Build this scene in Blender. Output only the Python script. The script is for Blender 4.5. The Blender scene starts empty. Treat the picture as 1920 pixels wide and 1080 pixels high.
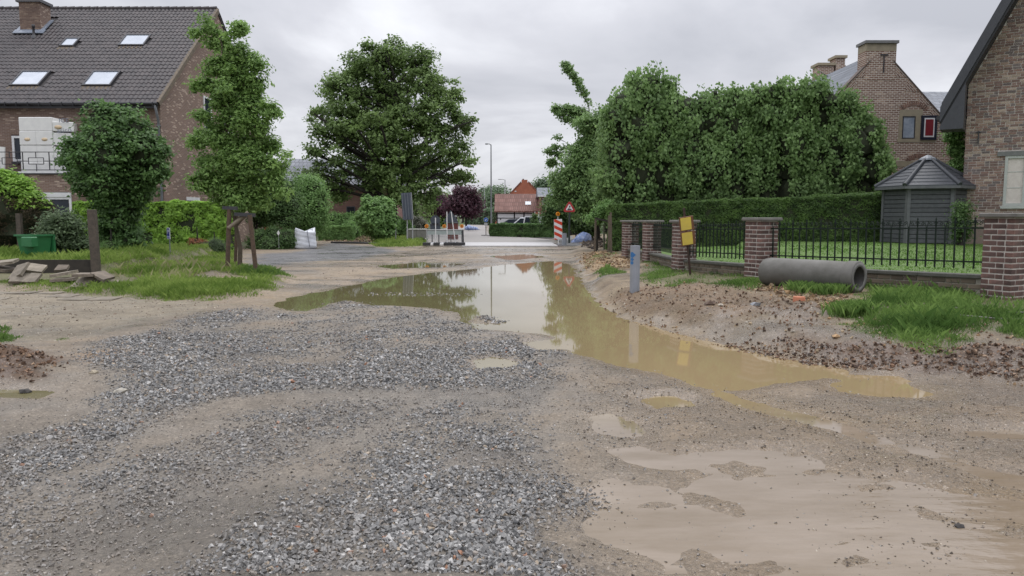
import bpy, math, random
import numpy as np
from mathutils import Vector, Matrix, Euler
random.seed(7); RNG = np.random.default_rng(7)
SC = bpy.context.scene; COL = SC.collection
PI = math.pi; R = math.radians

# ---------------------------------------------------------------- camera, world, sun, exposure
FPX, HZ, EYE = 1400.0, 405.0, 1.5
PITCH = math.atan((540 - HZ) / FPX)
cd = bpy.data.cameras.new('camera'); cam = bpy.data.objects.new('camera', cd); COL.objects.link(cam)
cd.sensor_width = 36; cd.lens = FPX / 1920 * 36; cd.clip_start = .05; cd.clip_end = 3000
cam.location = (0, 0, EYE); cam.rotation_euler = (PI / 2 - PITCH, 0, 0)
SC.camera = cam
W = bpy.data.worlds.new('World'); SC.world = W; W.use_nodes = True
nt = W.node_tree; nt.nodes.clear(); N = nt.nodes.new; L = nt.links.new
wo = N('ShaderNodeOutputWorld'); bg = N('ShaderNodeBackground'); L(bg.outputs[0], wo.inputs[0])
SUN_EL, SUN_AZ = 62, 25
sky = N('ShaderNodeTexSky'); sky.sky_type = 'NISHITA'; sky.sun_disc = False
sky.sun_elevation = R(SUN_EL); sky.sun_rotation = R(SUN_AZ)
tc = N('ShaderNodeTexCoord'); sep = N('ShaderNodeSeparateXYZ'); L(tc.outputs['Generated'], sep.inputs[0])
def wmath(op, a, b=None, clamp=False):
    m = N('ShaderNodeMath'); m.operation = op; m.use_clamp = clamp
    for i, v in enumerate((a, b)):
        if v is None: continue
        if isinstance(v, (int, float)): m.inputs[i].default_value = v
        else: L(v, m.inputs[i])
    return m.outputs[0]
zz = wmath('ADD', wmath('MAXIMUM', sep.outputs[2], 0.0), 0.22)          # clouds lie on a plane overhead
cx = wmath('DIVIDE', sep.outputs[0], zz); cy = wmath('DIVIDE', sep.outputs[1], zz)
cmb = N('ShaderNodeCombineXYZ'); L(cx, cmb.inputs[0]); L(cy, cmb.inputs[1])
n1 = N('ShaderNodeTexNoise'); n1.inputs['Scale'].default_value = .9; n1.inputs['Detail'].default_value = 7
n1.inputs['Roughness'].default_value = .52; n1.inputs['Distortion'].default_value = .35; L(cmb.outputs[0], n1.inputs['Vector'])
cr = N('ShaderNodeValToRGB'); L(n1.outputs[0], cr.inputs[0])
cr.color_ramp.elements[0].position = .36; cr.color_ramp.elements[0].color = (.47, .48, .525, 1)
cr.color_ramp.elements[1].position = .62; cr.color_ramp.elements[1].color = (.84, .85, .89, 1)
e = cr.color_ramp.elements.new(.50); e.color = (.615, .62, .665, 1)
up = wmath('MULTIPLY_ADD', wmath('MULTIPLY', sep.outputs[2], sep.outputs[2]), 2.5); up.node.inputs[2].default_value = .96   # an overcast sky is brighter overhead
mul = N('ShaderNodeVectorMath'); mul.operation = 'SCALE'; L(cr.outputs[0], mul.inputs[0]); L(up, mul.inputs['Scale'])
sk = N('ShaderNodeVectorMath'); sk.operation = 'SCALE'; L(sky.outputs[0], sk.inputs[0]); sk.inputs['Scale'].default_value = .006
ad = N('ShaderNodeVectorMath'); ad.operation = 'ADD'; L(mul.outputs[0], ad.inputs[0]); L(sk.outputs[0], ad.inputs[1])
L(ad.outputs[0], bg.inputs[0]); bg.inputs[1].default_value = .87
sl = bpy.data.lights.new('sun', 'SUN'); sl.energy = .9; sl.angle = R(35); sl.color = (1, .97, .92)
so = bpy.data.objects.new('sun', sl); COL.objects.link(so)
so.rotation_euler = (R(90 - SUN_EL), 0, R(180 - SUN_AZ)) 
SC.view_settings.view_transform = 'Standard'; SC.view_settings.look = 'None'
SC.view_settings.exposure = 0.3; SC.view_settings.gamma = 1
SC.render.engine = 'CYCLES'
SC.cycles.max_bounces = 5; SC.cycles.diffuse_bounces = 4; SC.cycles.glossy_bounces = 3
SC.cycles.transmission_bounces = 3; SC.cycles.transparent_max_bounces = 4
SC.cycles.use_adaptive_sampling = True; SC.cycles.use_denoising = True

# ---------------------------------------------------------------- pixel <-> place
CT, ST = math.cos(PITCH), math.sin(PITCH)
def ray(px, py):
    x = (np.asarray(px, float) - 960) / FPX; y = (540 - np.asarray(py, float)) / FPX
    return x, CT + y * ST, -ST + y * CT
def at(px, py, Y):
    """the point at distance Y along the road that shows at pixel (px, py)"""
    x, fy, fz = ray(px, py); return np.array([x / fy * Y, Y + 0 * x, EYE + fz / fy * Y])
def xat(px, Y, z=1.5): return float((px - 960) / FPX * (Y * CT - (z - EYE) * ST))
def gp(px, py, z=0.0):
    x, fy, fz = ray(px, py); t = (z - EYE) / fz
    return np.stack([x * t, fy * t], -1)
def poly(pts, z=0.0): 
    a = np.array(pts, float); return gp(a[:, 0], a[:, 1], z)

# ---------------------------------------------------------------- fields
def _h(ix, iy, s):
    n = (ix.astype(np.int64) * 374761393 + iy.astype(np.int64) * 668265263 + s * 1442695041) & 0xffffffff
    n = ((n ^ (n >> 13)) * 1274126177) & 0xffffffff
    return ((n ^ (n >> 16)) & 0xffffff) / float(0xffffff)
def vn(x, y, s=0):
    x0 = np.floor(x); y0 = np.floor(y); fx = x - x0; fy = y - y0
    fx = fx * fx * (3 - 2 * fx); fy = fy * fy * (3 - 2 * fy)
    a = _h(x0, y0, s); b = _h(x0 + 1, y0, s); c = _h(x0, y0 + 1, s); d = _h(x0 + 1, y0 + 1, s)
    return (a + (b - a) * fx) * (1 - fy) + (c + (d - c) * fx) * fy
def fbm(x, y, s=0, o=4):
    t = 0; a = .5
    for i in range(o): t = t + a * (vn(x * 2 ** i + 17.3 * i, y * 2 ** i - 9.1 * i, s + i) - .5); a *= .55
    return t * 2
def sm(t): t = np.clip(t, 0, 1); return t * t * (3 - 2 * t)
def sd(P, x, y):
    """signed distance to polygon, positive inside"""
    x = np.asarray(x, float); y = np.asarray(y, float); n = len(P)
    d = np.full(x.shape, 1e9); ins = np.zeros(x.shape, bool)
    for i in range(n):
        ax, ay = P[i]; bx, by = P[(i + 1) % n]; ex, ey = bx - ax, by - ay
        t = np.clip(((x - ax) * ex + (y - ay) * ey) / (ex * ex + ey * ey + 1e-12), 0, 1)
        d = np.minimum(d, (x - ax - t * ex) ** 2 + (y - ay - t * ey) ** 2)
        c = ((ay > y) != (by > y)) & (x < (bx - ax) * (y - ay) / (by - ay + 1e-12) + ax); ins ^= c
    d = np.sqrt(d); return np.where(ins, d, -d)

# ---------------------------------------------------------------- materials
MATS = {}
def mat(name, col, rough=.7, col2=None, scale=6., bump=0., bscale=60., spec=.5, metal=0., attr=None, orand=0., emis=None, detail=6, trans=0., coords='Object'):
    if name in MATS: return MATS[name]
    m = bpy.data.materials.new(name); m.use_nodes = True; t = m.node_tree; N = t.nodes.new; L = t.links.new
    b = t.nodes['Principled BSDF']; b.inputs['Roughness'].default_value = rough; b.inputs['Metallic'].default_value = metal
    b.inputs['Specular IOR Level'].default_value = spec
    tc = N('ShaderNodeTexCoord')
    c1 = (*col, 1); c2 = (*(col2 or tuple(c * .75 for c in col)), 1)
    mix = N('ShaderNodeMix'); mix.data_type = 'RGBA'; mix.inputs[6].default_value = c1; mix.inputs[7].default_value = c2
    if attr:
        a = N('ShaderNodeAttribute'); a.attribute_name = attr; fac = a.outputs['Fac']
    else:
        n = N('ShaderNodeTexNoise'); n.inputs['Scale'].default_value = scale; n.inputs['Detail'].default_value = detail
        n.inputs['Roughness'].default_value = .65
        L(tc.outputs[coords], n.inputs['Vector'])
        mr = N('ShaderNodeMapRange'); mr.inputs[1].default_value = .35; mr.inputs[2].default_value = .65; L(n.outputs[0], mr.inputs[0]); fac = mr.outputs[0]
    L(fac, mix.inputs[0]); out = mix.outputs[2]
    if orand:
        oi = N('ShaderNodeObjectInfo'); hs = N('ShaderNodeHueSaturation')
        mr = N('ShaderNodeMapRange'); mr.inputs[3].default_value = 1 - orand; mr.inputs[4].default_value = 1 + orand
        L(oi.outputs['Random'], mr.inputs[0]); L(mr.outputs[0], hs.inputs['Value']); L(out, hs.inputs['Color']); out = hs.outputs[0]
    L(out, b.inputs['Base Color'])
    if emis: b.inputs['Emission Color'].default_value = (*emis[0], 1); b.inputs['Emission Strength'].default_value = emis[1]
    if bump:
        n = N('ShaderNodeTexNoise'); n.inputs['Scale'].default_value = bscale; n.inputs['Detail'].default_value = 5
        L(tc.outputs[coords], n.inputs['Vector']); bp = N('ShaderNodeBump'); bp.inputs['Strength'].default_value = bump; bp.inputs['Distance'].default_value = .01
        L(n.outputs[0], bp.inputs['Height']); L(bp.outputs[0], b.inputs['Normal'])
    if trans:
        tr = N('ShaderNodeBsdfTranslucent'); L(out, tr.inputs[0]); ms = N('ShaderNodeMixShader'); ms.inputs[0].default_value = trans
        L(b.outputs[0], ms.inputs[1]); L(tr.outputs[0], ms.inputs[2]); L(ms.outputs[0], t.nodes['Material Output'].inputs[0])
    MATS[name] = m; return m
def leafmat(name, dark, light): return mat(name, dark, .5, light, attr='v', trans=.45, spec=.35)
def brickmat(name, c1, c2, mortar, axis='x', bw=.22, bh=.075, ms=.012, rough=.85, bump=.6, dark=None, squash=0):
    """courses of brick laid in world metres on a wall that runs along AXIS"""
    if name in MATS: return MATS[name]
    m = bpy.data.materials.new(name); m.use_nodes = True; t = m.node_tree; N = t.nodes.new; L = t.links.new
    b = t.nodes['Principled BSDF']; b.inputs['Roughness'].default_value = rough; b.inputs['Specular IOR Level'].default_value = .25
    tc = N('ShaderNodeTexCoord'); s = N('ShaderNodeSeparateXYZ'); L(tc.outputs['Object'], s.inputs[0])
    c = N('ShaderNodeCombineXYZ'); L(s.outputs[0 if axis == 'x' else 1], c.inputs[0]); L(s.outputs[2], c.inputs[1])
    vec = c.outputs[0]
    if axis in ('d', 'e'):     # slanted courses
        L(s.outputs[0], c.inputs[0])
        rt = N('ShaderNodeMapping'); rt.inputs['Rotation'].default_value = (0, 0, R(45 if axis == 'd' else -45)); L(vec, rt.inputs[0]); vec = rt.outputs[0]
    br = N('ShaderNodeTexBrick'); L(vec, br.inputs['Vector']); br.inputs['Scale'].default_value = 1
    br.inputs['Brick Width'].default_value = bw; br.inputs['Row Height'].default_value = bh; br.inputs['Mortar Size'].default_value = ms
    br.inputs['Mortar Smooth'].default_value = .15; br.inputs['Color1'].default_value = (0, 0, 0, 1); br.inputs['Color2'].default_value = (1, 1, 1, 1)
    br.inputs['Mortar'].default_value = (.5, .5, .5, 1); br.inputs['Bias'].default_value = 0
    n = N('ShaderNodeTexNoise'); n.inputs['Scale'].default_value = .8; n.inputs['Detail'].default_value = 6; L(tc.outputs['Object'], n.inputs['Vector'])
    n2 = N('ShaderNodeTexNoise'); n2.inputs['Scale'].default_value = 30; n2.inputs['Detail'].default_value = 4; L(tc.outputs['Object'], n2.inputs['Vector'])
    ramp = N('ShaderNodeValToRGB'); L(br.outputs['Color'], ramp.inputs[0]); ramp.color_ramp.interpolation = 'LINEAR'
    ramp.color_ramp.elements[0].color = (*c1, 1); ramp.color_ramp.elements[1].color = (*c2, 1)
    ramp.color_ramp.elements[0].position = .1; ramp.color_ramp.elements[1].position = .97
    if dark: e = ramp.color_ramp.elements.new(.8); e.color = (*dark, 1)
    hs = N('ShaderNodeHueSaturation'); L(ramp.outputs[0], hs.inputs['Color'])
    mm = N('ShaderNodeMath'); mm.operation = 'ADD'; L(n.outputs[0], mm.inputs[0]); L(n2.outputs[0], mm.inputs[1])
    mr = N('ShaderNodeMapRange'); mr.inputs[1].default_value = .7; mr.inputs[2].default_value = 1.3; mr.inputs[3].default_value = .72; mr.inputs[4].default_value = 1.28
    L(mm.outputs[0], mr.inputs[0]); L(mr.outputs[0], hs.inputs['Value'])
    mix = N('ShaderNodeMix'); mix.data_type = 'RGBA'; L(br.outputs['Fac'], mix.inputs[0]); L(hs.outputs[0], mix.inputs[6]); mix.inputs[7].default_value = (*mortar, 1)
    L(mix.outputs[2], b.inputs['Base Color'])
    bp = N('ShaderNodeBump'); bp.inputs['Strength'].default_value = bump; bp.inputs['Distance'].default_value = .01; bp.invert = True
    L(br.outputs['Fac'], bp.inputs['Height']); L(bp.outputs[0], b.inputs['Normal'])
    MATS[name] = m; return m

# ---------------------------------------------------------------- object helpers
def link(o, parent=None):
    COL.objects.link(o)
    if parent is not None: o.parent = parent
    return o
def tag(o, label=None, cat=None, group=None, kind=None):
    for k, v in (('label', label), ('category', cat), ('group', group), ('kind', kind)):
        if v: o[k] = v
    return o
def thing(name, loc, label, cat, group=None, rot=(0, 0, 0)):
    o = bpy.data.objects.new(name, None); o.empty_display_size = .2; link(o); o.location = [float(v) for v in loc]; o.rotation_euler = rot
    return tag(o, label, cat, group)
def copy_tree(o, parent=None):
    c = o.copy(); COL.objects.link(c)
    if parent is not None: c.parent = parent
    for ch in list(o.children): copy_tree(ch, c)
    return c
def npmesh(name, V, F, mats, parent=None, attrs=None, smooth=False, off=None, cols=None):
    """V (n,3), F (m,k) with one k: a mesh object made fast"""
    V = np.asarray(V, np.float32); F = np.asarray(F, np.int32)
    if off is not None: V = V - np.asarray(off, np.float32)
    me = bpy.data.meshes.new(name); k = F.shape[1]
    me.vertices.add(len(V)); me.vertices.foreach_set('co', V.ravel())
    me.loops.add(F.size); me.loops.foreach_set('vertex_index', F.ravel())
    me.polygons.add(len(F)); me.polygons.foreach_set('loop_start', np.arange(0, F.size, k, dtype=np.int32))
    try: me.polygons.foreach_set('loop_total', np.full(len(F), k, np.int32))
    except Exception: pass
    me.polygons.foreach_set('use_smooth', np.full(len(F), smooth, bool))
    for an, av in (attrs or {}).items():
        a = me.attributes.new(an, 'FLOAT', 'POINT'); a.data.foreach_set('value', np.asarray(av, np.float32))
    for an, av in (cols or {}).items():
        a = me.attributes.new(an, 'FLOAT_COLOR', 'POINT'); c = np.ones((len(V), 4), np.float32); c[:, :3] = av; a.data.foreach_set('color', c.ravel())
    for m in (mats if isinstance(mats, (list, tuple)) else [mats]): me.materials.append(m)
    me.update(calc_edges=True); me.validate()
    o = bpy.data.objects.new(name, me); link(o, parent); return o
class MB:
    def __init__(s): s.v = []; s.f = []; s.m = []; s.sm = []
    def add(s, vs, fs, mi=0, smooth=False):
        b = len(s.v); s.v += [tuple(float(q) for q in v) for v in vs]; s.f += [tuple(b + i for i in f) for f in fs]; s.m += [mi] * len(fs); s.sm += [smooth] * len(fs); return s
    def box(s, x0, y0, z0, x1, y1, z1, mi=0, M=None, bev=0.):
        if bev:
            b = bev; q = []
            for z, i in ((z0, b), (z0 + b, 0), (z1 - b, 0), (z1, b)):
                q += [(x0 + i, y0 + i, z), (x1 - i, y0 + i, z), (x1 - i, y1 - i, z), (x0 + i, y1 - i, z)]
            f = [(3, 2, 1, 0), (12, 13, 14, 15)]
            for r in range(3):
                for k in range(4): f.append((r * 4 + k, r * 4 + (k + 1) % 4, r * 4 + 4 + (k + 1) % 4, r * 4 + 4 + k))
        else:
            q = [(x, y, z) for z in (z0, z1) for x, y in ((x0, y0), (x1, y0), (x1, y1), (x0, y1))]
            f = [(3, 2, 1, 0), (4, 5, 6, 7), (0, 1, 5, 4), (1, 2, 6, 5), (2, 3, 7, 6), (3, 0, 4, 7)]
        if M is not None: q = [M @ Vector(p) for p in q]
        return s.add(q, f, mi)
    def cbox(s, c, d, mi=0, rot=(0, 0, 0), bev=0.):
        M = Matrix.Translation(Vector([float(v) for v in c])) @ Euler(rot).to_matrix().to_4x4()
        return s.box(-d[0] / 2, -d[1] / 2, -d[2] / 2, d[0] / 2, d[1] / 2, d[2] / 2, mi, M, bev)
    def tube(s, pts, rad, n=8, mi=0, cap=True, smooth=True):
        pts = [Vector([float(q) for q in p]) for p in pts]; k = len(pts)
        rad = rad if isinstance(rad, (list, tuple)) else [rad] * k
        vs = []; prev = None
        for i, p in enumerate(pts):
            d = (pts[min(i + 1, k - 1)] - pts[max(i - 1, 0)]).normalized()
            if prev is None: u = d.orthogonal().normalized()
            else: u = (prev - d * prev.dot(d)).normalized() if (prev - d * prev.dot(d)).length > 1e-6 else d.orthogonal().normalized()
            prev = u; w = d.cross(u)
            for j in range(n):
                a = 2 * PI * j / n; vs.append(p + (u * math.cos(a) + w * math.sin(a)) * rad[i])
        fs = [(i * n + j, i * n + (j + 1) % n, (i + 1) * n + (j + 1) % n, (i + 1) * n + j) for i in range(k - 1) for j in range(n)]
        s.add(vs, fs, mi, smooth)
        if cap: s.add(vs[:n], [tuple(range(n))[::-1]], mi); s.add(vs[-n:], [tuple(range(n))], mi)
        return s
    def prism(s, outline, h0, h1, axis='y', mi=0, M=None):
        """outline of (a, b) extruded from h0 to h1 along axis"""
        n = len(outline)
        g = {'y': lambda a, b, h: (a, h, b), 'z': lambda a, b, h: (a, b, h), 'x': lambda a, b, h: (h, a, b)}[axis]
        q = [g(a, b, h) for h in (h0, h1) for a, b in outline]
        if M is not None: q = [M @ Vector(p) for p in q]
        f = [tuple(range(n)), tuple(range(2 * n - 1, n - 1, -1))] + [(i + n, (i + 1) % n + n, (i + 1) % n, i) for i in range(n)]
        return s.add(q, f, mi)
    def lathe(s, prof, n=16, c=(0, 0, 0), mi=0, M=None, smooth=True):
        q = [(c[0] + r * math.cos(2 * PI * j / n), c[1] + r * math.sin(2 * PI * j / n), c[2] + z) for r, z in prof for j in range(n)]
        if M is not None: q = [M @ Vector(p) for p in q]
        f = [(i * n + j, i * n + (j + 1) % n, (i + 1) * n + (j + 1) % n, (i + 1) * n + j) for i in range(len(prof) - 1) for j in range(n)]
        return s.add(q, f, mi, smooth)
    def mesh(s, name, mats, off=None):
        o = Vector([float(q) for q in off]) if off is not None else Vector((0, 0, 0))
        me = bpy.data.meshes.new(name); me.from_pydata([Vector(v) - o for v in s.v], [], s.f)
        for m in (mats if isinstance(mats, (list, tuple)) else [mats]): me.materials.append(m)
        me.polygons.foreach_set('material_index', s.m); me.polygons.foreach_set('use_smooth', s.sm)
        me.update(); return me
    def build(s, name, mats, parent=None, world=True):
        """world=True: the shape is in world metres and its parent is unrotated"""
        off = parent_off(parent) if (parent is not None and world) else None
        o = bpy.data.objects.new(name, s.mesh(name, mats, off)); return link(o, parent)
def parent_off(p):
    v = Vector((0, 0, 0))
    while p is not None: v += p.location; p = p.parent
    return v
def inst(name, me, parent, loc=(0, 0, 0), rot=(0, 0, 0), sc=(1, 1, 1)):
    o = bpy.data.objects.new(name, me); link(o, parent); o.location = loc; o.rotation_euler = rot; o.scale = sc; return o
def text(name, s, size, m, parent, loc, rot, ext=.002, align='CENTER'):
    c = bpy.data.curves.new(name, 'FONT'); c.body = s; c.size = size; c.extrude = ext; c.align_x = align; c.align_y = 'CENTER'; c.resolution_u = 3
    o = bpy.data.objects.new(name, c); COL.objects.link(o); dg = bpy.context.evaluated_depsgraph_get(); me = bpy.data.meshes.new_from_object(o.evaluated_get(dg))
    bpy.data.objects.remove(o); me.materials.clear(); me.materials.append(m)
    o = bpy.data.objects.new(name, me); link(o, parent); o.location = loc; o.rotation_euler = rot; return o

# ---------------------------------------------------------------- leaves, stones, grass
def unit(v): return v / (np.linalg.norm(v, axis=1, keepdims=True) + 1e-9)
def leaves(name, P, Nn, size, m, parent=None, w=.34, droop=0., vv=None, off=None, jit=.35):
    n = len(P); size = size * (1 + jit * (RNG.random(n) * 2 - 1))[:, None]
    Nn = unit(Nn); t = unit(np.cross(Nn, unit(RNG.normal(size=(n, 3)))))
    if droop:
        t = unit(t * (1 - droop) + np.array([0, 0, -1.]) * droop); Nn = unit(Nn - t * (Nn * t).sum(1, keepdims=True))
    b = np.cross(Nn, t)
    V = np.stack([P - t * size * .5, P + b * size * w - Nn * size * .10, P + t * size * .55, P - b * size * w - Nn * size * .10], 1).reshape(-1, 3)
    F = np.arange(4 * n).reshape(n, 4); F = np.concatenate([F[:, [0, 1, 2]], F[:, [0, 2, 3]]])
    v = RNG.random(n) if vv is None else vv
    return npmesh(name, V, F, m, parent, attrs={'v': np.repeat(v, 4)}, off=off)
def blobpts(blobs, n, clumps, cr, shell=(.6, 1.05), upb=.6, seed=None, keep=.78, tall=.6):
    """clumped points on a union of balls; returns points, normals, clump shade"""
    B = np.array(blobs, float); w = B[:, 3] ** 2; w /= w.sum()
    k = RNG.choice(len(B), clumps, p=w); d = unit(RNG.normal(size=(clumps, 3)))
    rr = B[k, 3] * (shell[0] + (shell[1] - shell[0]) * RNG.random(clumps) ** .6)
    C = B[k, :3] + d * rr[:, None]
    ok = np.ones(clumps, bool)
    for i in range(len(B)):
        ins = np.linalg.norm(C - B[i, :3], axis=1) < B[i, 3] * keep; ok &= ~(ins & (k != i)) | (RNG.random(clumps) < .12)
    C = C[ok]; d = d[ok]; j = RNG.integers(0, len(C), n)
    crs = cr * (.6 + .8 * RNG.random(len(C)))
    o = np.clip(RNG.normal(size=(n, 3)), -1.9, 1.9) * crs[j][:, None] * np.array([1, 1, tall])
    P = C[j] + o
    Nn = d[j] * .5 + np.array([0, 0, 1.]) * upb + RNG.normal(size=(n, 3)) * .45 + unit(o) * .3
    cv = RNG.random(len(C))[j]
    return P, Nn, np.clip(cv * .6 + RNG.random(n) * .4, 0, 1), C
def ico():
    p = (1 + 5 ** .5) / 2
    V = unit(np.array([(-1, p, 0), (1, p, 0), (-1, -p, 0), (1, -p, 0), (0, -1, p), (0, 1, p), (0, -1, -p), (0, 1, -p), (p, 0, -1), (p, 0, 1), (-p, 0, -1), (-p, 0, 1)], float))
    F = np.array([(0, 11, 5), (0, 5, 1), (0, 1, 7), (0, 7, 10), (0, 10, 11), (1, 5, 9), (5, 11, 4), (11, 10, 2), (10, 7, 6), (7, 1, 8), (3, 9, 4), (3, 4, 2), (3, 2, 6), (3, 6, 8), (3, 8, 9), (4, 9, 5), (2, 4, 11), (6, 2, 10), (8, 6, 7), (9, 8, 1)])
    return V, F
def core(name, blobs, s, m, parent, off=None, jit=.12):
    V0, F0 = ico()
    mid = {}; V = [tuple(v) for v in V0]; F = []
    def mp(a, b):
        k = (min(a, b), max(a, b))
        if k not in mid: q = np.array(V[a]) + np.array(V[b]); q /= np.linalg.norm(q); V.append(tuple(q)); mid[k] = len(V) - 1
        return mid[k]
    for a, b, c in F0: x, y, z = mp(a, b), mp(b, c), mp(c, a); F += [(a, x, z), (b, y, x), (c, z, y), (x, y, z)]
    V = np.array(V); F = np.array(F); VV = []; FF = []
    for i, (x, y, z, r) in enumerate(blobs):
        VV.append(np.array([x, y, z]) + V * r * s * (1 + jit * RNG.normal(size=(len(V), 1)))); FF.append(F + i * len(V))
    o = npmesh(name, np.concatenate(VV), np.concatenate(FF), m, parent, off=off); o['kind'] = 'stuff'; return o
def stones(name, P, size, m, kind='stuff', cols=None, flat=.7, parent=None, box=True):
    """angular crushed stone, 12 triangles each"""
    n = len(P)
    B = np.array([(-1, -1, -1), (1, -1, -1), (1, 1, -1), (-1, 1, -1), (-1, -1, 1), (1, -1, 1), (1, 1, 1), (-1, 1, 1)], float) * .42
    B[4:] *= np.array([.62, .62, 1]); B[:4] *= np.array([.8, .8, 1])
    F = np.array([(3, 2, 1), (3, 1, 0), (4, 5, 6), (4, 6, 7), (0, 1, 5), (0, 5, 4), (1, 2, 6), (1, 6, 5), (2, 3, 7), (2, 7, 6), (3, 0, 4), (3, 4, 7)])
    V = B[None] * (1 + .0 * RNG.random((n, 8, 1))) + RNG.normal(size=(n, 8, 3)) * .13
    V = V * (np.array([1.15, .85, flat])[None, None] * (.8 + .4 * RNG.random((n, 1, 3))))
    q = unit(RNG.normal(size=(n, 4)) * np.array([1, .35, .35, 1])); w, x, y, z = q.T
    Rm = np.stack([1 - 2 * (y * y + z * z), 2 * (x * y - z * w), 2 * (x * z + y * w), 2 * (x * y + z * w), 1 - 2 * (x * x + z * z), 2 * (y * z - x * w), 2 * (x * z - y * w), 2 * (y * z + x * w), 1 - 2 * (x * x + y * y)], -1).reshape(n, 3, 3)
    V = np.einsum('nij,nkj->nki', Rm, V) * np.asarray(size).reshape(-1, 1, 1) + P[:, None]
    FF = (F[None] + (np.arange(n) * 8)[:, None, None]).reshape(-1, 3)
    o = npmesh(name, V.reshape(-1, 3), FF, m, parent, cols={'col': np.repeat(cols, 8, 0)} if cols is not None else None, attrs=None if cols is not None else {'v': np.repeat(RNG.random(n), 8)})
    if kind: o['kind'] = kind
    return o
def blades(name, P, h, m, wid=.009, lean=.6, vv=None, kind='stuff', parent=None, off=None):
    n = len(P); a = RNG.random(n) * 2 * PI; s = np.stack([np.cos(a), np.sin(a), 0 * a], -1); l = np.stack([-np.sin(a), np.cos(a), 0 * a], -1)
    a2 = RNG.random(n) * 2 * PI; l = np.stack([np.cos(a2), np.sin(a2), 0 * a], -1) * (lean * RNG.random(n))[:, None]
    h = np.broadcast_to(np.asarray(h, float), (n,))[:, None]; z = np.array([0, 0, 1.]); wd = np.broadcast_to(np.asarray(wid, float), (n,))[:, None]
    V = np.stack([P - s * wd * .5, P + s * wd * .5, P + (z * .6 + l * .45) * h + s * wd * .35, P + (z + l * 1.5) * h * .95], 1).reshape(-1, 3)
    i = np.arange(n) * 4; F = np.concatenate([np.stack([i, i + 1, i + 2], -1), np.stack([i, i + 2, i + 3], -1)])
    o = npmesh(name, V, F, m, parent, attrs={'v': np.repeat(RNG.random(n) if vv is None else vv, 4)}, off=off)
    if kind: o['kind'] = kind
    return o
# ================================================================ THE GROUND
PILLARS = [(xat(1891, 10.4), 10.4, 1.54), (xat(1429, 13.8), 13.8, 1.47), (xat(1284, 16.6), 16.6, 1.41), (xat(1223, 20.3), 20.3, 1.385), (xat(1182, 22.8), 22.8, 1.37)]
bank_edge = [(1062, 472), (1068, 480), (1084, 508), (1098, 540), (1112, 562), (1158, 586), (1250, 610), (1330, 630), (1400, 648), (1560, 676), (1700, 692), (1920, 716), (2400, 760)]
E = poly(bank_edge)
BANK = np.concatenate([E, np.array([[60, 5], [60, 58], [4.5, 58], [3.4, 46], [3.3, 38]])])
p_ = PILLARS
LAWN = np.array([[p_[0][0] + 6, p_[0][1] - 8]] + [[a[0] + .1, a[1] + .2] for a in p_] + [[4.3, 24.5], [14, 30], [40, 30], [40, 5]])
VERGE = poly([(-900, 600), (-200, 556), (0, 545), (130, 550), (300, 562), (395, 566), (470, 556), (520, 546), (560, 528), (556, 520), (500, 508), (430, 500), (300, 499), (430, 474), (440, 468), (-900, 468)])
GARDEN = np.array([[-30, 18.4], [-10.3, 18.4], [-10.6, 23], [-12, 31], [-30, 31]])
MAIN = poly([(522, 566), (545, 556), (620, 541), (680, 529), (740, 518), (800, 510), (850, 506), (900, 501), (960, 493), (1035, 488), (1066, 494), (1084, 520), (1098, 545), (1114, 566), (1152, 588), (1210, 606), (1280, 624), (1340, 641), (1410, 656), (1500, 671), (1572, 686), (1560, 698), (1500, 702), (1440, 709), (1375, 723), (1310, 713), (1220, 691), (1150, 673), (1085, 656), (1060, 640), (1048, 627), (1000, 618), (960, 613), (905, 611), (880, 596), (860, 582), (800, 573), (700, 570), (650, 558), (610, 566), (575, 578), (545, 577)])
PUD = [MAIN,
       poly([(1558, 713), (1600, 708), (1700, 715), (1752, 731), (1740, 741), (1650, 737), (1570, 726)]),
       poly([(1610, 699), (1680, 699), (1700, 707), (1640, 709)]),
       poly([(1335, 728), (1400, 740), (1480, 762), (1590, 790), (1620, 812), (1560, 802), (1480, 780), (1380, 752)]),
       poly([(885, 670), (930, 665), (966, 674), (945, 685), (900, 686)]),
       poly([(985, 637), (1048, 632), (1068, 646), (1010, 652)]),
       poly([(1150, 838), (1190, 830), (1260, 852), (1330, 838), (1400, 836), (1500, 842), (1560, 868), (1640, 888), (1720, 895), (1800, 915), (1830, 950), (1925, 1000), (2300, 1400), (1300, 1500), (1200, 1060), (1140, 985), (1125, 960), (1200, 930), (1290, 935), (1395, 962), (1390, 935), (1300, 905), (1230, 870)]),
       poly([(1090, 905), (1150, 893), (1240, 905), (1270, 925), (1150, 945), (1110, 930)]),
       poly([(1595, 806), (1640, 812), (1760, 836), (1850, 866), (1940, 885), (1940, 905), (1840, 888), (1740, 852), (1640, 828)]),
       poly([(1800, 925), (1860, 918), (1960, 930), (1960, 970), (1860, 955)]),
       poly([(1800, 802), (1925, 804), (1925, 814), (1810, 812)]),
       poly([(1100, 775), (1150, 765), (1200, 790), (1190, 808), (1110, 800)]),
       poly([(-60, 724), (60, 726), (96, 730), (80, 739), (-60, 738)]),
       poly([(700, 496), (790, 489), (880, 492), (840, 500), (740, 503)]),
       poly([(910, 478), (985, 474), (1030, 480), (960, 487)]),
       poly([(1180, 740), (1260, 735), (1300, 752), (1230, 760)])]
PAMP = [1, .55, .4, .42, .5, .45, .5, .4, .5, .6, .4, .35, .4, .3, .35, .25]
BARS = [(poly([(672, 546), (740, 540), (820, 545), (925, 548), (880, 552), (760, 553), (690, 552)]), .075),
        (poly([(905, 588), (960, 590), (970, 600), (930, 604), (900, 598)]), .055)]
ZW = -.034
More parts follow.
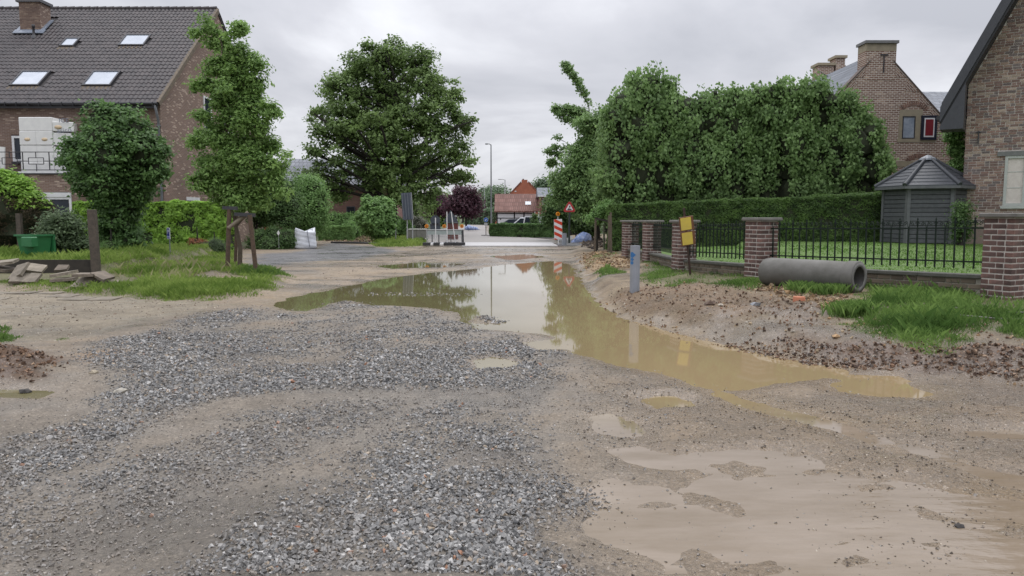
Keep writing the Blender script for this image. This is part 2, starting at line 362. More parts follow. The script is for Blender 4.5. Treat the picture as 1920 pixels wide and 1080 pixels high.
HEAP = poly([(-260, 660), (-60, 640), (40, 650), (98, 672), (110, 695), (60, 716), (-60, 722), (-260, 735)])
RUBBLE = [poly([(1085, 485), (1130, 478), (1180, 500), (1190, 520), (1140, 520), (1100, 510)]), poly([(1140, 560), (1300, 560), (1420, 585), (1560, 605), (1540, 635), (1400, 625), (1250, 600), (1160, 590)]),
          poly([(1330, 640), (1500, 655), (1700, 676), (1940, 690), (1940, 716), (1700, 696), (1500, 674), (1400, 656)])]
def H(x, y):
    x = np.asarray(x, float); y = np.asarray(y, float)
    far = sm((50 - y) / 20) * sm((30 - np.abs(x)) / 12)
    z = far * (fbm(x * .55, y * .55, 3) * .035 + fbm(x * 2.2, y * 2.2, 5) * .016 + fbm(x * 7, y * 7, 8, 3) * .008)
    b = sd(BANK, x, y); bb = b + fbm(x * 1.4, y * 1.4, 21) * .25
    bank = .19 * sm((bb + .05) / .7) + .16 * sm((b - .7) / 2.6)
    bank = bank * (1 - .45 * sm((y - 24) / 8))
    z = z + bank + far * sm((b + .1) / .4) * fbm(x * 3.1, y * 3.1, 31) * .035
    l = sd(LAWN, x, y)
    zl = .57 - .012 * (np.clip(y, 8, 17) - 10.4) + .1 * sm((y - 17) / 8)
    zl = np.where((y > 17) & (x < 8), .45, zl)
    k = sm(l / .12); z = z * (1 - k) + (zl + fbm(x, y, 40) * .01) * k
    v = sd(VERGE, x, y); z = z + .10 * sm((v + fbm(x * 1.5, y * 1.5, 50) * .2 + .1) / .5)
    g = sd(GARDEN, x, y); z = z + .2 * sm(g / .1)
    h = sd(HEAP, x, y); z = z + sm((h + .1) / .5) * (.10 + .07 * fbm(x * 3, y * 3, 61))
    z = z + .035 * sm((sd(RUBBLE[2], x, y) + .1) / .25) + .05 * sm((sd(RUBBLE[1], x, y) + .1) / .5) * (1 + fbm(x * 3, y * 3, 66))
    z = z + .03 * np.sin(np.clip((x * .75 + y * .12 + .6) * 3.1, -3.1, 6.3)) * sm((6 - np.abs(x)) / 3) * sm((16 - y) / 5) * .5
    rt = sm((x - .4) / 1.2) * sm((9.5 - y) / 2) * sm((y - 2) / 1); u_ = (x * .894 + y * .447); w_ = (-x * .447 + y * .894)
    z = z + rt * .011 * np.sin(u_ * 16 + fbm(x, y, 81) * 5) * np.clip(.5 + 2 * fbm(x * .8, y * .8, 82), 0, 1) * (.6 + .4 * np.sign(np.sin(w_ * 40)))
    rg = sum(sm((sd(q_, x, y) + .2) / .4) for q_ in (RUBBLE[0], RUBBLE[1], RUBBLE[2], HEAP)); z = z + np.clip(rg, 0, 1) * (np.abs(fbm(x * 5, y * 5, 71, 5)) * .085 + np.abs(fbm(x * 14, y * 14, 72, 3)) * .03 - .02)
    bars = 0
    for Pq, a in BARS: bars = np.maximum(bars, a * sm((sd(Pq, x, y) + .22) / .35))
    zz = z
    for i, Pq in enumerate(PUD):
        m = (x > Pq[:, 0].min() - 2) & (x < Pq[:, 0].max() + 2) & (y > Pq[:, 1].min() - 3) & (y < Pq[:, 1].max() + 3)
        if not m.any(): continue
        xx, yy = x[m], y[m]
        s = sd(Pq, xx, yy) + fbm(xx * 2.3, yy * 2.3, 70 + i, 5) * (.16 if i == 0 else .11) 
        a = PAMP[i]
        w = sm((s + .45 * a) / (.45 * a + .02))
        if i == 6: t = ZW - .004 + .0 * s + np.maximum(fbm(xx * .9 + yy * .5, yy * 2.8 - xx * .9, 90), -.2) * .020 + fbm(xx * 6, yy * 6, 91) * .010 + .001
        elif i in (3, 7, 8, 11, 13, 15): t = ZW - .003 - .01 * sm(s / .3) + fbm(xx * 3.9, yy * 3.9, 92) * .008
        else: t = ZW - .003 - .09 * sm(s / .7) * a
        zz = zz.copy(); zz[m] = zz[m] * (1 - w) + t * w
    zz = zz + bars
    d = sm((x + 3) / 3) * sm((y - 58) / 6); zz = zz - .25 * d
    return zz
def zat(x, y): return float(H(np.array([float(x)]), np.array([float(y)]))[0])
def gph(px, py, it=6):
    z = 0.
    for _ in range(it):
        q = gp(px, py, z); z = .5 * z + .5 * zat(q[0], q[1])
    return np.array([q[0], q[1], zat(q[0], q[1])])
# gravel cover 0..1
GR = [(poly([(-60, 905), (-20, 822), (60, 800), (130, 772), (185, 742), (150, 712), (95, 668), (110, 652), (180, 634), (300, 604), (400, 580), (440, 568), (500, 572), (560, 584), (600, 566), (650, 560), (760, 574), (860, 584), (890, 608), (960, 616), (1010, 628), (1060, 650), (1080, 690), (1070, 760), (1010, 780), (900, 760), (760, 740), (600, 745), (420, 760), (330, 800), (200, 870), (60, 915)]), 1.0, .6),
      (poly([(600, 860), (700, 800), (800, 740), (1060, 730), (1050, 830), (1130, 900), (1100, 960), (1250, 1500), (-100, 1500), (180, 1100), (330, 1010), (480, 940)]), .95, .7),
      (poly([(-200, 1200), (-200, 900), (60, 905), (330, 800), (420, 760), (760, 740), (800, 760), (560, 880), (400, 980), (180, 1100), (-100, 1500), (-300, 1500)]), .66, .6),
      (poly([(1000, 640), (1080, 660), (1200, 700), (1300, 730), (1200, 800), (1150, 900), (1050, 820), (1040, 720)]), .12, .3)]
def gravel(x, y):
    g = np.zeros(np.shape(x))
    for Pq, w, soft in GR:
        m = (x > Pq[:, 0].min() - 1) & (x < Pq[:, 0].max() + 1) & (y > Pq[:, 1].min() - 1) & (y < Pq[:, 1].max() + 1)
        if not m.any(): continue
        s = sd(Pq, x[m], y[m]) + fbm(x[m] * 1.8, y[m] * 1.8, 101) * .35
        g[m] = np.maximum(g[m], w * sm((s + .1) / soft))
    tr = sm(1 - np.abs(y + fbm(x * .7, y * .7, 116) * .5 - 6.0 - .18 * (x + 2)) / .55) * sm((x + 3.4) / .8) * sm((.4 - x) / .8)    # the wheel track worn bare
    tr2 = sm(1 - np.abs(x - (-1.15 - .42 * (y - 4))) / .45) * sm((6.2 - y) / 1.2)
    g = g * (1 - .2 * np.clip(.35 + 1.2 * fbm(x * 1.1, y * 1.1, 115), 0, .6) * tr) * (1 - .4 * tr2 * sm((4.9 - y) / 1.2 + .3))
    g = g * np.clip(.74 + .9 * fbm(x * .9, y * .9, 111) + .5 * fbm(x * 3.5, y * 3.5, 112), .12, 1)
    for Pq, a in BARS: g = np.maximum(g, .9 * sm((sd(Pq, x, y) + .12) / .2))
    for i in (4, 5): g = g * (1 - sm((sd(PUD[i], x, y) + .15) / .2))
    return g
PARK = poly([(455, 502), (470, 478), (560, 470), (620, 455), (700, 462), (760, 470), (690, 484), (560, 492), (500, 502)])
PATHZ = poly([(-400, 560), (0, 546), (130, 550), (300, 563), (400, 568), (440, 570), (300, 600), (180, 630), (60, 640), (-100, 625), (-400, 630)])
GRASS_L = poly([(-500, 560), (0, 542), (100, 548), (250, 560), (395, 562), (470, 552), (520, 535), (556, 524), (520, 512), (480, 505), (452, 492), (446, 475), (430, 470), (-500, 468)])
BARE_L = poly([(355, 524), (400, 514), (460, 526), (470, 536), (410, 536)])
GRASS_R = [poly([(1188, 474), (1215, 466), (1300, 484), (1420, 505), (1470, 530), (1445, 548), (1380, 553), (1310, 536), (1240, 540), (1205, 520)], .28), poly([(1620, 540), (1700, 536), (1860, 548), (1960, 560), (1960, 622), (1860, 606), (1790, 628), (1700, 622), (1620, 600), (1560, 588), (1595, 568)], .33), poly([(1085, 500), (1100, 485), (1130, 478), (1160, 475), (1165, 480), (1120, 492)], .15)]
GRASS_S = poly([(-100, 612), (0, 618), (60, 628), (40, 640), (-100, 648)])

def ground_sheet():
    xs = 5 * np.sinh(np.linspace(-3.15, 3.15, 400)); xs = np.concatenate([[-900, -400, -150, -80], xs, [80, 150, 400, 900]])
    ys = 1.2 * (90 / 1.2) ** np.linspace(0, 1, 430); ys = np.concatenate([[-60, -15, -4, -1, 0, .6], ys, [110, 150, 220, 350, 600, 1500]])
    X, Y = np.meshgrid(xs, ys); x, y = X.ravel(), Y.ravel(); z = H(x, y)
    nx, ny = len(xs), len(ys); i = np.arange(nx * ny).reshape(ny, nx)
    F = np.stack([i[:-1, :-1], i[:-1, 1:], i[1:, 1:], i[1:, :-1]], -1).reshape(-1, 4)
    def c(*a): return np.array(a)[None]
    n1 = fbm(x * .5, y * .5, 201)[:, None]; n2 = fbm(x * 2.5, y * 2.5, 202)[:, None]; n3 = fbm(x * 9, y * 9, 203)[:, None]
    def mixc(A, Bc, k): k = np.clip(k, 0, 1).reshape(-1, 1); return A * (1 - k) + Bc * k
    mud = mixc(c(.275, .222, .172), c(.215, .178, .146), .5 + 1.2 * n1 + .8 * n2)
    mud = mixc(mud, c(.33, .25, .17), sm((n2[:, 0] - .12) * 4) * .5)
    col = mud
    g = gravel(x, y); gp2 = np.clip(g * 2.0, 0, 1)
    col = mixc(col, c(.215, .192, .172), .75 * sm((1.2 - x) / 2) * sm((9 - y) / 3))
    col = mixc(col, c(.195, .178, .162), gp2 * .85)
    wet = np.full(x.shape, .35) + .5 * n1[:, 0] + .35 * n2[:, 0]
    right = sm((x - .3) / 1.2) * sm((12 - y) / 3); wet += .42 * right
    b = sd(BANK, x, y); k = sm((b + fbm(x * 2, y * 2, 33) * .3) / .4)
    dirt = mixc(c(.26, .205, .14), c(.165, .122, .085), .5 + 1.3 * n2 + .5 * n3)
    col = mixc(col, dirt, k * .9); wet -= .5 * k
    for Pq, w, cc in ((RUBBLE[0], 1, c(.26, .185, .11)), (RUBBLE[1], .8, c(.18, .125, .082)), (RUBBLE[2], 1, c(.14, .095, .07)), (HEAP, 1, c(.10, .06, .038))):
        col = mixc(col, cc * (1 + .5 * n2), w * sm((sd(Pq, x, y) + .15 + n2[:, 0] * .3) / .35))
    col = mixc(col, c(.25, .215, .17) * (1 + .3 * n2), sm((sd(PATHZ, x, y) + .1) / .4))
    wet -= .3 * sm((sd(PATHZ, x, y)) / .5)
    col = mixc(col, c(.155, .155, .17) * (1 + .3 * n2), sm((sd(PARK, x, y) + n2[:, 0] * .8 + .3) / .8))
    back = sm((y - 27) / 6) * sm((5 - np.abs(x)) / 3)
    col = mixc(col, c(.255, .225, .195), back * .6); wet += back * .1 
    stk = fbm(x * .35 + y * .1, y * 1.6, 210)[:, None] + .5 * fbm(x * 1.2, y * 5, 211)[:, None]; bk = sm((y - 13) / 4) * sm((44 - y) / 4) * sm((9 - np.abs(x)) / 2)
    col = col * (1 - .38 * np.clip(stk * 3, -.4, 1) * bk[:, None]); wet += .3 * np.clip(stk[:, 0] * 3, 0, 1) * bk
    damp = np.clip(fbm(x * 1.1, y * 1.1, 220, 5) * 1.8 + .15, 0, 1) * sm((14 - y) / 4); col = col * (1 - .30 * damp[:, None]); wet += .35 * damp
    soil = c(.11, .115, .05)
    vg = sm((sd(GRASS_L, x, y) + n2[:, 0] * .5) / .4) * (1 - sm((sd(BARE_L, x, y) + .1) / .3))
    col = mixc(col, soil * (1 + .4 * n3), vg * .8); wet -= .5 * vg
    gl = sd(GARDEN, x, y); col = mixc(col, soil, sm(gl / .2))
    for Pq in GRASS_R + [GRASS_S]: col = mixc(col, soil * (1 + .4 * n3), .75 * sm((sd(Pq, x, y) + n2[:, 0] * .35) / .35))
    ll = sm(sd(LAWN, x, y) / .1); col = mixc(col, c(.075, .135, .03) * (1 + .35 * n2 + .3 * n3), ll); wet -= ll
    fg = sm((y - 44) / 5) * sm((np.abs(x) - 6) / 3); col = mixc(col, c(.07, .10, .04), fg); wet -= fg
    fl = sm((y - 30) / 1.5) * sm((-x - 12) / 2); col = mixc(col, c(.07, .09, .04), fl)
    # mud at the water's edge is soaked
    for i, Pq in enumerate(PUD):
        s = sd(Pq, x, y); a = sm((s + .35) / .35)
        wet += a * .6; ring = sm((s + .28) / .16) * (1 - sm((s + .02) / .06)); col = col * (1 - .22 * ring[:, None]); col = mixc(col, c(.31, .235, .15) if i in (0, 1, 3, 9) else c(.33, .27, .215), a * .75)
    rd = sm((sd(poly([(150, 660), (220, 655), (250, 672), (170, 682)]), x, y) + .2) / .4); col = mixc(col, c(.33, .21, .12), rd * .7)
    rr_ = sm((x - .2) / 1.0) * sm((13 - y) / 4) * sm(-sd(BANK, x, y) / .3 + .5); col = col * (1 - rr_[:, None] * np.array([[.10, .16, .24]]))
    o = npmesh('ground', np.stack([x, y, z], -1), F, M_GROUND, attrs={'wet': np.clip(wet, 0, 1)}, smooth=True, cols={'col': np.clip(col * (1 - .25 * (1 - sm(sd(LAWN, x, y) / .1)))[:, None] * np.array([[1.0, .985, .92]]), .01, .9)})
    tag(o, 'wet muddy stripped road with gravel spread over its clay', kind='structure'); return o
def mk_ground_mat():
    m = bpy.data.materials.new('wet_ground'); m.use_nodes = True; t = m.node_tree; N = t.nodes.new; L = t.links.new; b = t.nodes['Principled BSDF']
    tc = N('ShaderNodeTexCoord'); a = N('ShaderNodeAttribute'); a.attribute_name = 'col'; w = N('ShaderNodeAttribute'); w.attribute_name = 'wet'
    def noise(s, d=6, r=.6): n = N('ShaderNodeTexNoise'); n.inputs['Scale'].default_value = s; n.inputs['Detail'].default_value = d; n.inputs['Roughness'].default_value = r; L(tc.outputs['Object'], n.inputs['Vector']); return n.outputs[0]
    def rng(v, a0, a1, b0, b1): r = N('ShaderNodeMapRange'); r.inputs[1].default_value = a0; r.inputs[2].default_value = a1; r.inputs[3].default_value = b0; r.inputs[4].default_value = b1; L(v, r.inputs[0]); return r.outputs[0]
    def mth(op, x, y): q = N('ShaderNodeMath'); q.operation = op; [L(v, q.inputs[i]) if not isinstance(v, (int, float)) else setattr(q.inputs[i], 'default_value', v) for i, v in enumerate((x, y))]; return q.outputs[0]
    fine = noise(45, 8, .75); mid = noise(7, 6); vo = N('ShaderNodeTexVoronoi'); vo.inputs['Scale'].default_value = 55; L(tc.outputs['Object'], vo.inputs['Vector'])
    hs = N('ShaderNodeHueSaturation'); L(a.outputs['Color'], hs.inputs['Color'])
    val = mth('MULTIPLY', rng(fine, .3, .7, .52, 1.5), rng(mid, .3, .7, .84, 1.16)); val = mth('MULTIPLY', val, rng(w.outputs['Fac'], 0, 1, 1.08, .86)); L(val, hs.inputs['Value'])
    # small pale and dark grit
    gm = N('ShaderNodeMix'); gm.data_type = 'RGBA'; L(hs.outputs[0], gm.inputs[6]); L(vo.outputs['Color'], gm.inputs[7])
    gr = N('ShaderNodeMix'); gr.data_type = 'RGBA'; bw = N('ShaderNodeRGBToBW'); L(vo.outputs['Color'], bw.inputs[0])
    rr = N('ShaderNodeValToRGB'); L(bw.outputs[0], rr.inputs[0]); rr.color_ramp.elements[0].color = (.10, .085, .07, 1); rr.color_ramp.elements[1].color = (.50, .43, .36, 1); rr.color_ramp.elements[0].position = .3; rr.color_ramp.elements[1].position = .75
    L(hs.outputs[0], gr.inputs[6]); L(rr.outputs[0], gr.inputs[7]); L(mth('MULTIPLY', rng(noise(18, 3), .50, .62, 0, .55), rng(vo.outputs['Distance'], .25, .5, 1, 0)), gr.inputs[0])
    L(gr.outputs[2], b.inputs['Base Color'])
    wn = mth('ADD', w.outputs['Fac'], rng(noise(1.6, 7, .65), .3, .7, -.45, .45))
    L(rng(wn, .15, .9, .70, .12), b.inputs['Roughness']); L(rng(wn, .2, .9, .25, .6), b.inputs['Specular IOR Level'])
    bp = N('ShaderNodeBump'); bp.inputs['Strength'].default_value = .85; bp.inputs['Distance'].default_value = .012
    L(mth('ADD', mth('MULTIPLY', fine, 1.0), mth('MULTIPLY', noise(16, 5), 1.3)), bp.inputs['Height']); L(bp.outputs[0], b.inputs['Normal'])
    return m
M_GROUND = mk_ground_mat()
ground_sheet()

# standing water: opaque with stirred clay, its skin mirrors the sky
def water_mat():
    m = bpy.data.materials.new('muddy_water'); m.use_nodes = True; t = m.node_tree; N = t.nodes.new; L = t.links.new; b = t.nodes['Principled BSDF']
    tc = N('ShaderNodeTexCoord'); sp = N('ShaderNodeSeparateXYZ'); L(tc.outputs['Object'], sp.inputs[0])
    n = N('ShaderNodeTexNoise'); n.inputs['Scale'].default_value = .5; n.inputs['Detail'].default_value = 3; L(tc.outputs['Object'], n.inputs['Vector'])
    mx = N('ShaderNodeMix'); mx.data_type = 'RGBA'; mx.inputs[6].default_value = (.285, .212, .118, 1); mx.inputs[7].default_value = (.25, .19, .105, 1); L(n.outputs[0], mx.inputs[0])
    gx = N('ShaderNodeMapRange'); gx.inputs[1].default_value = -1.; gx.inputs[2].default_value = 1.5; L(sp.outputs[0], gx.inputs[0])   # greener, clearer where the pool is deep
    nx = N('ShaderNodeMix'); nx.data_type = 'RGBA'; nx.inputs[6].default_value = (.14, .125, .062, 1); L(gx.outputs[0], nx.inputs[0]); L(mx.outputs[2], nx.inputs[7])
    # the thin film near the viewer shows the pale silt under it
    gy = N('ShaderNodeMapRange'); gy.inputs[1].default_value = 6.3; gy.inputs[2].default_value = 5.3; L(sp.outputs[1], gy.inputs[0])
    py = N('ShaderNodeMix'); py.data_type = 'RGBA'; L(nx.outputs[2], py.inputs[6]); 
    n9 = N('ShaderNodeTexNoise'); n9.inputs['Scale'].default_value = 1.3; n9.inputs['Detail'].default_value = 6; n9.inputs['Roughness'].default_value = .7; mq = N('ShaderNodeMapping'); mq.inputs['Rotation'].default_value = (0, 0, R(-25)); mq.inputs['Scale'].default_value = (.5, 1.8, 1); L(tc.outputs['Object'], mq.inputs[0]); L(mq.outputs[0], n9.inputs['Vector'])
    r9 = N('ShaderNodeValToRGB'); L(n9.outputs[0], r9.inputs[0]); r9.color_ramp.elements[0].position = .38; r9.color_ramp.elements[0].color = (.235, .19, .145, 1); r9.color_ramp.elements[1].position = .66; r9.color_ramp.elements[1].color = (.16, .122, .08, 1)
    L(r9.outputs[0], py.inputs[7]); L(gy.outputs[0], py.inputs[0])
    L(py.outputs[2], b.inputs['Base Color']); b.inputs['Roughness'].default_value = .03; b.inputs['IOR'].default_value = 1.33
    w = N('ShaderNodeTexNoise'); w.inputs['Scale'].default_value = 9; w.inputs['Detail'].default_value = 4; mp = N('ShaderNodeMapping'); mp.inputs['Scale'].default_value = (.45, 1.6, 1); mp.inputs['Rotation'].default_value = (0, 0, R(12)); L(tc.outputs['Object'], mp.inputs[0]); L(mp.outputs[0], w.inputs['Vector'])
    # breeze ripples in the near right-hand water only
    ad = N('ShaderNodeMath'); ad.operation = 'MULTIPLY_ADD'; L(sp.outputs[0], ad.inputs[0]); ad.inputs[1].default_value = 1.; L(sp.outputs[1], ad.inputs[2])
    dd = N('ShaderNodeMath'); dd.operation = 'SUBTRACT'; L(sp.outputs[0], dd.inputs[0]); L(sp.outputs[1], dd.inputs[1])
    st = N('ShaderNodeMapRange'); st.inputs[1].default_value = -3.2; st.inputs[2].default_value = -1.2; st.inputs[3].default_value = .012; st.inputs[4].default_value = .26; L(dd.outputs[0], st.inputs[0])
    s2 = N('ShaderNodeMapRange'); s2.inputs[1].default_value = 5.5; s2.inputs[2].default_value = 4.2; s2.inputs[3].default_value = .06; s2.inputs[4].default_value = 1; L(sp.outputs[1], s2.inputs[0])
    ms = N('ShaderNodeMath'); ms.operation = 'MULTIPLY'; L(st.outputs[0], ms.inputs[0]); L(s2.outputs[0], ms.inputs[1])
    bp = N('ShaderNodeBump'); bp.inputs['Distance'].default_value = .03; L(ms.outputs[0], bp.inputs['Strength']); L(w.outputs[0], bp.inputs['Height']); L(bp.outputs[0], b.inputs['Normal'])
    return m
M_WATER = water_mat()
def water():
    names = {0: 'big ochre pool stretched along the earth bank, mirroring the pale sky', 1: 'ochre puddle in front of the rubble ridge', 6: 'wide shallow film of silty water over the near mud flat'}
    g = .1; xs = np.arange(-9, 11, g); ys = np.arange(1.0, 46, g)
    X, Y = np.meshgrid(xs, ys); xc = X[:-1, :-1] + g / 2; yc = Y[:-1, :-1] + g / 2
    S = np.stack([sd(Pq, xc, yc) for Pq in PUD]); own = S.argmax(0); best = S.max(0); idx = np.arange(X.size).reshape(X.shape)
    for i in range(len(PUD)):
        q = (own == i) & (best > (-.42 if i == 0 else -.3))
        F = np.stack([idx[:-1, :-1], idx[:-1, 1:], idx[1:, 1:], idx[1:, :-1]], -1)[q]
        u, inv = np.unique(F.ravel(), return_inverse=True)
        V = np.stack([X.ravel()[u], Y.ravel()[u], np.full(len(u), ZW)], -1)
        o = npmesh('puddle', V, inv.reshape(-1, 4), M_WATER, smooth=True); tag(o, names.get(i), kind='structure')
water()

# ---------------------------------------------------------------- roads beyond
def sheet(name, pts, z, m, label, th=.0):
    P3 = poly(pts, 0); mb = MB(); n = len(P3)
    if th: mb.prism([(p[0], p[1]) for p in P3[::-1]], z - th, z, 'z')
    else: mb.add([(p[0], p[1], z) for p in P3], [tuple(range(n))])
    o = mb.build(name, m); tag(o, label, kind='structure'); return o
M_CONC = mat('road_concrete', (.27, .25, .235), .6, (.22, .205, .195), 3, bump=.1)
M_ASPH = mat('wet_asphalt', (.15, .15, .155), .45, (.11, .11, .115), 4, bump=.3)
# all corner orders run anticlockwise seen from above
sheet('road', [(800, 457), (1046, 457), (1030, 450), (990, 446), (925, 444), (914, 438), (910, 428), (917, 420), (930, 412.5), (903, 411), (885, 417), (866, 424), (820, 431), (780, 440)], .035, M_CONC, 'pale concrete road curving away beyond the works', .2)
sheet('kerb', [(866, 462.5), (1046, 462.5), (1034, 456), (866, 456)], .05, mat('white_band', (.50, .49, .49), .5, (.40, .39, .39), 5), 'white concrete band across the road where the stripped part begins', .12)
sheet('pavement', [(1036, 462), (1118, 462), (1110, 446), (1060, 443), (992, 445), (1040, 449), (1052, 455)], .045, M_ASPH, 'dark asphalt pavement behind the striped marker board', .15)
# ================================================================ HOUSES
M_WHITE = mat('white_paint', (.72, .73, .74), .45, (.62, .63, .64), 5)
M_GLASS = mat('window_glass', (.02, .026, .035), .06, (.03, .036, .05), .8, spec=.35)
M_SKYGL = mat('roof_glass', (.30, .34, .40), .06, (.42, .46, .52), 1.2, spec=.7)  # sky reflection put into the pale base colour
M_LEAD = mat('lead', (.16, .19, .24), .45, (.22, .25, .30), 6)
M_DARKM = mat('dark_metal', (.03, .03, .035), .5, (.045, .045, .05))
M_TILE = mat('dark_roof_tile', (.066, .055, .056), .55, (.03, .027, .03), 3.0, bump=.3, bscale=25, spec=.35)
M_TILEM = mat('mossy_roof_tile', (.17, .13, .085), .8, (.10, .085, .07), 9, bump=.3)
M_BR1 = brickmat('brown_brick', (.21, .14, .11), (.44, .345, .28), (.29, .24, .205), 'x', .21, .065, .008, dark=(.18, .12, .10))
M_BR1Y = brickmat('brown_brick_side', (.21, .14, .11), (.44, .345, .28), (.29, .24, .205), 'y', .21, .065, .008, dark=(.18, .12, .10))
M_ZINC = mat('zinc', (.13, .14, .16), .45, (.18, .19, .21))

def tiled_roof(name, x0, x1, zf, y0, y1, tw, tl, m, parent, flip=False, lift=.03, clips=()):
    """pantiles lying on the slope z = zf(y); every tile a barrel and a flat with its lower edge lifted"""
    n = max(1, int(abs(x1 - x0) / tw)); S = math.hypot(y1 - y0, zf(y1) - zf(y0)); k = max(1, int(S / tl))
    dy, dz = (y1 - y0) / S, (zf(y1) - zf(y0)) / S; nn = np.array([0, -dz, dy]) if dy > 0 else np.array([0, dz, -dy])
    prof = [(0, .0), (.22, .9), (.45, 1.0), (.65, .35), (.8, .0), (1, .0)]
    V = []; F = []
    tw2 = abs(x1 - x0) / n; tl2 = S / k
    for r in range(k):
        for c in range(n):
            x = min(x0, x1) + c * tw2; s0 = r * tl2; s1 = s0 + tl2 * 1.08
            ym = y0 + dy * (s0 + s1) / 2
            if any(a - tw2 * .6 < x < b and p < ym < q for a, b, p, q in clips): continue
            b = len(V); jz = random.uniform(-.003, .004)
            for s, h in ((s0, lift + .022), (s1, lift)):
                for u, w in prof:
                    p = np.array([x + u * tw2, y0 + dy * s, zf(y0) + dz * s]) + nn * (h + w * .035 + jz); V.append(p)
            F += [(b + i, b + i + 1, b + 7 + i, b + 6 + i) for i in range(5)]
            b2 = len(V)   # the lower lip
            for u, w in prof: V.append(np.array([x + u * tw2, y0 + dy * s0, zf(y0) + dz * s0]) + nn * (.002))
            F += [(b2 + i, b2 + i + 1, b + i + 1, b + i) for i in range(5)]
    o = npmesh(name, np.array(V), np.array(F), m, parent, off=parent_off(parent)); o['kind'] = 'stuff'; return o

def window(parent, M, w, h, fm, gm, depth=.07, fw=.06, mull=(), trans=(), name='window', glass='pane'):
    """M places it: local x across, z up, -y outward"""
    f = MB(); f.box(0, -depth / 2, 0, fw, depth / 2, h, M=M); f.box(w - fw, -depth / 2, 0, w, depth / 2, h, M=M)
    f.box(fw, -depth / 2, 0, w - fw, depth / 2, fw, M=M); f.box(fw, -depth / 2, h - fw, w - fw, depth / 2, h, M=M)
    for x in mull: f.box(x - fw / 2, -depth / 2 + .002, fw, x + fw / 2, depth / 2 - .002, h - fw, M=M)
    for z in trans:
        xs = [fw] + [q for x in mull for q in (x - fw / 2, x + fw / 2)] + [w - fw]
        for a, b in zip(xs[::2], xs[1::2]): f.box(a, -.015, z - .012, b, .015, z + .012, M=M)
    fo = f.build(name, fm, parent)
    xs = [fw] + [q for x in mull for q in (x - fw / 2, x + fw / 2)] + [w - fw]
    for a, b in zip(xs[::2], xs[1::2]):
        g = MB().box(a, -.004, fw, b, .004, h - fw, M=M); g.build(glass, gm, fo)
    return fo
def TM(x, y, z, rz=0): return Matrix.Translation((x, y, z)) @ Matrix.Rotation(rz, 4, 'Z')

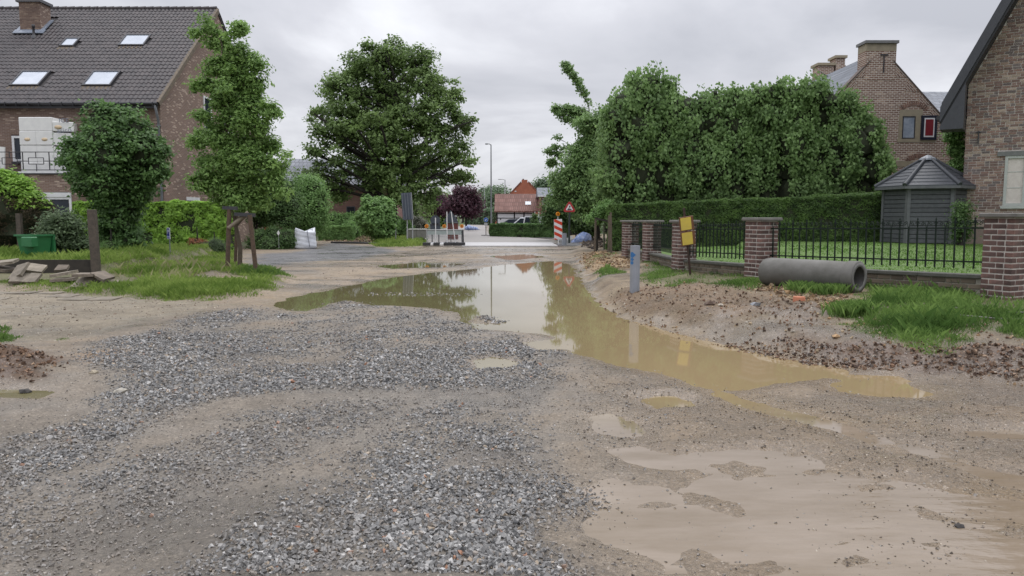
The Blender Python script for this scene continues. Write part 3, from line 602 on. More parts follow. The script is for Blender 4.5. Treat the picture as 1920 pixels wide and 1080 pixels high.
# ---- big brown brick house on the other side of the hedge
def left_house():
    X1 = xat(299, 34, 6.7); X0 = -38.; Y0, YR, Y1 = 34., 41., 48.; ZE, ZR = 6.75, 12.45; sl = (ZR - ZE) / (YR - Y0)
    t = thing('house', (X1 - 6, Y0, 0), 'brown brick house with dark pantiled roof and four skylights behind the hedge', 'house')
    w = MB(); w.box(X0, Y0, -.2, X1, Y1, ZE - .02); w.build('wall', M_BR1, t)
    g = MB(); g.prism([(Y0 + .003, -.2), (Y1 - .003, -.2), (Y1 - .003, ZE), (YR, ZR - .03), (Y0 + .003, ZE)], X1 - .3, X1 + .012, 'x'); g.build('gable_wall', M_BR1Y, t)
    zf = lambda y: ZE + sl * (y - Y0)
    d = MB(); d.prism([(Y0 - .35, zf(Y0 - .35) - .1), (Y0 - .35, zf(Y0 - .35)), (YR, ZR), (Y1 + .35, zf(Y0 - .35)), (Y1 + .35, zf(Y0 - .35) - .1), (YR, ZR - .12)], X0, X1 + .07, 'x')
    rf = d.build('roof', mat('roof_board', (.05, .045, .045), .8), t)
    # skylights: (px of centre, py of centre, width px)
    sk = []
    for px, py, wp, hh in ((57, 151, 48, 1.18), (191, 151, 46, 1.18), (131, 83, 22, .72), (253, 79, 42, 1.0)):
        # where the sight line through the pixel meets the slope
        x, fy, fz = ray(px, py); y = (ZE - sl * Y0 - EYE) / (fz / fy - sl); xx = float(x / fy * y); ww = wp / FPX * y
        sk.append((xx, float(y), float(ww), hh))
    c = math.atan(sl)
    clips = [(x - w / 2 - .06, x + w / 2 + .06, y - h * .5 * math.cos(c), y + h * .5 * math.cos(c)) for x, y, w, h in sk]
    cx, cy = xat(57, 38.9, 11), 38.9
    clips.append((cx - .75, cx + .55, cy - .3, cy + 1.2))
    tiled_roof('roof_tiles', X0, X1 + .1, zf, Y0 - .38, YR, .21, .33, M_TILE, rf, clips=clips)
    tiled_roof('roof_tiles', X0, X1 + .1, lambda y: ZR - sl * (y - YR), Y1 + .38, YR, .42, .66, M_TILE, rf)
    r = MB()
    for i in range(int((X1 + .1 - X0) / .42)):
        x = X0 + i * .42; r.tube([(x, YR, ZR + .03), (x + .44, YR, ZR + .045)], [.11, .125], 8)
    o = r.build('ridge_tiles', M_TILE, rf); o['kind'] = 'stuff'
    r = MB()
    for i in range(27):   # the verge tiles, gone brown with moss
        s = i / 27; y = Y0 - .36 + s * (YR - Y0 + .3); z = zf(y) + .06
        r.cbox((X1 + .06, y + .14, z + .1), (.2, .34, .05), rot=(c, 0, 0)); r.cbox((X1 + .15, y + .14, z + .02), (.03, .34, .2), rot=(c, 0, 0))
    o = r.build('verge_tiles', M_TILEM, rf); o['kind'] = 'stuff'
    for x, y, w, h in sk:
        Mx = Matrix.Translation((x, y, zf(y) + .10)) @ Matrix.Rotation(c, 4, 'X')
        f = MB(); hw, hh = w / 2, h / 2; e = .07
        for a in ((-hw - e, -hh - e, hw + e, -hh), (-hw - e, hh, hw + e, hh + e), (-hw - e, -hh, -hw, hh), (hw, -hh, hw + e, hh)): f.box(a[0], a[1], -.08, a[2], a[3], .05, M=Mx)
        fo = f.build('skylight', M_DARKM, rf if False else t); MB().box(-hw, -hh, -.02, hw, hh, .015, M=Mx).build('pane', M_SKYGL, fo)
        MB().box(-hw - .1, -hh - .32, -.05, hw + .1, -hh - .075, -.02, M=Mx).build('flashing', M_TILEM, fo)
    # gutter, brackets, downpipe
    zg = zf(Y0 - .35)
    gm = MB(); gm.tube([(X0, Y0 - .44, zg - .03), (X1 + .1, Y0 - .44, zg - .03)], .075, 8)
    for i in range(44): gm.box(X1 - .1 - i * .5, Y0 - .53, zg - .13, X1 - .07 - i * .5, Y0 - .35, zg + .03)
    gm.box(X0, Y0 - .36, zg - .22, X1 + .05, Y0 - .30, zg + .01); gm.build('gutter', mat('black_gutter', (.02, .02, .024), .45), t)
    p = MB(); p.tube([(X1 - .02, Y0 - .44, zg - .05), (X1 + .03, Y0 - .43, zg - .35), (X1 - .0, Y0 - .2, zg - .75), (X1 - .05, Y0 - .09, zg - .95), (X1 - .05, Y0 - .09, .1)], .055, 10)
    for z in (.9, 2.6, 4.3, 5.5): p.box(X1 - .12, Y0 - .155, z, X1 + .02, Y0 - .0, z + .04)
    p.build('downpipe', M_ZINC, t)
    # chimney
    zb = zf(cy - .3); ztop = at(57, 0, cy)[2] + .02; hw = .52
    cm = MB(); cm.box(cx - hw, cy, zb - .6, cx + hw, cy + .9, ztop - .12); co = cm.build('chimney', brickmat('chimney_brick', (.13, .085, .07), (.27, .20, .15), (.17, .14, .12), 'x', .21, .065, .008, dark=(.19, .13, .10)), t)
    MB().box(cx - hw - .003, cy + .003, zb - .3, cx + hw + .003, cy + .897, ztop - .13).build('side_brick', M_BR1Y, co)
    MB().box(cx - hw - .1, cy - .1, ztop - .12, cx + hw + .1, cy + 1.0, ztop + .02).build('chimney_cap', mat('cap_slab', (.12, .12, .13), .7), co)
    l = MB(); l.cbox((cx, cy - .12, zf(cy - .12) + .13), (2 * hw + .5, .35, .05), rot=(c, 0, 0)); l.cbox((cx + hw + .09, cy + .35, zf(cy + .35) + .14), (.2, 1.25, .05), rot=(c, 0, 0)); l.cbox((cx - hw - .09, cy + .35, zf(cy + .35) + .14), (.2, 1.25, .05), rot=(c, 0, 0))
    l.build('flashing', M_LEAD, co)
    for dx in (.43, -1.55):
        vx, vy = cx + dx, cy - .45; b = zf(vy)
        v = MB(); v.lathe([(.16, -.1), (.10, .05), (.06, .1), (.055, .45), (.075, .46), (.075, .6), (.0, .62)], 10, (vx, vy, b + .06)); v.build('roof_vent', M_DARKM, t)
    # gable windows
    for px, py0, py1, Yw in ((395, 182, 246, 39.2), (431, 205, 250, 42.0)):
        z0 = at(0, py1, Yw)[2]; z1 = at(0, py0, Yw)[2]
        Mw = Matrix.Translation((X1 + .03, Yw - .45, z0)) @ Matrix.Rotation(PI / 2, 4, 'Z')
        window(t, Mw, .95, z1 - z0, M_WHITE, M_GLASS, .08, .09)
    for yy in (36.3, 39.3):
        MB().box(X1 - .05, yy, 2.25, X1 + .05, yy + 1.5, 2.42).build('lintel', M_WHITE, t)
        Mw = Matrix.Translation((X1 + .02, yy + .1, 1.2)) @ Matrix.Rotation(PI / 2, 4, 'Z'); window(t, Mw, 1.3, 1.04, M_DARKM, M_GLASS, .06, .06)
    # facade window on the terrace
    wx0 = xat(33, Y0); z0 = at(0, 303, Y0)[2]; z1 = at(0, 255, Y0)[2]
    window(t, TM(wx0, Y0 - .03, z0), 1.1, z1 - z0, M_WHITE, M_GLASS, .1, .1)
    MB().box(wx0 - .05, Y0 - .12, z0 - .09, wx0 + 1.2, Y0 + .01, z0 - .003).build('sill', M_DARKM, t)
    MB().box(wx0 - .06, Y0 - .02, z1 + .003, wx0 + 1.16, Y0 - .004, z1 + .06).build('window_head', mat('brown_lintel', (.06, .03, .025), .8), t)
    # terrace block in front
    YT = 32.; zt = at(0, 327, YT)[2]; XT = xat(150, YT)
    MB().box(X0, YT, at(0, 360, YT)[2], XT, Y0 - .003, zt).build('terrace_wall', M_BR1, t)
    MB().box(XT - .45, YT + .004, -.2, XT - .004, Y0 - .006, at(0, 360, YT)[2] - .003).build('terrace_pier', M_BR1, t)
    MB().box(X0, YT + 1.2, -.2, XT - .46, YT + 1.4, at(0, 360, YT)[2] - .004).build('inner_wall', mat('dark_room_wall', (.10, .09, .085), .9), t)  # plain dark grey brown wall behind the window
    MB().box(X0, YT - .07, zt, XT + .06, Y0 - .004, zt + .05).build('terrace_edge', M_DARKM, t)
    MB().box(xat(40, YT), YT - .05, zt + .053, XT + .02, YT + .15, zt + .12).build('terrace_kerb', M_WHITE, t)
    # big ground floor window
    zb = .9; zh = at(0, 361, YT)[2]; xa = xat(66, YT); xb = xat(136, YT)
    MB().box(xa - .5, YT - .06, zh - .19, xb, YT + .1, zh).build('window_head', M_WHITE, t)
    window(t, TM(xa - 1.0, YT + .02, zb), xb - xa + 1.0, zh - .19 - zb, M_WHITE, M_GLASS, .1, .1, mull=(1.62,))
    return t, YT, zt
LH, YT, ZT = left_house()
def railing():
    y = YT + .02; z0 = ZT + .13; z1 = at(0, 285, YT)[2]; xs = xat(-60, YT); xe = xat(146, YT)
    t = thing('balcony_railing', ((xs + xe) / 2, y, z0), 'thin dark iron railing with squares on the terrace edge', 'railing')
    m = M_DARKM; r = .018
    for z in (z1, z0 + .06): MB().cbox(((xs + xe) / 2, y, z), (xe - xs, .035, .03)).build('rail', m, t)
    zc = (z0 + z1) / 2; step = 1.12; x = xat(98, YT); k = 0
    xx = [x - step * i for i in range(4)] + [x + step]
    for q in xx: MB().cbox((q, y, zc + .02), (.03, .034, z1 - z0 - .08)).build('post', m, t)
    for q in xx:
        a, b = q - step + .24, q - .24; f = MB(); h0, h1 = z0 + .3, z1 - .24
        f.cbox(((a + b) / 2, y, h1), (b - a, .02, .026)); f.cbox(((a + b) / 2, y, h0), (b - a, .02, .026)); f.cbox((a, y, (h0 + h1) / 2), (.026, .021, h1 - h0)); f.cbox((b, y, (h0 + h1) / 2), (.026, .021, h1 - h0))
        f.cbox(((a + b) / 2, y, (h1 + z1) / 2), (.026, .02, z1 - h1)); f.cbox(((a + b) / 2, y, (h0 + z0) / 2), (.026, .02, h0 - z0)); f.cbox((b + .12, y, (h0 + h1) / 2), (.24, .02, .024)); f.cbox((a - .12, y, (h0 + h1) / 2), (.24, .02, .024))
        f.build('square', m, t)
railing()
def insulation():
    Y = 33.1; M1 = mat('insulation_wrap', (.74, .74, .72), .45, (.66, .66, .65), 4, bump=.15, bscale=6); o_ = mat('orange_print', (.58, .42, .24), .6, (.66, .55, .40), 30); gr = mat('grey_print', (.22, .24, .30), .6)
    x0, x1, x2 = xat(58, Y), xat(118, Y), xat(150, Y); zs = [ZT + .06] + [at(0, p, Y)[2] for p in (305, 274, 248, 222)]
    t = thing('insulation_stack', ((x0 + x2) / 2, Y, zs[0]), 'white wrapped insulation packs stacked against the terrace wall', 'insulation')
    xm = (x0 + x1) / 2
    for i in range(4):
        cells = [(x0, x1)] if i == 3 else [(x0, xm - .004), (xm + .004, x1)]
        for a, b in cells: MB().box(a, Y - .45 + .02 * (i % 2), zs[i] + .006, b, Y + .5, zs[i + 1], bev=.02).build('pack', M1, t)
    for i in range(4):   # the taller side pile turned a little away
        M = TM(x1 + .01, Y - .40, 0, R(20)); MB().box(0, 0, zs[i] + .004, x2 - x1 + .05, .8, zs[i + 1] - .06 - (.04 * i if i == 3 else 0), M=M, bev=.02).build('pack', M1, t)
    zc = (zs[2] + zs[3]) / 2 - .05
    for xx in ((x0 + xm) / 2 - .02, (xm + x1) / 2 + .02): e = MB(); e.lathe([(.0, .0), (.13, .0), (.13, .012), (0, .012)], 14, M=Matrix.Translation((xx, Y - .448, zc)) @ Matrix.Rotation(PI / 2, 4, 'X') @ Matrix.Diagonal((1, .55, 1, 1))); e.build('round_print', o_, t)
    off = parent_off(t); dx = Vector((x1 + .36, Y - .30, 0)) - off
    e = MB(); e.lathe([(.0, .0), (.14, .0), (.14, .012), (0, .012)], 14, M=Matrix.Translation((x1 + .22, Y - .34, at(0, 240, Y)[2])) @ Matrix.Rotation(R(20), 4, 'Z') @ Matrix.Rotation(PI / 2, 4, 'X') @ Matrix.Diagonal((1, .6, 1, 1))); e.build('round_print', o_, t)
    text('lettering', 'ICE', .26, gr, t, (dx.x + .1, dx.y - .02, at(0, 228, Y)[2] - off.z), (PI / 2, 0, R(20)))
    text('lettering', 'asico', .28, gr, t, (dx.x + .1, dx.y - .02, at(0, 246, Y)[2] - off.z), (PI / 2, R(-8), R(20)))
    # two pale boards leaning at the far end
    for a, b, rz in ((xat(2, Y), .55, 12), (xat(14, Y), .5, 24)):
        o = MB().cbox((a, Y - .3, ZT + .66), (b, .06, 1.15), rot=(0, R(rz - 20), 0)).build('leaning_board', M1)
        tag(o, 'pale board %s behind the railing' % ('propped upright' if rz == 12 else 'leaning over to one side'), 'board', 'pale boards on the terrace')
insulation()

# ---- near brick house: real bricks on its gable
def near_house():
    a = R(-34); C = Vector((xat(1806, 25, 2.8), 25., 0)); Mx = Matrix.Translation(C) @ Matrix.Rotation(a, 4, 'Z')
    t = thing('brick_house', C, 'red brown brick house with thick dark verge board and pale window', 'house')
    S = 2.05; ZE = 6.09; off = -.0
    zr = lambda u: ZE + S * u
    Wd = 9.
    U = Wd / 2
    core_ = MB(); core_.prism([(0.012, .3), (Wd - .012, .3), (Wd - .012, ZE), (U, zr(U)), (.012, ZE)], .012, 9., 'y', M=Mx)
    core_.build('wall', mat('mortar', (.62, .57, .53), .95, (.54, .49, .45), 8, bump=.3), t)
    # windows cut out of the coursing
    wu0, wu1, wz0, wz1 = 1.14, 3.0, 1.83, 3.42
    V = []; F = []; cs = []
    base = np.array([(x, y, z) for z in (0, 1) for x, y in ((0, 0), (1, 0), (1, 1), (0, 1))], float); fc = np.array([(0, 1, 5, 4), (1, 2, 6, 5), (3, 0, 4, 7), (4, 5, 6, 7), (3, 2, 1, 0)])
    bh, bl, j = .082, .235, .019; row = 0; z = 1.32
    while z < 11.5:
        u = -.0 if row % 2 == 0 else -.11
        while u < Wd:
            L_ = bl if random.random() < .8 else bl * .55
            a0, a1 = max(u, 0), min(u + L_ - j, Wd); zt = z + bh - j
            if z < wz1 + .16 and zt > wz0 - .1:      # cut bricks up to the window opening
                lim0, lim1 = (wu0 - .012, wu1 + .012) if z < wz1 - .01 else (wu0 - .225, wu1 + .305)
                pcs = [(a0, min(a1, lim0)), (max(a0, lim1), a1)]
            else: pcs = [(a0, a1)]
            for a0, a1 in pcs:
              if a1 - a0 > .03 and zt < zr(a0) - .02 and zt < zr(Wd - a1) - .02:
                w = random.uniform(-.004, .004); q = base * np.array([a1 - a0, .1, bh - j + random.uniform(-.003, .003)]) + np.array([a0, -.004 + w, z + random.uniform(-.003, .003)])
                q[:, 2] += RNG.normal(size=8) * .0015
                F.append(fc + len(V) * 8); V.append(q); cs.append(random.random())
            u += L_
        z += bh; row += 1
    V = np.concatenate(V); V = V @ np.array(Mx.to_3x3()).T + np.array(C)
    cols = np.array([(.225, .145, .12), (.18, .12, .105), (.28, .20, .16), (.165, .135, .13), (.34, .27, .22), (.20, .135, .115)])
    cc = cols[(np.array(cs) * 5.99).astype(int)] * (.8 + .4 * RNG.random((len(cs), 1)))
    o = npmesh('bricks', V, np.concatenate(F), M_COLBR, t, cols={'col': np.repeat(cc, 8, 0)}, off=parent_off(t)); o['kind'] = 'stuff'
    # soldier course and plinth
    n = 40
    for i in range(24): MB().box(.02 + i * .085, -.006, 1.16, .09 + i * .085, .1, 1.31, M=Mx).build('soldier_brick', mat('pale_brick', (.36, .30, .25), .85, (.26, .2, .16), 7), t)
    MB().box(-.02, -.04, .3, Wd, .03, 1.15, M=Mx).build('plinth', mat('plinth_stone', (.24, .185, .15), .85, (.18, .14, .12), 6, bump=.3), t)
    # window
    mw = mat('sage_frame', (.43, .45, .42), .5, (.38, .40, .38)); Mw = Mx @ Matrix.Translation((wu0, .02, wz0))
    window(t, Mw, wu1 - wu0, wz1 - wz0, mw, M_GLASS, .10, .08, mull=(.55, 1.08), trans=((wz1 - wz0) * .36, (wz1 - wz0) * .68))
    MB().box(wu0 - .22, -.05, wz1 + .005, wu1 + .3, .08, wz1 + .15, M=Mx).build('lintel', mat('grey_lintel', (.17, .175, .17), .6), t)
    MB().box(wu0 - .06, -.07, wz0 - .09, wu1 + .06, .06, wz0 - .004, M=Mx).build('sill', mw, t)
    cu = MB()
    for k in range(10): cu.box(wu0 + .08 + k * .05, .055, wz0 + .08, wu0 + .12 + k * .05, .07 + .01 * (k % 2), wz1 - .08, M=Mx)
    # wall anchors
    for u, z, h in ((.35, 3.85, .42), (2.4, 6.1, .45)): MB().box(u, -.04, z, u + .035, -.012, z + h, M=Mx).box(u - .05, -.045, z + h - .06, u + .085, -.012, z + h - .03, M=Mx).build('wall_anchor', M_DARKM, t)
    # roof with deep overhang
    dm = mat('dark_fascia', (.045, .048, .057), .45, (.035, .037, .045)); eu = -.66; th = .34
    zo = zr(0) + .06
    def slope(u): return zo + S * u
    for s in (1, -1):
        f = (lambda u: u) if s == 1 else (lambda u: Wd - u)
        q = [(f(eu), slope(eu) - th * .1), (f(eu), slope(eu) + th), (f(U), slope(U) + th), (f(U), slope(U) - th * .1)]
        if s == -1: q = q[::-1]
        MB().prism(q, -.98, 9.3, 'y', M=Mx).build('roof', mat('slate', (.06, .065, .075), .45, (.045, .05, .06), 5, bump=.3), t)
        v = [(f(eu - .03), slope(eu) - .30), (f(eu - .03), slope(eu) + .20), (f(U), slope(U) + .24), (f(U), slope(U) - .30)]
        if s == -1: v = v[::-1]
        MB().prism(v, -1.04, -.985, 'y', M=Mx).build('verge_board', dm, t)
        v = [(f(eu), slope(eu) - .42), (f(eu), slope(eu) - .1), (f(U), slope(U) - .1), (f(U), slope(U) - .38)]
        if s == -1: v = v[::-1]
        MB().prism(v, -.98, -.01, 'y', M=Mx).build('soffit', mat('soffit', (.022, .023, .028), .6), t)
    MB().prism([(eu - .02, slope(eu) - .52), (-.02, slope(eu) - .52), (-.02, slope(0) - .43), (eu - .02, slope(eu) - .425)], -1.03, -.02, 'y', M=Mx).build('eave_box', dm, t)
    g = MB(); g.tube([Mx @ Vector((eu - .1, -.5, slope(eu) - .08)), Mx @ Vector((eu - .1, 9.2, slope(eu) - .08))], .08, 8); g.build('gutter', M_DARKM, t)
M_COLBR = bpy.data.materials.new('brick_faces'); M_COLBR.use_nodes = True
def _colmat(m, rough=.85, nscale=40, lo=.75, hi=1.25, bump=.4, spec=.3):
    t = m.node_tree; N = t.nodes.new; L = t.links.new; b = t.nodes['Principled BSDF']; b.inputs['Roughness'].default_value = rough; b.inputs['Specular IOR Level'].default_value = spec
    a = N('ShaderNodeAttribute'); a.attribute_name = 'col'; tc = N('ShaderNodeTexCoord'); n = N('ShaderNodeTexNoise'); n.inputs['Scale'].default_value = nscale; n.inputs['Detail'].default_value = 5; L(tc.outputs['Object'], n.inputs['Vector'])
    r = N('ShaderNodeMapRange'); r.inputs[1].default_value = .3; r.inputs[2].default_value = .7; r.inputs[3].default_value = lo; r.inputs[4].default_value = hi; L(n.outputs[0], r.inputs[0])
    h = N('ShaderNodeHueSaturation'); L(a.outputs['Color'], h.inputs['Color']); L(r.outputs[0], h.inputs['Value']); L(h.outputs[0], b.inputs['Base Color'])
    if bump: bp = N('ShaderNodeBump'); bp.inputs['Strength'].default_value = bump; bp.inputs['Distance'].default_value = .008; L(n.outputs[0], bp.inputs['Height']); L(bp.outputs[0], b.inputs['Normal'])
_colmat(M_COLBR); near_house()

# ---- house with stepped chimney gable behind the gazebo
M_BR2 = brickmat('red_brick', (.22, .135, .10), (.42, .31, .235), (.58, .53, .47), 'x', .21, .078, .012, dark=(.22, .13, .095))
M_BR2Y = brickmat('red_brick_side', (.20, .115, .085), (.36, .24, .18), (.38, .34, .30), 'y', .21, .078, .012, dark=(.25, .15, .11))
M_SLATE = brickmat('blue_slates', (.10, .115, .14), (.16, .175, .20), (.06, .065, .08), 'x', .3, .2, .012, rough=.5, bump=.5)
M_STONE = mat('sandstone', (.33, .285, .20), .85, (.26, .225, .165), 5, bump=.2)
def chimney_house():
    xat = lambda px, y, z=6.0: float((px - 960) / FPX * (y * CT - (z - EYE) * ST))
    Y = 33.; cx = xat(1653, Y, 8); pz = lambda py: float(at(0, py, Y)[2])
    t = thing('chimney_gable_house', (cx, Y, .4), 'red brick house with chimney gable and one red shutter', 'house')
    S = 1.05; apex = pz(92); hw = 4.4; ze = apex - S * hw
    MB().prism([(cx - hw, .3), (cx + hw, .3), (cx + hw, ze), (cx, apex), (cx - hw, ze)], Y, Y + .35, 'y').build('wall', M_BR2, t)
    MB().box(cx - hw + .01, Y + .36, .3, cx + hw - .01, Y + 9, ze - .1).build('rear_wall', M_BR2Y, t)
    for s in (1, -1):
        q = [(cx + s * (hw + .2), ze - .33), (cx + s * (hw + .2), ze - .15), (cx, apex - .03), (cx, apex - .21)]
        if s == -1: q = q[::-1]
        MB().prism(q, Y + .37, Y + 9, 'y').build('roof', M_SLATE, t)
    # braided brick wedges along the verges, proud of the wall
    for s in (1, -1):
        for i in range(7):
            u0 = .55 + i * .56; 
            if s == 1 and i == 6: continue
            q = [(cx + s * u0, apex - S * u0 - .03), (cx + s * (u0 + .56), apex - S * (u0 + .56) - .03), (cx + s * (u0 - .06), apex - S * (u0 + .56) - .03)]
            if s == 1: q = q[::-1]
            MB().prism(q, Y - .012, Y + .02, 'y').build('braided_brick', brickmat('diag_brick_' + ('a' if s == 1 else 'b'), (.17, .10, .075), (.34, .23, .17), (.50, .45, .40), 'd' if s == 1 else 'e', .21, .078, .012), t)
        q = [(cx + s * .5, apex - S * .5), (cx + s * .5, apex - S * .5 + .06), (cx + s * (hw + .1), apex - S * (hw + .1) + .06), (cx + s * (hw + .1), apex - S * (hw + .1))]
        if s == 1: q = q[::-1]
        MB().prism(q, Y - .04, Y + .36, 'y').build('coping', mat('coping_tile', (.13, .10, .085), .8), t)
    # chimney stack rising out of the gable
    x0, x1 = xat(1624, Y, 8.8), xat(1681, Y, 8.8); zt = pz(77)
    co = MB().box(x0, Y - .015, apex - 1.3, x1, Y + .75, zt - .42).build('chimney', M_BR2, t)
    MB().box(x0 - .002, Y - .018, zt - .42, x1 + .002, Y + .752, zt - .1).build('stone_band', M_STONE, co)
    MB().box(x0 - .07, Y - .09, zt - .098, x1 + .07, Y + .82, zt + .02).build('chimney_cap', mat('grey_cap', (.20, .20, .20), .7), co)
    MB().box(cx + .06, Y - .05, pz(136), cx + .10, Y - .016, pz(105)).box(cx - .08, Y - .05, pz(104), cx + .24, Y - .016, pz(103) + .03).build('wall_anchor', M_DARKM, t)
    # window with stone surround and shutter
    wx0, wx1 = xat(1693, Y), xat(1717, Y); wz0, wz1 = pz(260), pz(218)
    MB().box(wx0 - .14, Y - .02, wz1 + .003, xat(1730, Y), Y + .02, wz1 + .28).build('stone_head', M_STONE, t)
    MB().box(wx0 - .2, Y - .022, wz0 - .15, xat(1757, Y), Y + .02, wz0 - .004).build('stone_sill', M_STONE, t)
    for a, b in ((wx0 - .16, wx0 - .004), (wx1 + .004, xat(1727, Y))): MB().box(a, Y - .018, wz0, b, Y + .02, wz1).build('stone_jamb', M_STONE, t)
    wo_ = window(t, TM(wx0, Y - .002, wz0), wx1 - wx0, wz1 - wz0, M_DARKM, mat('curtain_glass', (.20, .24, .30), .1, (.36, .40, .46), 3), .05, .04)
    cu = MB(); 
    for k in range(7): cu.box(wx0 + .05 + k * .07, Y + .0, wz0 + .05, wx0 + .09 + k * .07, Y + .004, wz1 - .05)
    cu.build('curtain', mat('net_curtain', (.5, .52, .55), .9), wo_)
    sx0, sx1 = xat(1727.5, Y), xat(1757, Y); k = .08
    sh = MB().box(sx0, Y - .07, wz0 - .05, sx1, Y - .02, wz1 + .03).build('shutter', mat('shutter_black', (.012, .014, .03), .5), t)
    MB().box(sx0 + .12, Y - .078, wz0 + .06, sx1 - .12, Y - .0705, wz1 - .08).build('white_border', M_WHITE, sh)
    MB().box(sx0 + .17, Y - .085, wz0 + .12, sx1 - .17, Y - .0785, wz1 - .14).build('red_panel', mat('shutter_red', (.20, .012, .02), .5), sh)
    MB().box(xat(1662, Y), Y - .02, pz(313), xat(1803, Y), Y + .02, pz(302)).build('stone_band', M_STONE, t)
    for (mx, mz, r) in ((1713, 213, .62), (1727, 308, .55)):
        X_, Z_ = xat(mx, Y), pz(mz) - .28
        for i in range(15):
            a = R(40 + 100 * i / 14); M = Matrix.Translation((X_ + r * math.cos(a), Y - .008, Z_ + r * math.sin(a))) @ Matrix.Rotation(-(a - PI / 2), 4, 'Y')
            MB().box(-.03, -.01, 0, .03, .02, .2, M=M).build('arch_brick', mat('arch_brick', (.25, .15, .11), .85, (.17, .10, .08), 3, orand=.3), t)
    # main wing to the side: roof and two more chimneys
    w0 = xat(1500, Y + 4)
    MB().prism([(cx - 8.5, .3), (cx - 8.5, 5.2), (cx - 2, 5.2), (cx - 2, .3)][::-1], Y + 3, Y + 11, 'y').build('side_wall', M_BR2, t)
    zz = lambda py, y: float(at(0, py, y)[2])
    MB().prism([(cx - 9, 5.0), (cx - 9, 5.25), (xat(1598, Y + 6) , zz(100, Y + 6) - 1.2), (cx, 5.0)][::-1], Y + 6, Y + 6.4, 'y').build('side_gable', M_BR2, t)
    y2 = Y + 5.5; 
    MB().add([(xat(1505, y2), y2 - 3, zz(166, y2 - 3)), (cx - .2, y2 - 3, zz(166, y2 - 3)), (cx - .2, y2 + 1, zz(130, y2 + 1)), (xat(1540, y2 + 1), y2 + 1, zz(140, y2 + 1))], [(0, 1, 2, 3)]).build('roof', M_SLATE, t)
    gx = xat(1571, y2 + 3)
    MB().prism([(gx - 2.2, 4), (gx + 2.2, 4), (gx + 2.2, zz(150, y2 + 3) - .9), (gx + .25, zz(122, y2 + 3)), (gx - .25, zz(122, y2 + 3)), (gx - 2.2, zz(150, y2 + 3) - .9)], y2 + 3, y2 + 3.4, 'y').build('side_gable', M_BR2, t)
    for a, b, p0 in ((1562, 1579, 109), (1530, 1559, 123)):
        c2 = MB().box(xat(a, y2 + 2.8), y2 + 2.8, 5, xat(b, y2 + 2.8), y2 + 3.6, zz(p0, y2 + 2.8)).build('chimney', M_BR2, t)
        MB().box(xat(a, y2 + 2.8) - .08, y2 + 2.7, zz(p0, y2 + 2.8) + .003, xat(b, y2 + 2.8) + .08, y2 + 3.7, zz(p0, y2 + 2.8) + .14).build('chimney_cap', M_STONE, c2)
    # lower roof seen between gable and the near house
    y3 = Y + 6; MB().prism([(y3 - 3.5, pz(215) - .3), (y3 - 3.5, pz(215)), (y3 + .6, zz(172, y3 + .6)), (y3 + 4, pz(215))], cx + .5, cx + 11, 'x').build('roof', M_SLATE, t)
    MB().box(cx + 2, Y + 3.2, .3, cx + 10.8, Y + 9, pz(215) - .3).build('side_wall', M_BR2, t)
chimney_house()

# ---- houses far down the road
M_PINK = brickmat('pink_brick', (.24, .135, .12), (.30, .175, .15), (.26, .17, .15), 'x', .21, .065, .008)
M_GREYT = brickmat('grey_tiles', (.14, .15, .17), (.20, .21, .235), (.09, .095, .11), 'x', .34, .36, .03, rough=.5)
def pink_house():
    Y = 62.; x0, x1 = xat(520, Y), xat(745, Y); ze, zr = float(at(0, 348, Y)[2]), float(at(0, 298, Y + 4)[2])
    t = thing('bungalow', ((x0 + x1) / 2, Y, 0), 'pink brick house with grey tiled roof half hidden by the oak', 'house')
    MB().box(x0, Y, -.2, x1, Y + 8, ze).build('wall', M_PINK, t)
    MB().prism([(Y - .4, ze - .15), (Y - .4, ze + .05), (Y + 4, zr), (Y + 8.4, ze + .05), (Y + 8.4, ze - .15)], x0 - .3, x1 + .3, 'x').build('roof', M_GREYT, t)
    for a, b, c, d in ((650, 666, 410, 387), (560, 580, 405, 385)):
        window(t, TM(xat(a, Y), Y - .03, float(at(0, c, Y)[2])), xat(b, Y) - xat(a, Y), float(at(0, d, Y)[2] - at(0, c, Y)[2]), mat('grey_frame', (.10, .11, .14), .5), M_GLASS, .05, .06)
    MB().box(x0, Y - .5, ze - .1, x1, Y - .38, ze + .03).build('gutter', M_DARKM, t)
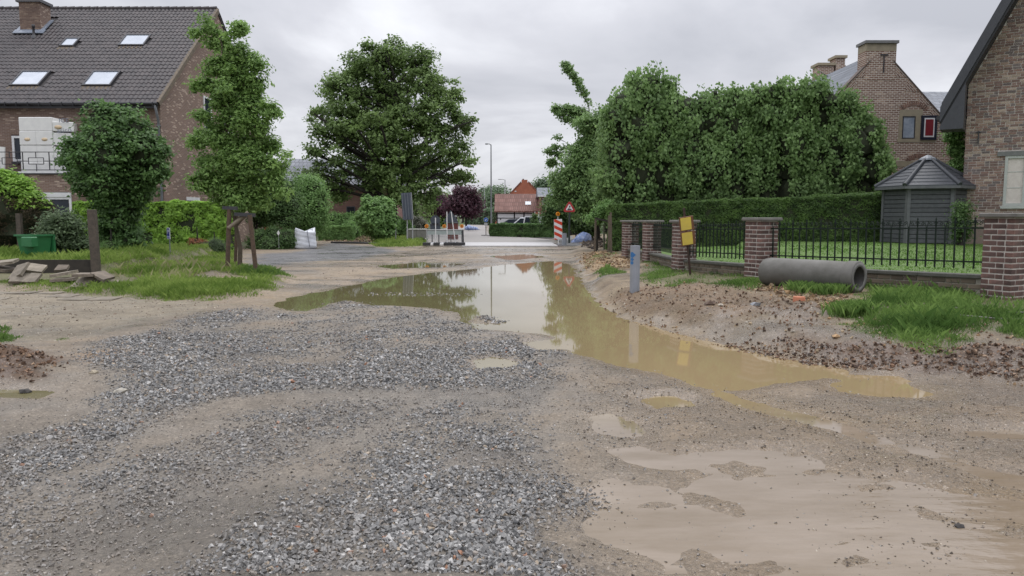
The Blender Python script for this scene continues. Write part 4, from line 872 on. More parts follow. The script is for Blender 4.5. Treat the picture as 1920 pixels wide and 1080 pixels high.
    # red pillar box brick end and pale car port seen behind the stakes
pink_house()
M_REDT = brickmat('red_pantiles', (.15, .075, .06), (.22, .12, .10), (.11, .06, .05), 'x', .26, .5, .035, rough=.7)
M_ORBR = mat('orange_brick', (.36, .125, .07), .85, (.30, .10, .06), 1.5, bump=.2)
def farmhouse():
    Y = 95.; X = lambda px, y=Y: xat(px, y); Z = lambda py, y=Y: float(at(0, py, y)[2])
    t = thing('farmhouse', (X(970), Y, -.25), 'white half timbered barn with red pantile roof behind the parked cars', 'barn')
    x0, x1 = X(931), X(1003)
    MB().box(x0, Y, -.4, x1, Y + 6, Z(396)).build('wall', mat('limewash', (.62, .63, .66), .8, (.56, .57, .6)), t)
    bm = mat('timber', (.02, .018, .02), .8)
    for px in (932, 964.5, 982.5, 1001): MB().box(X(px) - .08, Y - .03, -.4, X(px) + .08, Y - .003, Z(397)).build('timber_post', bm, t)
    for py in (397, 400.3, 409): MB().box(x0 + .1, Y - .02, Z(py) - .05, x1 - .1, Y - .004, Z(py) + .05).build('timber_rail', bm, t)
    MB().box(X(937.5), Y - .06, Z(412), X(939.5), Y - .031, Z(410)).build('vent', bm, t)
    a, b = X(927), X(1015); ze, zr = Z(396.5), Z(363.5, Y + 3)
    MB().prism([(Y - .3, ze - .1), (Y - .3, ze + .05), (Y + 3, zr), (Y + 6.3, ze + .05), (Y + 6.3, ze - .1)], a, b, 'x').build('roof', M_REDT, t)
    sl = (zr - ze - .05) / 3.3; Mx = Matrix.Translation((X(990.5), Y + 1.15, Z(383) + .12)) @ Matrix.Rotation(math.atan(sl), 4, 'X')
    s = MB().box(-.36, -.36, 0, .36, .36, .07, M=Mx).build('skylight', M_SKYGL, t)
    t2 = thing('gabled_house', (X(983, 112), 112, 0), 'tall orange brick gable rising over the barn roof', 'house')
    yg = 112.; MB().prism([(X(925, yg), -.3), (X(1035, yg), -.3), (X(1024, yg), Z(378, yg)), (X(991, yg), Z(342, yg)), (X(977.5, yg), Z(342, yg)), (X(945, yg), Z(376, yg))], yg, yg + 8, 'y').build('gable_wall', M_ORBR, t2)
    for s0, s1 in (((944, 377), (977, 342)), ((991, 342), (1025, 379))):
        q = [(X(s0[0], yg), Z(s0[1], yg)), (X(s0[0], yg), Z(s0[1], yg) + .2), (X(s1[0], yg), Z(s1[1], yg) + .2), (X(s1[0], yg), Z(s1[1], yg))]
        MB().prism(q[::-1], yg - .1, yg + 8.1, 'y').build('roof', mat('red_roof', (.22, .09, .06), .7, (.15, .06, .045)), t2)
    c2 = MB().box(X(978, yg), yg + .1, Z(345, yg), X(989, yg), yg + 1, Z(337, yg)).build('chimney', M_ORBR, t2)
    MB().tube([(X(981, yg), yg + .5, Z(338, yg)), (X(981, yg), yg + .5, Z(335, yg))], .12, 8).build('chimney_pot', M_DARKM, c2)
    MB().box(X(965, yg), yg - .05, Z(359.5, yg), X(968, yg), yg - .003, Z(358, yg)).build('vent', M_WHITE, t2)
    y4 = 90.; t3 = thing('slate_roofed_house', (X(1030, y4), y4, 0), 'brick house with dark slate roof beside the barn', 'house')
    MB().box(X(1013, y4), y4, -.3, X(1075, y4), y4 + 7, Z(368, y4)).build('wall', M_ORBR2, t3)
    MB().prism([(y4 - .3, Z(368, y4) - .05), (y4 - .3, Z(367, y4)), (y4 + 3.5, Z(352, y4 + 3.5)), (y4 + 7.3, Z(367, y4))], X(1008, y4), X(1080, y4), 'x').build('roof', M_SLATE, t3)
    MB().box(X(1008, y4), y4 - .36, Z(369, y4), X(1080, y4), y4 - .305, Z(367, y4)).build('gutter', M_WHITE, t3)
    window(t3, TM(X(1016.5, y4), y4 - .03, Z(384, y4)), .16, Z(372, y4) - Z(384, y4), M_WHITE, M_GLASS, .05, .03)
    MB().prism([(X(998, y4), Z(396, y4)), (X(1023, y4), Z(384, y4)), (X(1023, y4), Z(396, y4))][::-1], y4 - 2.2, y4 - .4, 'y').build('porch_roof', M_REDT, t3)
    for px in (1001, 1008, 1014): MB().box(X(px, y4), y4 - 2, -.3, X(px, y4) + .12, y4 - 1.85, Z(396.5, y4)).build('porch_post', M_WHITE, t3)
M_ORBR2 = brickmat('far_red_brick', (.22, .10, .08), (.32, .17, .13), (.28, .2, .17), 'x', .22, .075, .01)
farmhouse()
# ================================================================ TREES, HEDGES, GRASS
L_OAK = leafmat('oak_leaf', (0.09, 0.145, 0.045), (0.26, 0.38, 0.125))
L_YOUNG = leafmat('young_oak_leaf', (0.11, 0.2, 0.055), (0.31, 0.48, 0.14))
L_LIME = leafmat('lime_leaf', (0.1, 0.175, 0.06), (0.29, 0.44, 0.16))
L_DARK = leafmat('dark_leaf', (0.05, 0.095, 0.035), (0.16, 0.27, 0.085))
L_DARK2 = leafmat('laurel_leaf', (0.05, 0.1, 0.035), (0.18, 0.32, 0.1))
L_BRIGHT = leafmat('hornbeam_leaf', (0.138, 0.261, 0.039), (0.399, 0.644, 0.107))
L_SHRUB = leafmat('shrub_leaf', (0.107, 0.199, 0.061), (0.307, 0.506, 0.169))
L_YEW = leafmat('yew_leaf', (0.03, 0.065, 0.02), (0.17, 0.29, 0.07))
L_PURPLE = leafmat('plum_leaf', (0.04, 0.018, 0.028), (0.13, 0.055, 0.075))
L_BROWN = leafmat('thuja_inside', (0.054, 0.042, 0.025), (0.131, 0.100, 0.054))
L_FAR = leafmat('far_leaf', (0.085, 0.131, 0.077), (0.199, 0.291, 0.153))  # greyer leaf green, used for the farthest trees
L_RED = leafmat('red_leaf', (0.184, 0.077, 0.039), (0.399, 0.169, 0.077))
L_SILVER = leafmat('grey_leaf', (.055, .09, .04), (.17, .24, .12))
M_BARK = mat('bark', (.075, .062, .05), .9, (.045, .038, .03), 12, bump=.6, bscale=30)
M_BARKD = mat('dark_bark', (.03, .026, .02), .9, (.02, .017, .014), 10)
M_CORE = mat('core_shade', (.018, .026, .010), .95, (.026, .032, .014), 8)  # near black fill for solid cores, shade inside the leaves put into colour

def wblobs(lst, Y, deep=.0, jit=.0, s=1.0):
    out = []
    for b in lst:
        px, py, r = b[:3]; y = Y + (b[3] if len(b) > 3 else 0) + random.uniform(-jit, jit); p = at(px, py, y); out.append((p[0], p[1], p[2], r / FPX * y * s))
    return out
def roundout(bl, x0, y0, f=.9, every=1):
    """give the crown its other half: each bough repeated a quarter turn round the trunk"""
    return bl + [(x0 + (b[1] - y0) * .9 + (random.random() - .5) * .4, y0 + (b[0] - x0) * (1 if i % 2 else -1) * .9, b[2] + random.uniform(-.3, .2), b[3] * f) for i, b in enumerate(bl) if i % every == 0]
def limb(mb, p0, p1, r0, r1, wob=.08, n=6, sag=0.):
    p0 = Vector(p0); p1 = Vector(p1); d = (p1 - p0).length; pts = []; rs = []
    o = Vector((random.uniform(-1, 1), random.uniform(-1, 1), random.uniform(-.3, .8))) * wob * d
    for i in range(n + 1):
        t = i / n; q = p0.lerp(p1, t) + o * math.sin(PI * t) + Vector((0, 0, sag * d * math.sin(PI * t))); q += Vector([random.uniform(-1, 1) * .012 * d for _ in range(3)]) if 0 < i < n else Vector((0, 0, 0))
        pts.append(q); rs.append(r0 + (r1 - r0) * t)
    mb.tube(pts, rs, 6, cap=False); return pts
def tree(name, label, base, top, r, blobs, nleaf, clumps, cr, size, lm, bark=None, group=None, shell=(.45, 1.05), cat='tree', droop=0., twigs=True, corer=0, upb=.6, w=.34, nb=None, keep=.72, trunk_to=None, tall=.6):
    base = Vector([float(v) for v in base]); t = thing(name, base, label, cat, group); bark = bark or M_BARK
    P, Nn, vv, C = blobpts(blobs, nleaf, clumps, cr, shell, upb, keep=keep, tall=tall)
    leaves('crown', P, Nn, size, lm, t, w=w, droop=droop, vv=vv, off=base)
    mb = MB(); tp = Vector([float(v) for v in (trunk_to if trunk_to is not None else top)])
    pts = limb(mb, base + Vector((0, 0, -.1)), tp, r, r * .35, .02, 10)
    mb.tube([base + Vector((0, 0, -.1)), base + Vector((0, 0, r * 1.2))], [r * 1.5, r], 8, cap=False); mb.build('trunk', bark, t)
    br = MB(); bb = sorted(blobs, key=lambda b: -b[3])[:nb or 26]
    for b in bb:
        i = min(range(len(pts)), key=lambda k: abs(pts[k].z - (b[2] - .55 * (Vector(b[:3]) - pts[k]).length)) ); i = max(2, min(i, len(pts) - 1))
        lp = limb(br, pts[i], b[:3], r * .38 * (1 - .5 * i / len(pts)), r * .10, .08, 5, .03)
        if twigs:
            for _ in range(5):
                d = unit(RNG.normal(size=(1, 3)))[0]; limb(br, lp[random.randint(2, 5)], np.array(b[:3]) + d * b[3] * .85, r * .09, r * .03, .1, 3)
    br.build('branches', bark, t)
    if corer: core('dark_core', blobs, corer, M_CORE, t, off=base)  # solid dark lumps added so no light leaks through the crown
    return t
# --- the staked young oak on the verge
yb = gph(449, 503); YY = float(yb[1])
bl = wblobs([(392, 50, 15), (380, 32, 8), (366, 62, 10), (408, 78, 20), (436, 66, 9), (438, 100, 25), (420, 122, 22), (470, 112, 19), (486, 128, 12), (388, 158, 16), (368, 162, 9), (444, 145, 28), (476, 158, 20), (432, 185, 24), (468, 198, 26), (505, 205, 16), (524, 210, 7), (378, 220, 12), (448, 225, 26), (482, 236, 22), (374, 258, 16), (360, 264, 9), (405, 262, 20), (440, 272, 28), (478, 272, 24), (512, 270, 14), (532, 292, 9), (424, 308, 26), (465, 308, 28), (500, 305, 18), (385, 322, 14), (398, 345, 20), (376, 352, 10), (432, 350, 28), (470, 352, 28), (505, 338, 18), (450, 382, 18), (486, 375, 18), (415, 372, 14), (515, 335, 16), (528, 358, 12), (388, 300, 18), (370, 342, 13), (410, 238, 18), (412, 190, 16), (402, 128, 15), (522, 312, 14), (362, 305, 9)], YY, jit=.35)
bl = roundout(bl, yb[0], YY, .55, 3)
tree('young_oak', 'young fresh green oak held by wooden stakes on the grass verge', yb, at(420, 60, YY), .07, [(b_[0], b_[1], b_[2], b_[3] * .88) for b_ in bl], 36000, 1150, .11, .105, L_YOUNG, mat('young_bark', (.10, .08, .055), .85, (.06, .045, .03), 14, bump=.4), shell=(.35, 1.1), w=.26, nb=40, trunk_to=at(415, 80, YY))
# --- the big oak in the middle distance
ob = gph(733, 443); OY = float(ob[1])
oaks = [(700, 112, 34), (668, 130, 28), (742, 105, 30), (716, 98, 14), (785, 118, 30), (640, 160, 30), (612, 155, 18), (690, 165, 42), (745, 155, 42), (800, 158, 36), (838, 172, 26), (858, 180, 14), (660, 200, 36), (610, 205, 24), (590, 215, 14), (720, 210, 46), (775, 210, 42), (825, 215, 34), (866, 232, 22), (884, 228, 9), (640, 245, 34), (596, 250, 16), (582, 232, 8), (694, 258, 44), (750, 262, 46), (808, 262, 38), (856, 280, 24), (880, 300, 14), (620, 290, 30), (584, 282, 14), (672, 305, 38), (730, 312, 44), (790, 315, 42), (840, 320, 28), (866, 335, 14), (600, 325, 24), (572, 325, 14), (640, 345, 30), (700, 355, 34), (755, 362, 34), (806, 362, 28), (588, 352, 14)]
bl = roundout(wblobs(oaks, OY, jit=1.6, s=.95), ob[0], OY, .7, 3)
tree('oak_tree', 'big spreading green oak standing beyond the pool, seen against the sky', ob, at(742, 130, OY), .48, bl, 64000, 900, .30, .21, L_OAK, M_BARKD, shell=(.35, 1.08), nb=60, w=.4, trunk_to=at(742, 160, OY), keep=.6)
# --- round headed tree by the brown house
rb = gph(222, 471); rb = np.array([*gph(222, 474)]); RY = float(rb[1])
bl = wblobs([(216, 234, 30), (180, 258, 30), (250, 250, 32), (158, 292, 32), (218, 290, 56), (272, 288, 34), (294, 318, 18), (168, 330, 32), (206, 345, 34), (248, 348, 34), (276, 332, 24), (136, 272, 14), (142, 312, 18), (226, 385, 30), (205, 380, 22), (222, 425, 30), (212, 455, 26), (248, 452, 20), (196, 222, 16), (240, 222, 18), (286, 262, 14), (300, 292, 12), (262, 368, 14), (128, 300, 9)], RY, jit=.3)
bl = roundout(bl, rb[0], RY, .85)
tree('round_tree', 'dense dark green round headed tree in front of the brown house', rb, at(212, 300, RY), .09, bl, 38000, 1600, .14, .12, L_DARK2 if 'L_DARK2' in globals() else L_DARK, M_BARK, shell=(.72, 1.12), corer=.74, twigs=False, nb=8)
# --- trees and shrubs to the left of the road
def bush(name, label, lst, Y, base, n, cl, cr, size, lm, group=None, corer=.8, droop=0, w=.34, cat='shrub', upb=.6, rd=True, shell=(.75, 1.05), trunk=.05):
    bl = wblobs(lst, Y, jit=.1); b = gph(*base); b[1] = Y; b[0] = xat(base[0], Y); b[2] = zat(b[0], Y)
    if rd: bl = roundout(bl, b[0], Y, .9)
    return tree(name, label, b, (b[0], Y, b[2] + .8), trunk, bl, n, cl, cr, size, lm, M_BARKD, group, shell, cat, droop, False, corer, upb, w, 6)
bush('round_bush', 'light green rounded bush behind the white bulk bag', [(575, 360, 30), (560, 385, 32), (590, 385, 26), (575, 410, 30), (550, 405, 24), (600, 365, 12)], 39, (575, 438), 22000, 1300, .16, .09, L_SHRUB)
bush('dark_tree', 'dark spreading shrub tree behind the staked oak', [(490, 345, 34), (525, 355, 30), (510, 385, 32), (545, 385, 20), (470, 375, 22), (535, 410, 22), (505, 330, 20)], 36, (478, 440), 22000, 1200, .2, .10, L_DARK, shell=(.5, 1.05), corer=.7, trunk=.1)
bush('leafy_shrub', 'bright broad leaved shrub at the foot of the big oak', [(700, 388, 18), (690, 378, 10), (715, 400, 20), (688, 408, 18), (730, 415, 14), (705, 425, 20), (722, 432, 14)], 44, (708, 443), 9000, 500, .14, .15, L_SHRUB, w=.42)
bush('dark_low_shrub', 'low dark green spreading hedge left of the bulk bag', [(490, 448, 18), (515, 445, 20), (540, 448, 18), (500, 458, 14), (528, 458, 14), (548, 455, 12), (476, 455, 12)], 34.5, (512, 466), 14000, 900, .1, .07, L_DARK)
bush('grass_mound_shrub', 'pale tufty mound shrub at the hedge foot', [(400, 462, 14), (388, 466, 9), (414, 464, 9)], 29.5, (400, 474), 6000, 300, .1, .07, L_SILVER, w=.12)
bush('red_shrub', 'small shrub with rusty red leaves in front of the hornbeam hedge', [(366, 457, 10), (378, 460, 9), (356, 462, 7)], 29.6, (368, 472), 3000, 220, .07, .06, L_RED)
bush('grey_leaved_shrub', 'loose grey green shrub beside the green bin', [(108, 425, 20), (95, 445, 24), (128, 448, 26), (112, 465, 26), (140, 425, 12), (150, 462, 18), (88, 470, 16)], 21.5, (115, 490), 9000, 520, .13, .11, L_SILVER, shell=(.3, 1.1), corer=.55, w=.22)
bush('tuft_mound', 'soft pale mound of fine grass behind the concrete post', [(205, 468, 15), (222, 476, 12), (192, 474, 10)], 24, (206, 488), 7000, 300, .09, .07, L_SHRUB, w=.1)
for i, (px, py, r, y) in enumerate(((628, 411, 14, 52), (652, 414, 14, 52), (667, 420, 12, 50), (655, 430, 14, 48))):
    bush('clipped_bush', ['clipped dome bush nearest the round bush', 'clipped dome bush between its two neighbours', 'clipped dome bush close to the leafy shrub', 'lowest clipped dome bush in front of the others'][i], [(px, py, r), (px + 8, py + 4, r * .8)], y, (px, 440), 4000, 260, .12, .09, L_SHRUB, group='clipped bushes before the bungalow')
bush('flowering_shrub', 'low shrub with pale blossom behind the trough', [(784, 420, 11), (772, 424, 8), (796, 424, 7)], 60, (784, 432), 3500, 240, .16, .12, leafmat('blossom', (.10, .14, .07), (.42, .40, .36)))
bush('garden_shrub', 'mid green garden shrub under the sign panel', [(748, 425, 16), (760, 432, 12), (735, 420, 12)], 56, (750, 440), 5000, 300, .2, .14, L_SHRUB)
for i, (lst, y, b) in enumerate(([[(815, 375, 16), (800, 385, 14), (830, 388, 16), (812, 392, 14)], 92, (814, 425)], [[(870, 372, 16), (884, 380, 12), (858, 382, 16), (874, 390, 15), (850, 390, 10), (868, 358, 8), (888, 392, 8)], 80, (874, 424)])):
    bl = wblobs(lst, y, jit=1); bb = gph(*b); bb = np.array([xat(b[0], y), y, 0.]); bl = roundout(bl, bb[0], y, .9)
    tree('purple_plum_tree', ['purple leaved tree partly behind the big oak', 'purple leaved tree with thin trunk beside the road bend'][i], bb, (bb[0], y, 3), .12, bl, 9000, 500, .4, .26, L_PURPLE, M_BARKD, 'purple leaved street trees', corer=.6, twigs=False)
# --- right hand limes
ly = 30.
limeA = [(1098, 330, 34), (1080, 360, 28), (1060, 345, 20), (1120, 300, 36), (1130, 345, 34), (1150, 262, 32), (1118, 258, 24), (1088, 290, 24), (1068, 312, 18), (1132, 222, 22), (1104, 232, 14), (1046, 368, 18), (1085, 392, 20), (1120, 385, 24), (1150, 312, 24), (1046, 330, 8)]
b = gph(1142, 466); tree('street_lime', 'loose lime tree hanging over the pavement behind the triangle sign', (xat(1122, 43), 43, zat(xat(1122, 43), 43)), at(1120, 280, 43), .12, roundout(wblobs(limeA, 43, jit=.5), xat(1112, 43), 43, .8), 34000, 1900, .25, .165, L_LIME, M_BARKD, shell=(.35, 1.08), droop=.35, nb=30, corer=.5)
sprig = [(1058, 122, 8), (1066, 130, 8), (1075, 141, 8), (1083, 152, 8), (1090, 163, 8), (1096, 175, 7), (1101, 186, 5), (1104, 196, 4), (1042, 203, 9), (1050, 212, 10), (1062, 203, 9), (1075, 208, 12), (1088, 212, 14), (1080, 225, 12), (1062, 222, 9), (1096, 230, 16), (1030, 285, 8), (1042, 276, 8), (1034, 305, 8), (1050, 290, 8), (1044, 258, 3), (1058, 275, 7)]
tree('leaning_poplar', 'thin tree whose crooked top sticks out above the limes', (xat(1106, 46), 46, zat(xat(1106, 46), 46)), at(1104, 200, 46), .09, wblobs(sprig, 46, jit=.2, s=.72), 8000, 520, .13, .15, L_LIME, M_BARKD, shell=(.2, 1.1), nb=22)
def row(y, xs, r, j=6): return [(x + random.uniform(-j, j), y + random.uniform(-j, j), r + random.uniform(-4, 4)) for x in xs]
L1 = [(1200, 176, 30), (1222, 160, 20), (1178, 198, 30), (1240, 178, 26), (1160, 222, 24), (1216, 205, 36), (1256, 208, 30)] + row(245, (1165, 1200, 1240, 1270), 32) + row(290, (1165, 1205, 1245, 1275), 34) + row(335, (1160, 1200, 1240, 1275), 34) + row(368, (1165, 1210, 1250), 26)
L2 = [(1290, 205, 24), (1318, 200, 22), (1345, 198, 20), (1375, 196, 24), (1340, 175, 7), (1402, 192, 22), (1300, 222, 26)] + row(232, (1300, 1340, 1380, 1415), 30) + row(275, (1295, 1335, 1375, 1415), 34) + row(320, (1295, 1335, 1375, 1415), 34) + row(360, (1295, 1340, 1385), 28)
L3 = [(1425, 182, 18), (1455, 176, 22), (1486, 180, 22), (1520, 178, 24), (1550, 190, 24), (1580, 206, 26), (1606, 226, 24), (1630, 250, 22), (1644, 282, 20), (1650, 305, 14)] + row(225, (1440, 1480, 1520, 1560), 34) + row(270, (1440, 1480, 1520, 1560, 1600), 36) + row(315, (1440, 1480, 1520, 1560, 1605, 1628), 32) + row(355, (1440, 1485, 1530, 1575, 1615), 30)
for i, (Lx, bx) in enumerate(((L1, 1215), (L2, 1350), (L3, 1540))):
    Y_ = (30.5, 30.2, 29.8)[i]; bl = wblobs(Lx, Y_, jit=.3); bl += [(x, y + 1.6, z * .97, r) for x, y, z, r in bl]
    tree('pleached_lime', ['tall clipped lime nearest the road, rounded top', 'middle clipped lime of the row with a flatter top', 'clipped lime nearest the gazebo, sloping down to it'][i], (xat(bx, Y_), Y_ + .8, .4), at(bx, 260, Y_ + .8), .16, bl, (46000, 43000, 57000)[i], (1300, 1250, 1700)[i], .13, .14, L_LIME, M_BARKD, 'clipped limes behind the yew hedge', shell=(.80, 1.08), droop=.5, twigs=False, corer=.78, upb=.3, tall=1.5, keep=.93, w=.36, nb=6)
# --- hedges: a coat of leaves round a solid dark box that blocks light
def hedge(name, label, pts, th, z0, z1, n, size, lm, cat='hedge', group=None, wob=.06, upb=.25, coat=L_DARK, w=.3, round_=0., flat=(1, 1, 1)):
    """pts: line of the front foot; th: depth away from the viewer's side"""
    pts = [Vector((p[0], p[1])) for p in pts]; segs = [(pts[i], pts[i + 1]) for i in range(len(pts) - 1)]; Ls = [(b - a).length for a, b in segs]; tot = sum(Ls)
    root = thing(name, (*((pts[0] + pts[-1]) / 2), z0), label, cat, group); P = []; Nn = []; off = parent_off(root)
    cm = MB(); jj = .07
    for (a, b), Lg in zip(segs, Ls):
        d = (b - a).normalized(); nrm = Vector((-d.y, d.x)); 
        if nrm.y < 0 and abs(nrm.y) > .2: nrm = -nrm
        zb = z1 if not isinstance(z1, tuple) else None
        za, zc = (z1, z1) if zb is not None else z1
        q = [a + nrm * .09 + d * .05, b + nrm * .09 - d * .05, b + nrm * (th - .09) - d * .05, a + nrm * (th - .09) + d * .05]
        cm.add([(v.x, v.y, z0) for v in q] + [(q[0].x, q[0].y, za - .1), (q[1].x, q[1].y, zc - .1), (q[2].x, q[2].y, zc - .1), (q[3].x, q[3].y, za - .1)], [(3, 2, 1, 0), (4, 5, 6, 7), (0, 1, 5, 4), (1, 2, 6, 5), (2, 3, 7, 6), (3, 0, 4, 7)])
        zm = (za + zc) / 2; A = [(Lg * (zm - z0), 'f'), (Lg * th, 't'), (Lg * (zm - z0) * .4, 'b'), (th * (zm - z0), 'l'), (th * (zm - z0), 'r')]; S = sum(x for x, _ in A); k = int(n * Lg / tot)
        for ar, f in A:
            m = int(k * ar / S); u = RNG.random(m); v = RNG.random(m); dep = np.abs(RNG.normal(size=m)) * wob
            zt = za + (zc - za) * u
            if f in 'fb': l, z, c, nn = u * Lg, z0 + v * (zt - z0), (dep if f == 'f' else th - dep), (nrm * (-1 if f == 'f' else 1)); nv = np.array([nn.x, nn.y, 0])
            elif f == 't': l, z, c, nv = u * Lg, zt - dep, v * th, np.array([0, 0, 1.])
            else: l, z, c = (dep if f == 'l' else Lg - dep), z0 + v * ((za if f == 'l' else zc) - z0), u * th; nv = np.array([d.x, d.y, 0]) * (-1 if f == 'l' else 1)
            x = a.x + d.x * l + nrm.x * c; y = a.y + d.y * l + nrm.y * c
            bulge = fbm(l * 1.7 + c, z * 1.7, 300) * wob * 2.2 + fbm(l * 5, z * 5, 301) * wob
            p = np.stack([x, y, z], -1) + nv * bulge[:, None]
            if round_: 
                e = np.clip((z - (zt - round_)) / round_, 0, 1); side = np.sign(c - th / 2)
                p[:, 2] -= np.where(f == 't', (np.abs(c - th / 2) / (th / 2)) ** 3 * round_ * .6, 0)
            P.append(p); Nn.append(nv[None] + RNG.normal(size=(m, 3)) * .45 + np.array([0, 0, upb]))
    P = np.concatenate(P); Nn = np.concatenate(Nn)
    cv = fbm(P[:, 0] * 4 + P[:, 1] * 3, P[:, 2] * 6, 310) * .9 + .5
    leaves('foliage', P, Nn, size, lm, root, w=w, vv=np.clip(cv * .6 + RNG.random(len(P)) * .4, 0, 1), off=off)
    o = cm.build('dark_core', M_CORE, root); return root  # solid dark box added behind the leaves against see-through
hz = float(at(0, 379, 31)[2])
hedge('hornbeam_hedge', 'fresh bright green hornbeam hedge before the brown house', [(xat(136, 31), 31), (xat(424, 31), 31)], 1.1, .02, hz, 42000, .10, L_BRIGHT, wob=.10, w=.38)
xa, xb = xat(1141, 27.5), xat(1690, 26.3)
hedge('yew_hedge', 'long dark clipped yew hedge under the limes', [(xa, 27.6), (xb, 26.4)], 1.3, .25, (float(at(0, 383, 27.5)[2]), float(at(0, 362, 26.4)[2])), 72000, .08, L_YEW, wob=.07, upb=.5, w=.2)
hedge('low_hedge', 'low dark green hedge in front of the parked cars', [(xat(918, 54.5), 54.5), (xat(1052, 50), 50)], 1.0, -.1, (float(at(0, 420, 54.5)[2]), float(at(0, 420, 50)[2])), 24000, .11, L_DARK2, wob=.09) if 'L_DARK2' in globals() else hedge('low_hedge', 'low dark green hedge in front of the parked cars', [(xat(918, 54.5), 54.5), (xat(1052, 50), 50)], 1.0, -.1, (float(at(0, 420, 54.5)[2]), float(at(0, 420, 50)[2])), 24000, .12, L_LIME, wob=.09)
hedge('box_hedge', 'low clipped box hedge beyond the heap of cuttings', [(xat(596, 46), 46), (xat(660, 46), 46)], .9, -.1, float(at(0, 424, 46)[2]), 9000, .09, L_SHRUB, wob=.06)
hedge('garden_hedge', 'long low hedge along the bungalow front', [(xat(608, 57), 57), (xat(700, 57), 57)], .8, -.1, float(at(0, 407, 57)[2]), 9000, .12, L_SHRUB, wob=.07)
# the thuja hedge that has gone brown inside, with a green growing top
tb = wblobs([(18, 402, 60), (58, 408, 42), (-40, 405, 66), (30, 440, 50), (-30, 450, 60), (70, 440, 26)], 25.5)
t = thing('thuja_hedge', (xat(20, 25.5), 25.5, .1), 'rounded brown thuja hedge end with bright green new growth on top', 'hedge')
P, Nn, vv, C = blobpts(tb, 21000, 2600, .08, (.9, 1.03), .3, keep=.95); k = P[:, 2] < float(at(0, 300, 25.5)[2]); leaves('brown_foliage', P, Nn, .09, L_BROWN, t, w=.12, vv=vv, off=parent_off(t)); core('dark_core', tb, .9, M_CORE, t, off=parent_off(t))  # the core is solid dark lumps added under the leaf coat
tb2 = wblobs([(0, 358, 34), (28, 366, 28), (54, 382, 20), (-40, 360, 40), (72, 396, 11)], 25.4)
P, Nn, vv, C = blobpts(tb2, 16000, 1000, .14, (.9, 1.12), .8, keep=.95); k = P[:, 2] > float(at(0, 392, 26)[2]); leaves('green_top', P[k], Nn[k], .12, L_BRIGHT, t, w=.3, vv=vv[k], off=parent_off(t)); core('dark_core', tb2, .86, M_CORE, t, off=parent_off(t))
# climber on the near house corner
cl = wblobs([(1790, 262, 12), (1800, 285, 12), (1796, 310, 12), (1806, 335, 10), (1785, 250, 9), (1800, 355, 8)], 26.5)
bush('climbing_plant', 'yellow green climber between the two brick houses', [(1788, 256, 11), (1797, 280, 11), (1800, 308, 11), (1802, 336, 10)], 27.5, (1800, 440), 5000, 320, .12, .10, L_SHRUB, cat='climber', corer=.6, rd=False)
# bramble like greenery against the pavement end of the yew
bush('yellowing_shrub', 'yellow green sapling growth by the stakes', [(1128, 395, 10), (1140, 385, 8), (1120, 410, 8), (1108, 408, 7)], 29.2, (1120, 470), 2600, 160, .12, .09, L_SHRUB, corer=0, shell=(.3, 1.1), rd=False)
bush('bean_shrub', 'dark hanging foliage over the blue bag', [(1045, 400, 14), (1065, 410, 12), (1090, 420, 14), (1110, 430, 14), (1038, 385, 14), (1030, 410, 12)], 46, (1080, 455), 9000, 600, .2, .13, L_DARK, corer=.75, rd=False)
# --- woods far behind
def farwood(label, lst, n, lm, size, grp=None):
    for i, (px, py, r, y) in enumerate(lst):
        b = (xat(px, y), y, 0.); bl = wblobs([(px, py, r), (px - r * .6, py + r * .5, r * .7), (px + r * .6, py + r * .5, r * .7), (px, py + r, r * .9)], y)
        bl += [(x, yy + rr * .7, z, rr) for x, yy, z, rr in bl]
        tree('background_tree', label[i], b, (b[0], y, 4), .3, bl, n, max(120, n // 14), .09 * r / 14 * y / 14, size * y / 150, lm, M_BARKD, grp, shell=(.6, 1.08), twigs=False, corer=.72, nb=3)
farwood(['tall grey green tree behind the lamp posts', 'dark rounded tree touching the barn roof', 'grey green tree over the purple tree', 'small pale tree behind the purple tree', 'feathery pale tree right of the orange gable', 'low tree right of the orange gable'],
        [(915, 366, 11, 190), (936, 370, 14, 170), (886, 372, 9, 150), (868, 366, 8, 160), (1022, 350, 12, 130), (1006, 374, 7, 150)], 3600, L_FAR, .55, 'trees beyond the barn')
hedge('field_hedge', 'distant roadside hedge behind the lamp posts', [(xat(872, 130), 130), (xat(928, 120), 120)], 2, -.3, (2.6, 2.4), 6000, .4, L_FAR, wob=.3)
farwood(['tree behind the bungalow, nearer the brown house', 'tree behind the bungalow roof', 'tree filling the gap below the oak', 'tree behind the purple plum', 'tree behind the pavement shrubs', 'tree standing behind the limes'], [(500, 385, 22, 75), (640, 372, 16, 85), (760, 385, 24, 72), (830, 385, 18, 110), (1075, 380, 26, 60), (1140, 360, 30, 62)], 4500, L_OAK, .42, 'trees behind the gardens')
wd = []
for i in range(230):
    a = R(-75 + 150 * i / 229); rr = random.uniform(330, 420); 
    if abs(a) < R(4): rr = 480
    wd.append((math.sin(a) * rr, math.cos(a) * rr, random.uniform(0, 5), random.uniform(5, 10)))
P, Nn, vv, C = blobpts(wd, 16000, 4500, 2.2, (.7, 1.05), .6); o = leaves('treeline', P, Nn, 2.6, L_FAR, vv=vv); tag(o, 'dark line of trees along the horizon', kind='stuff')

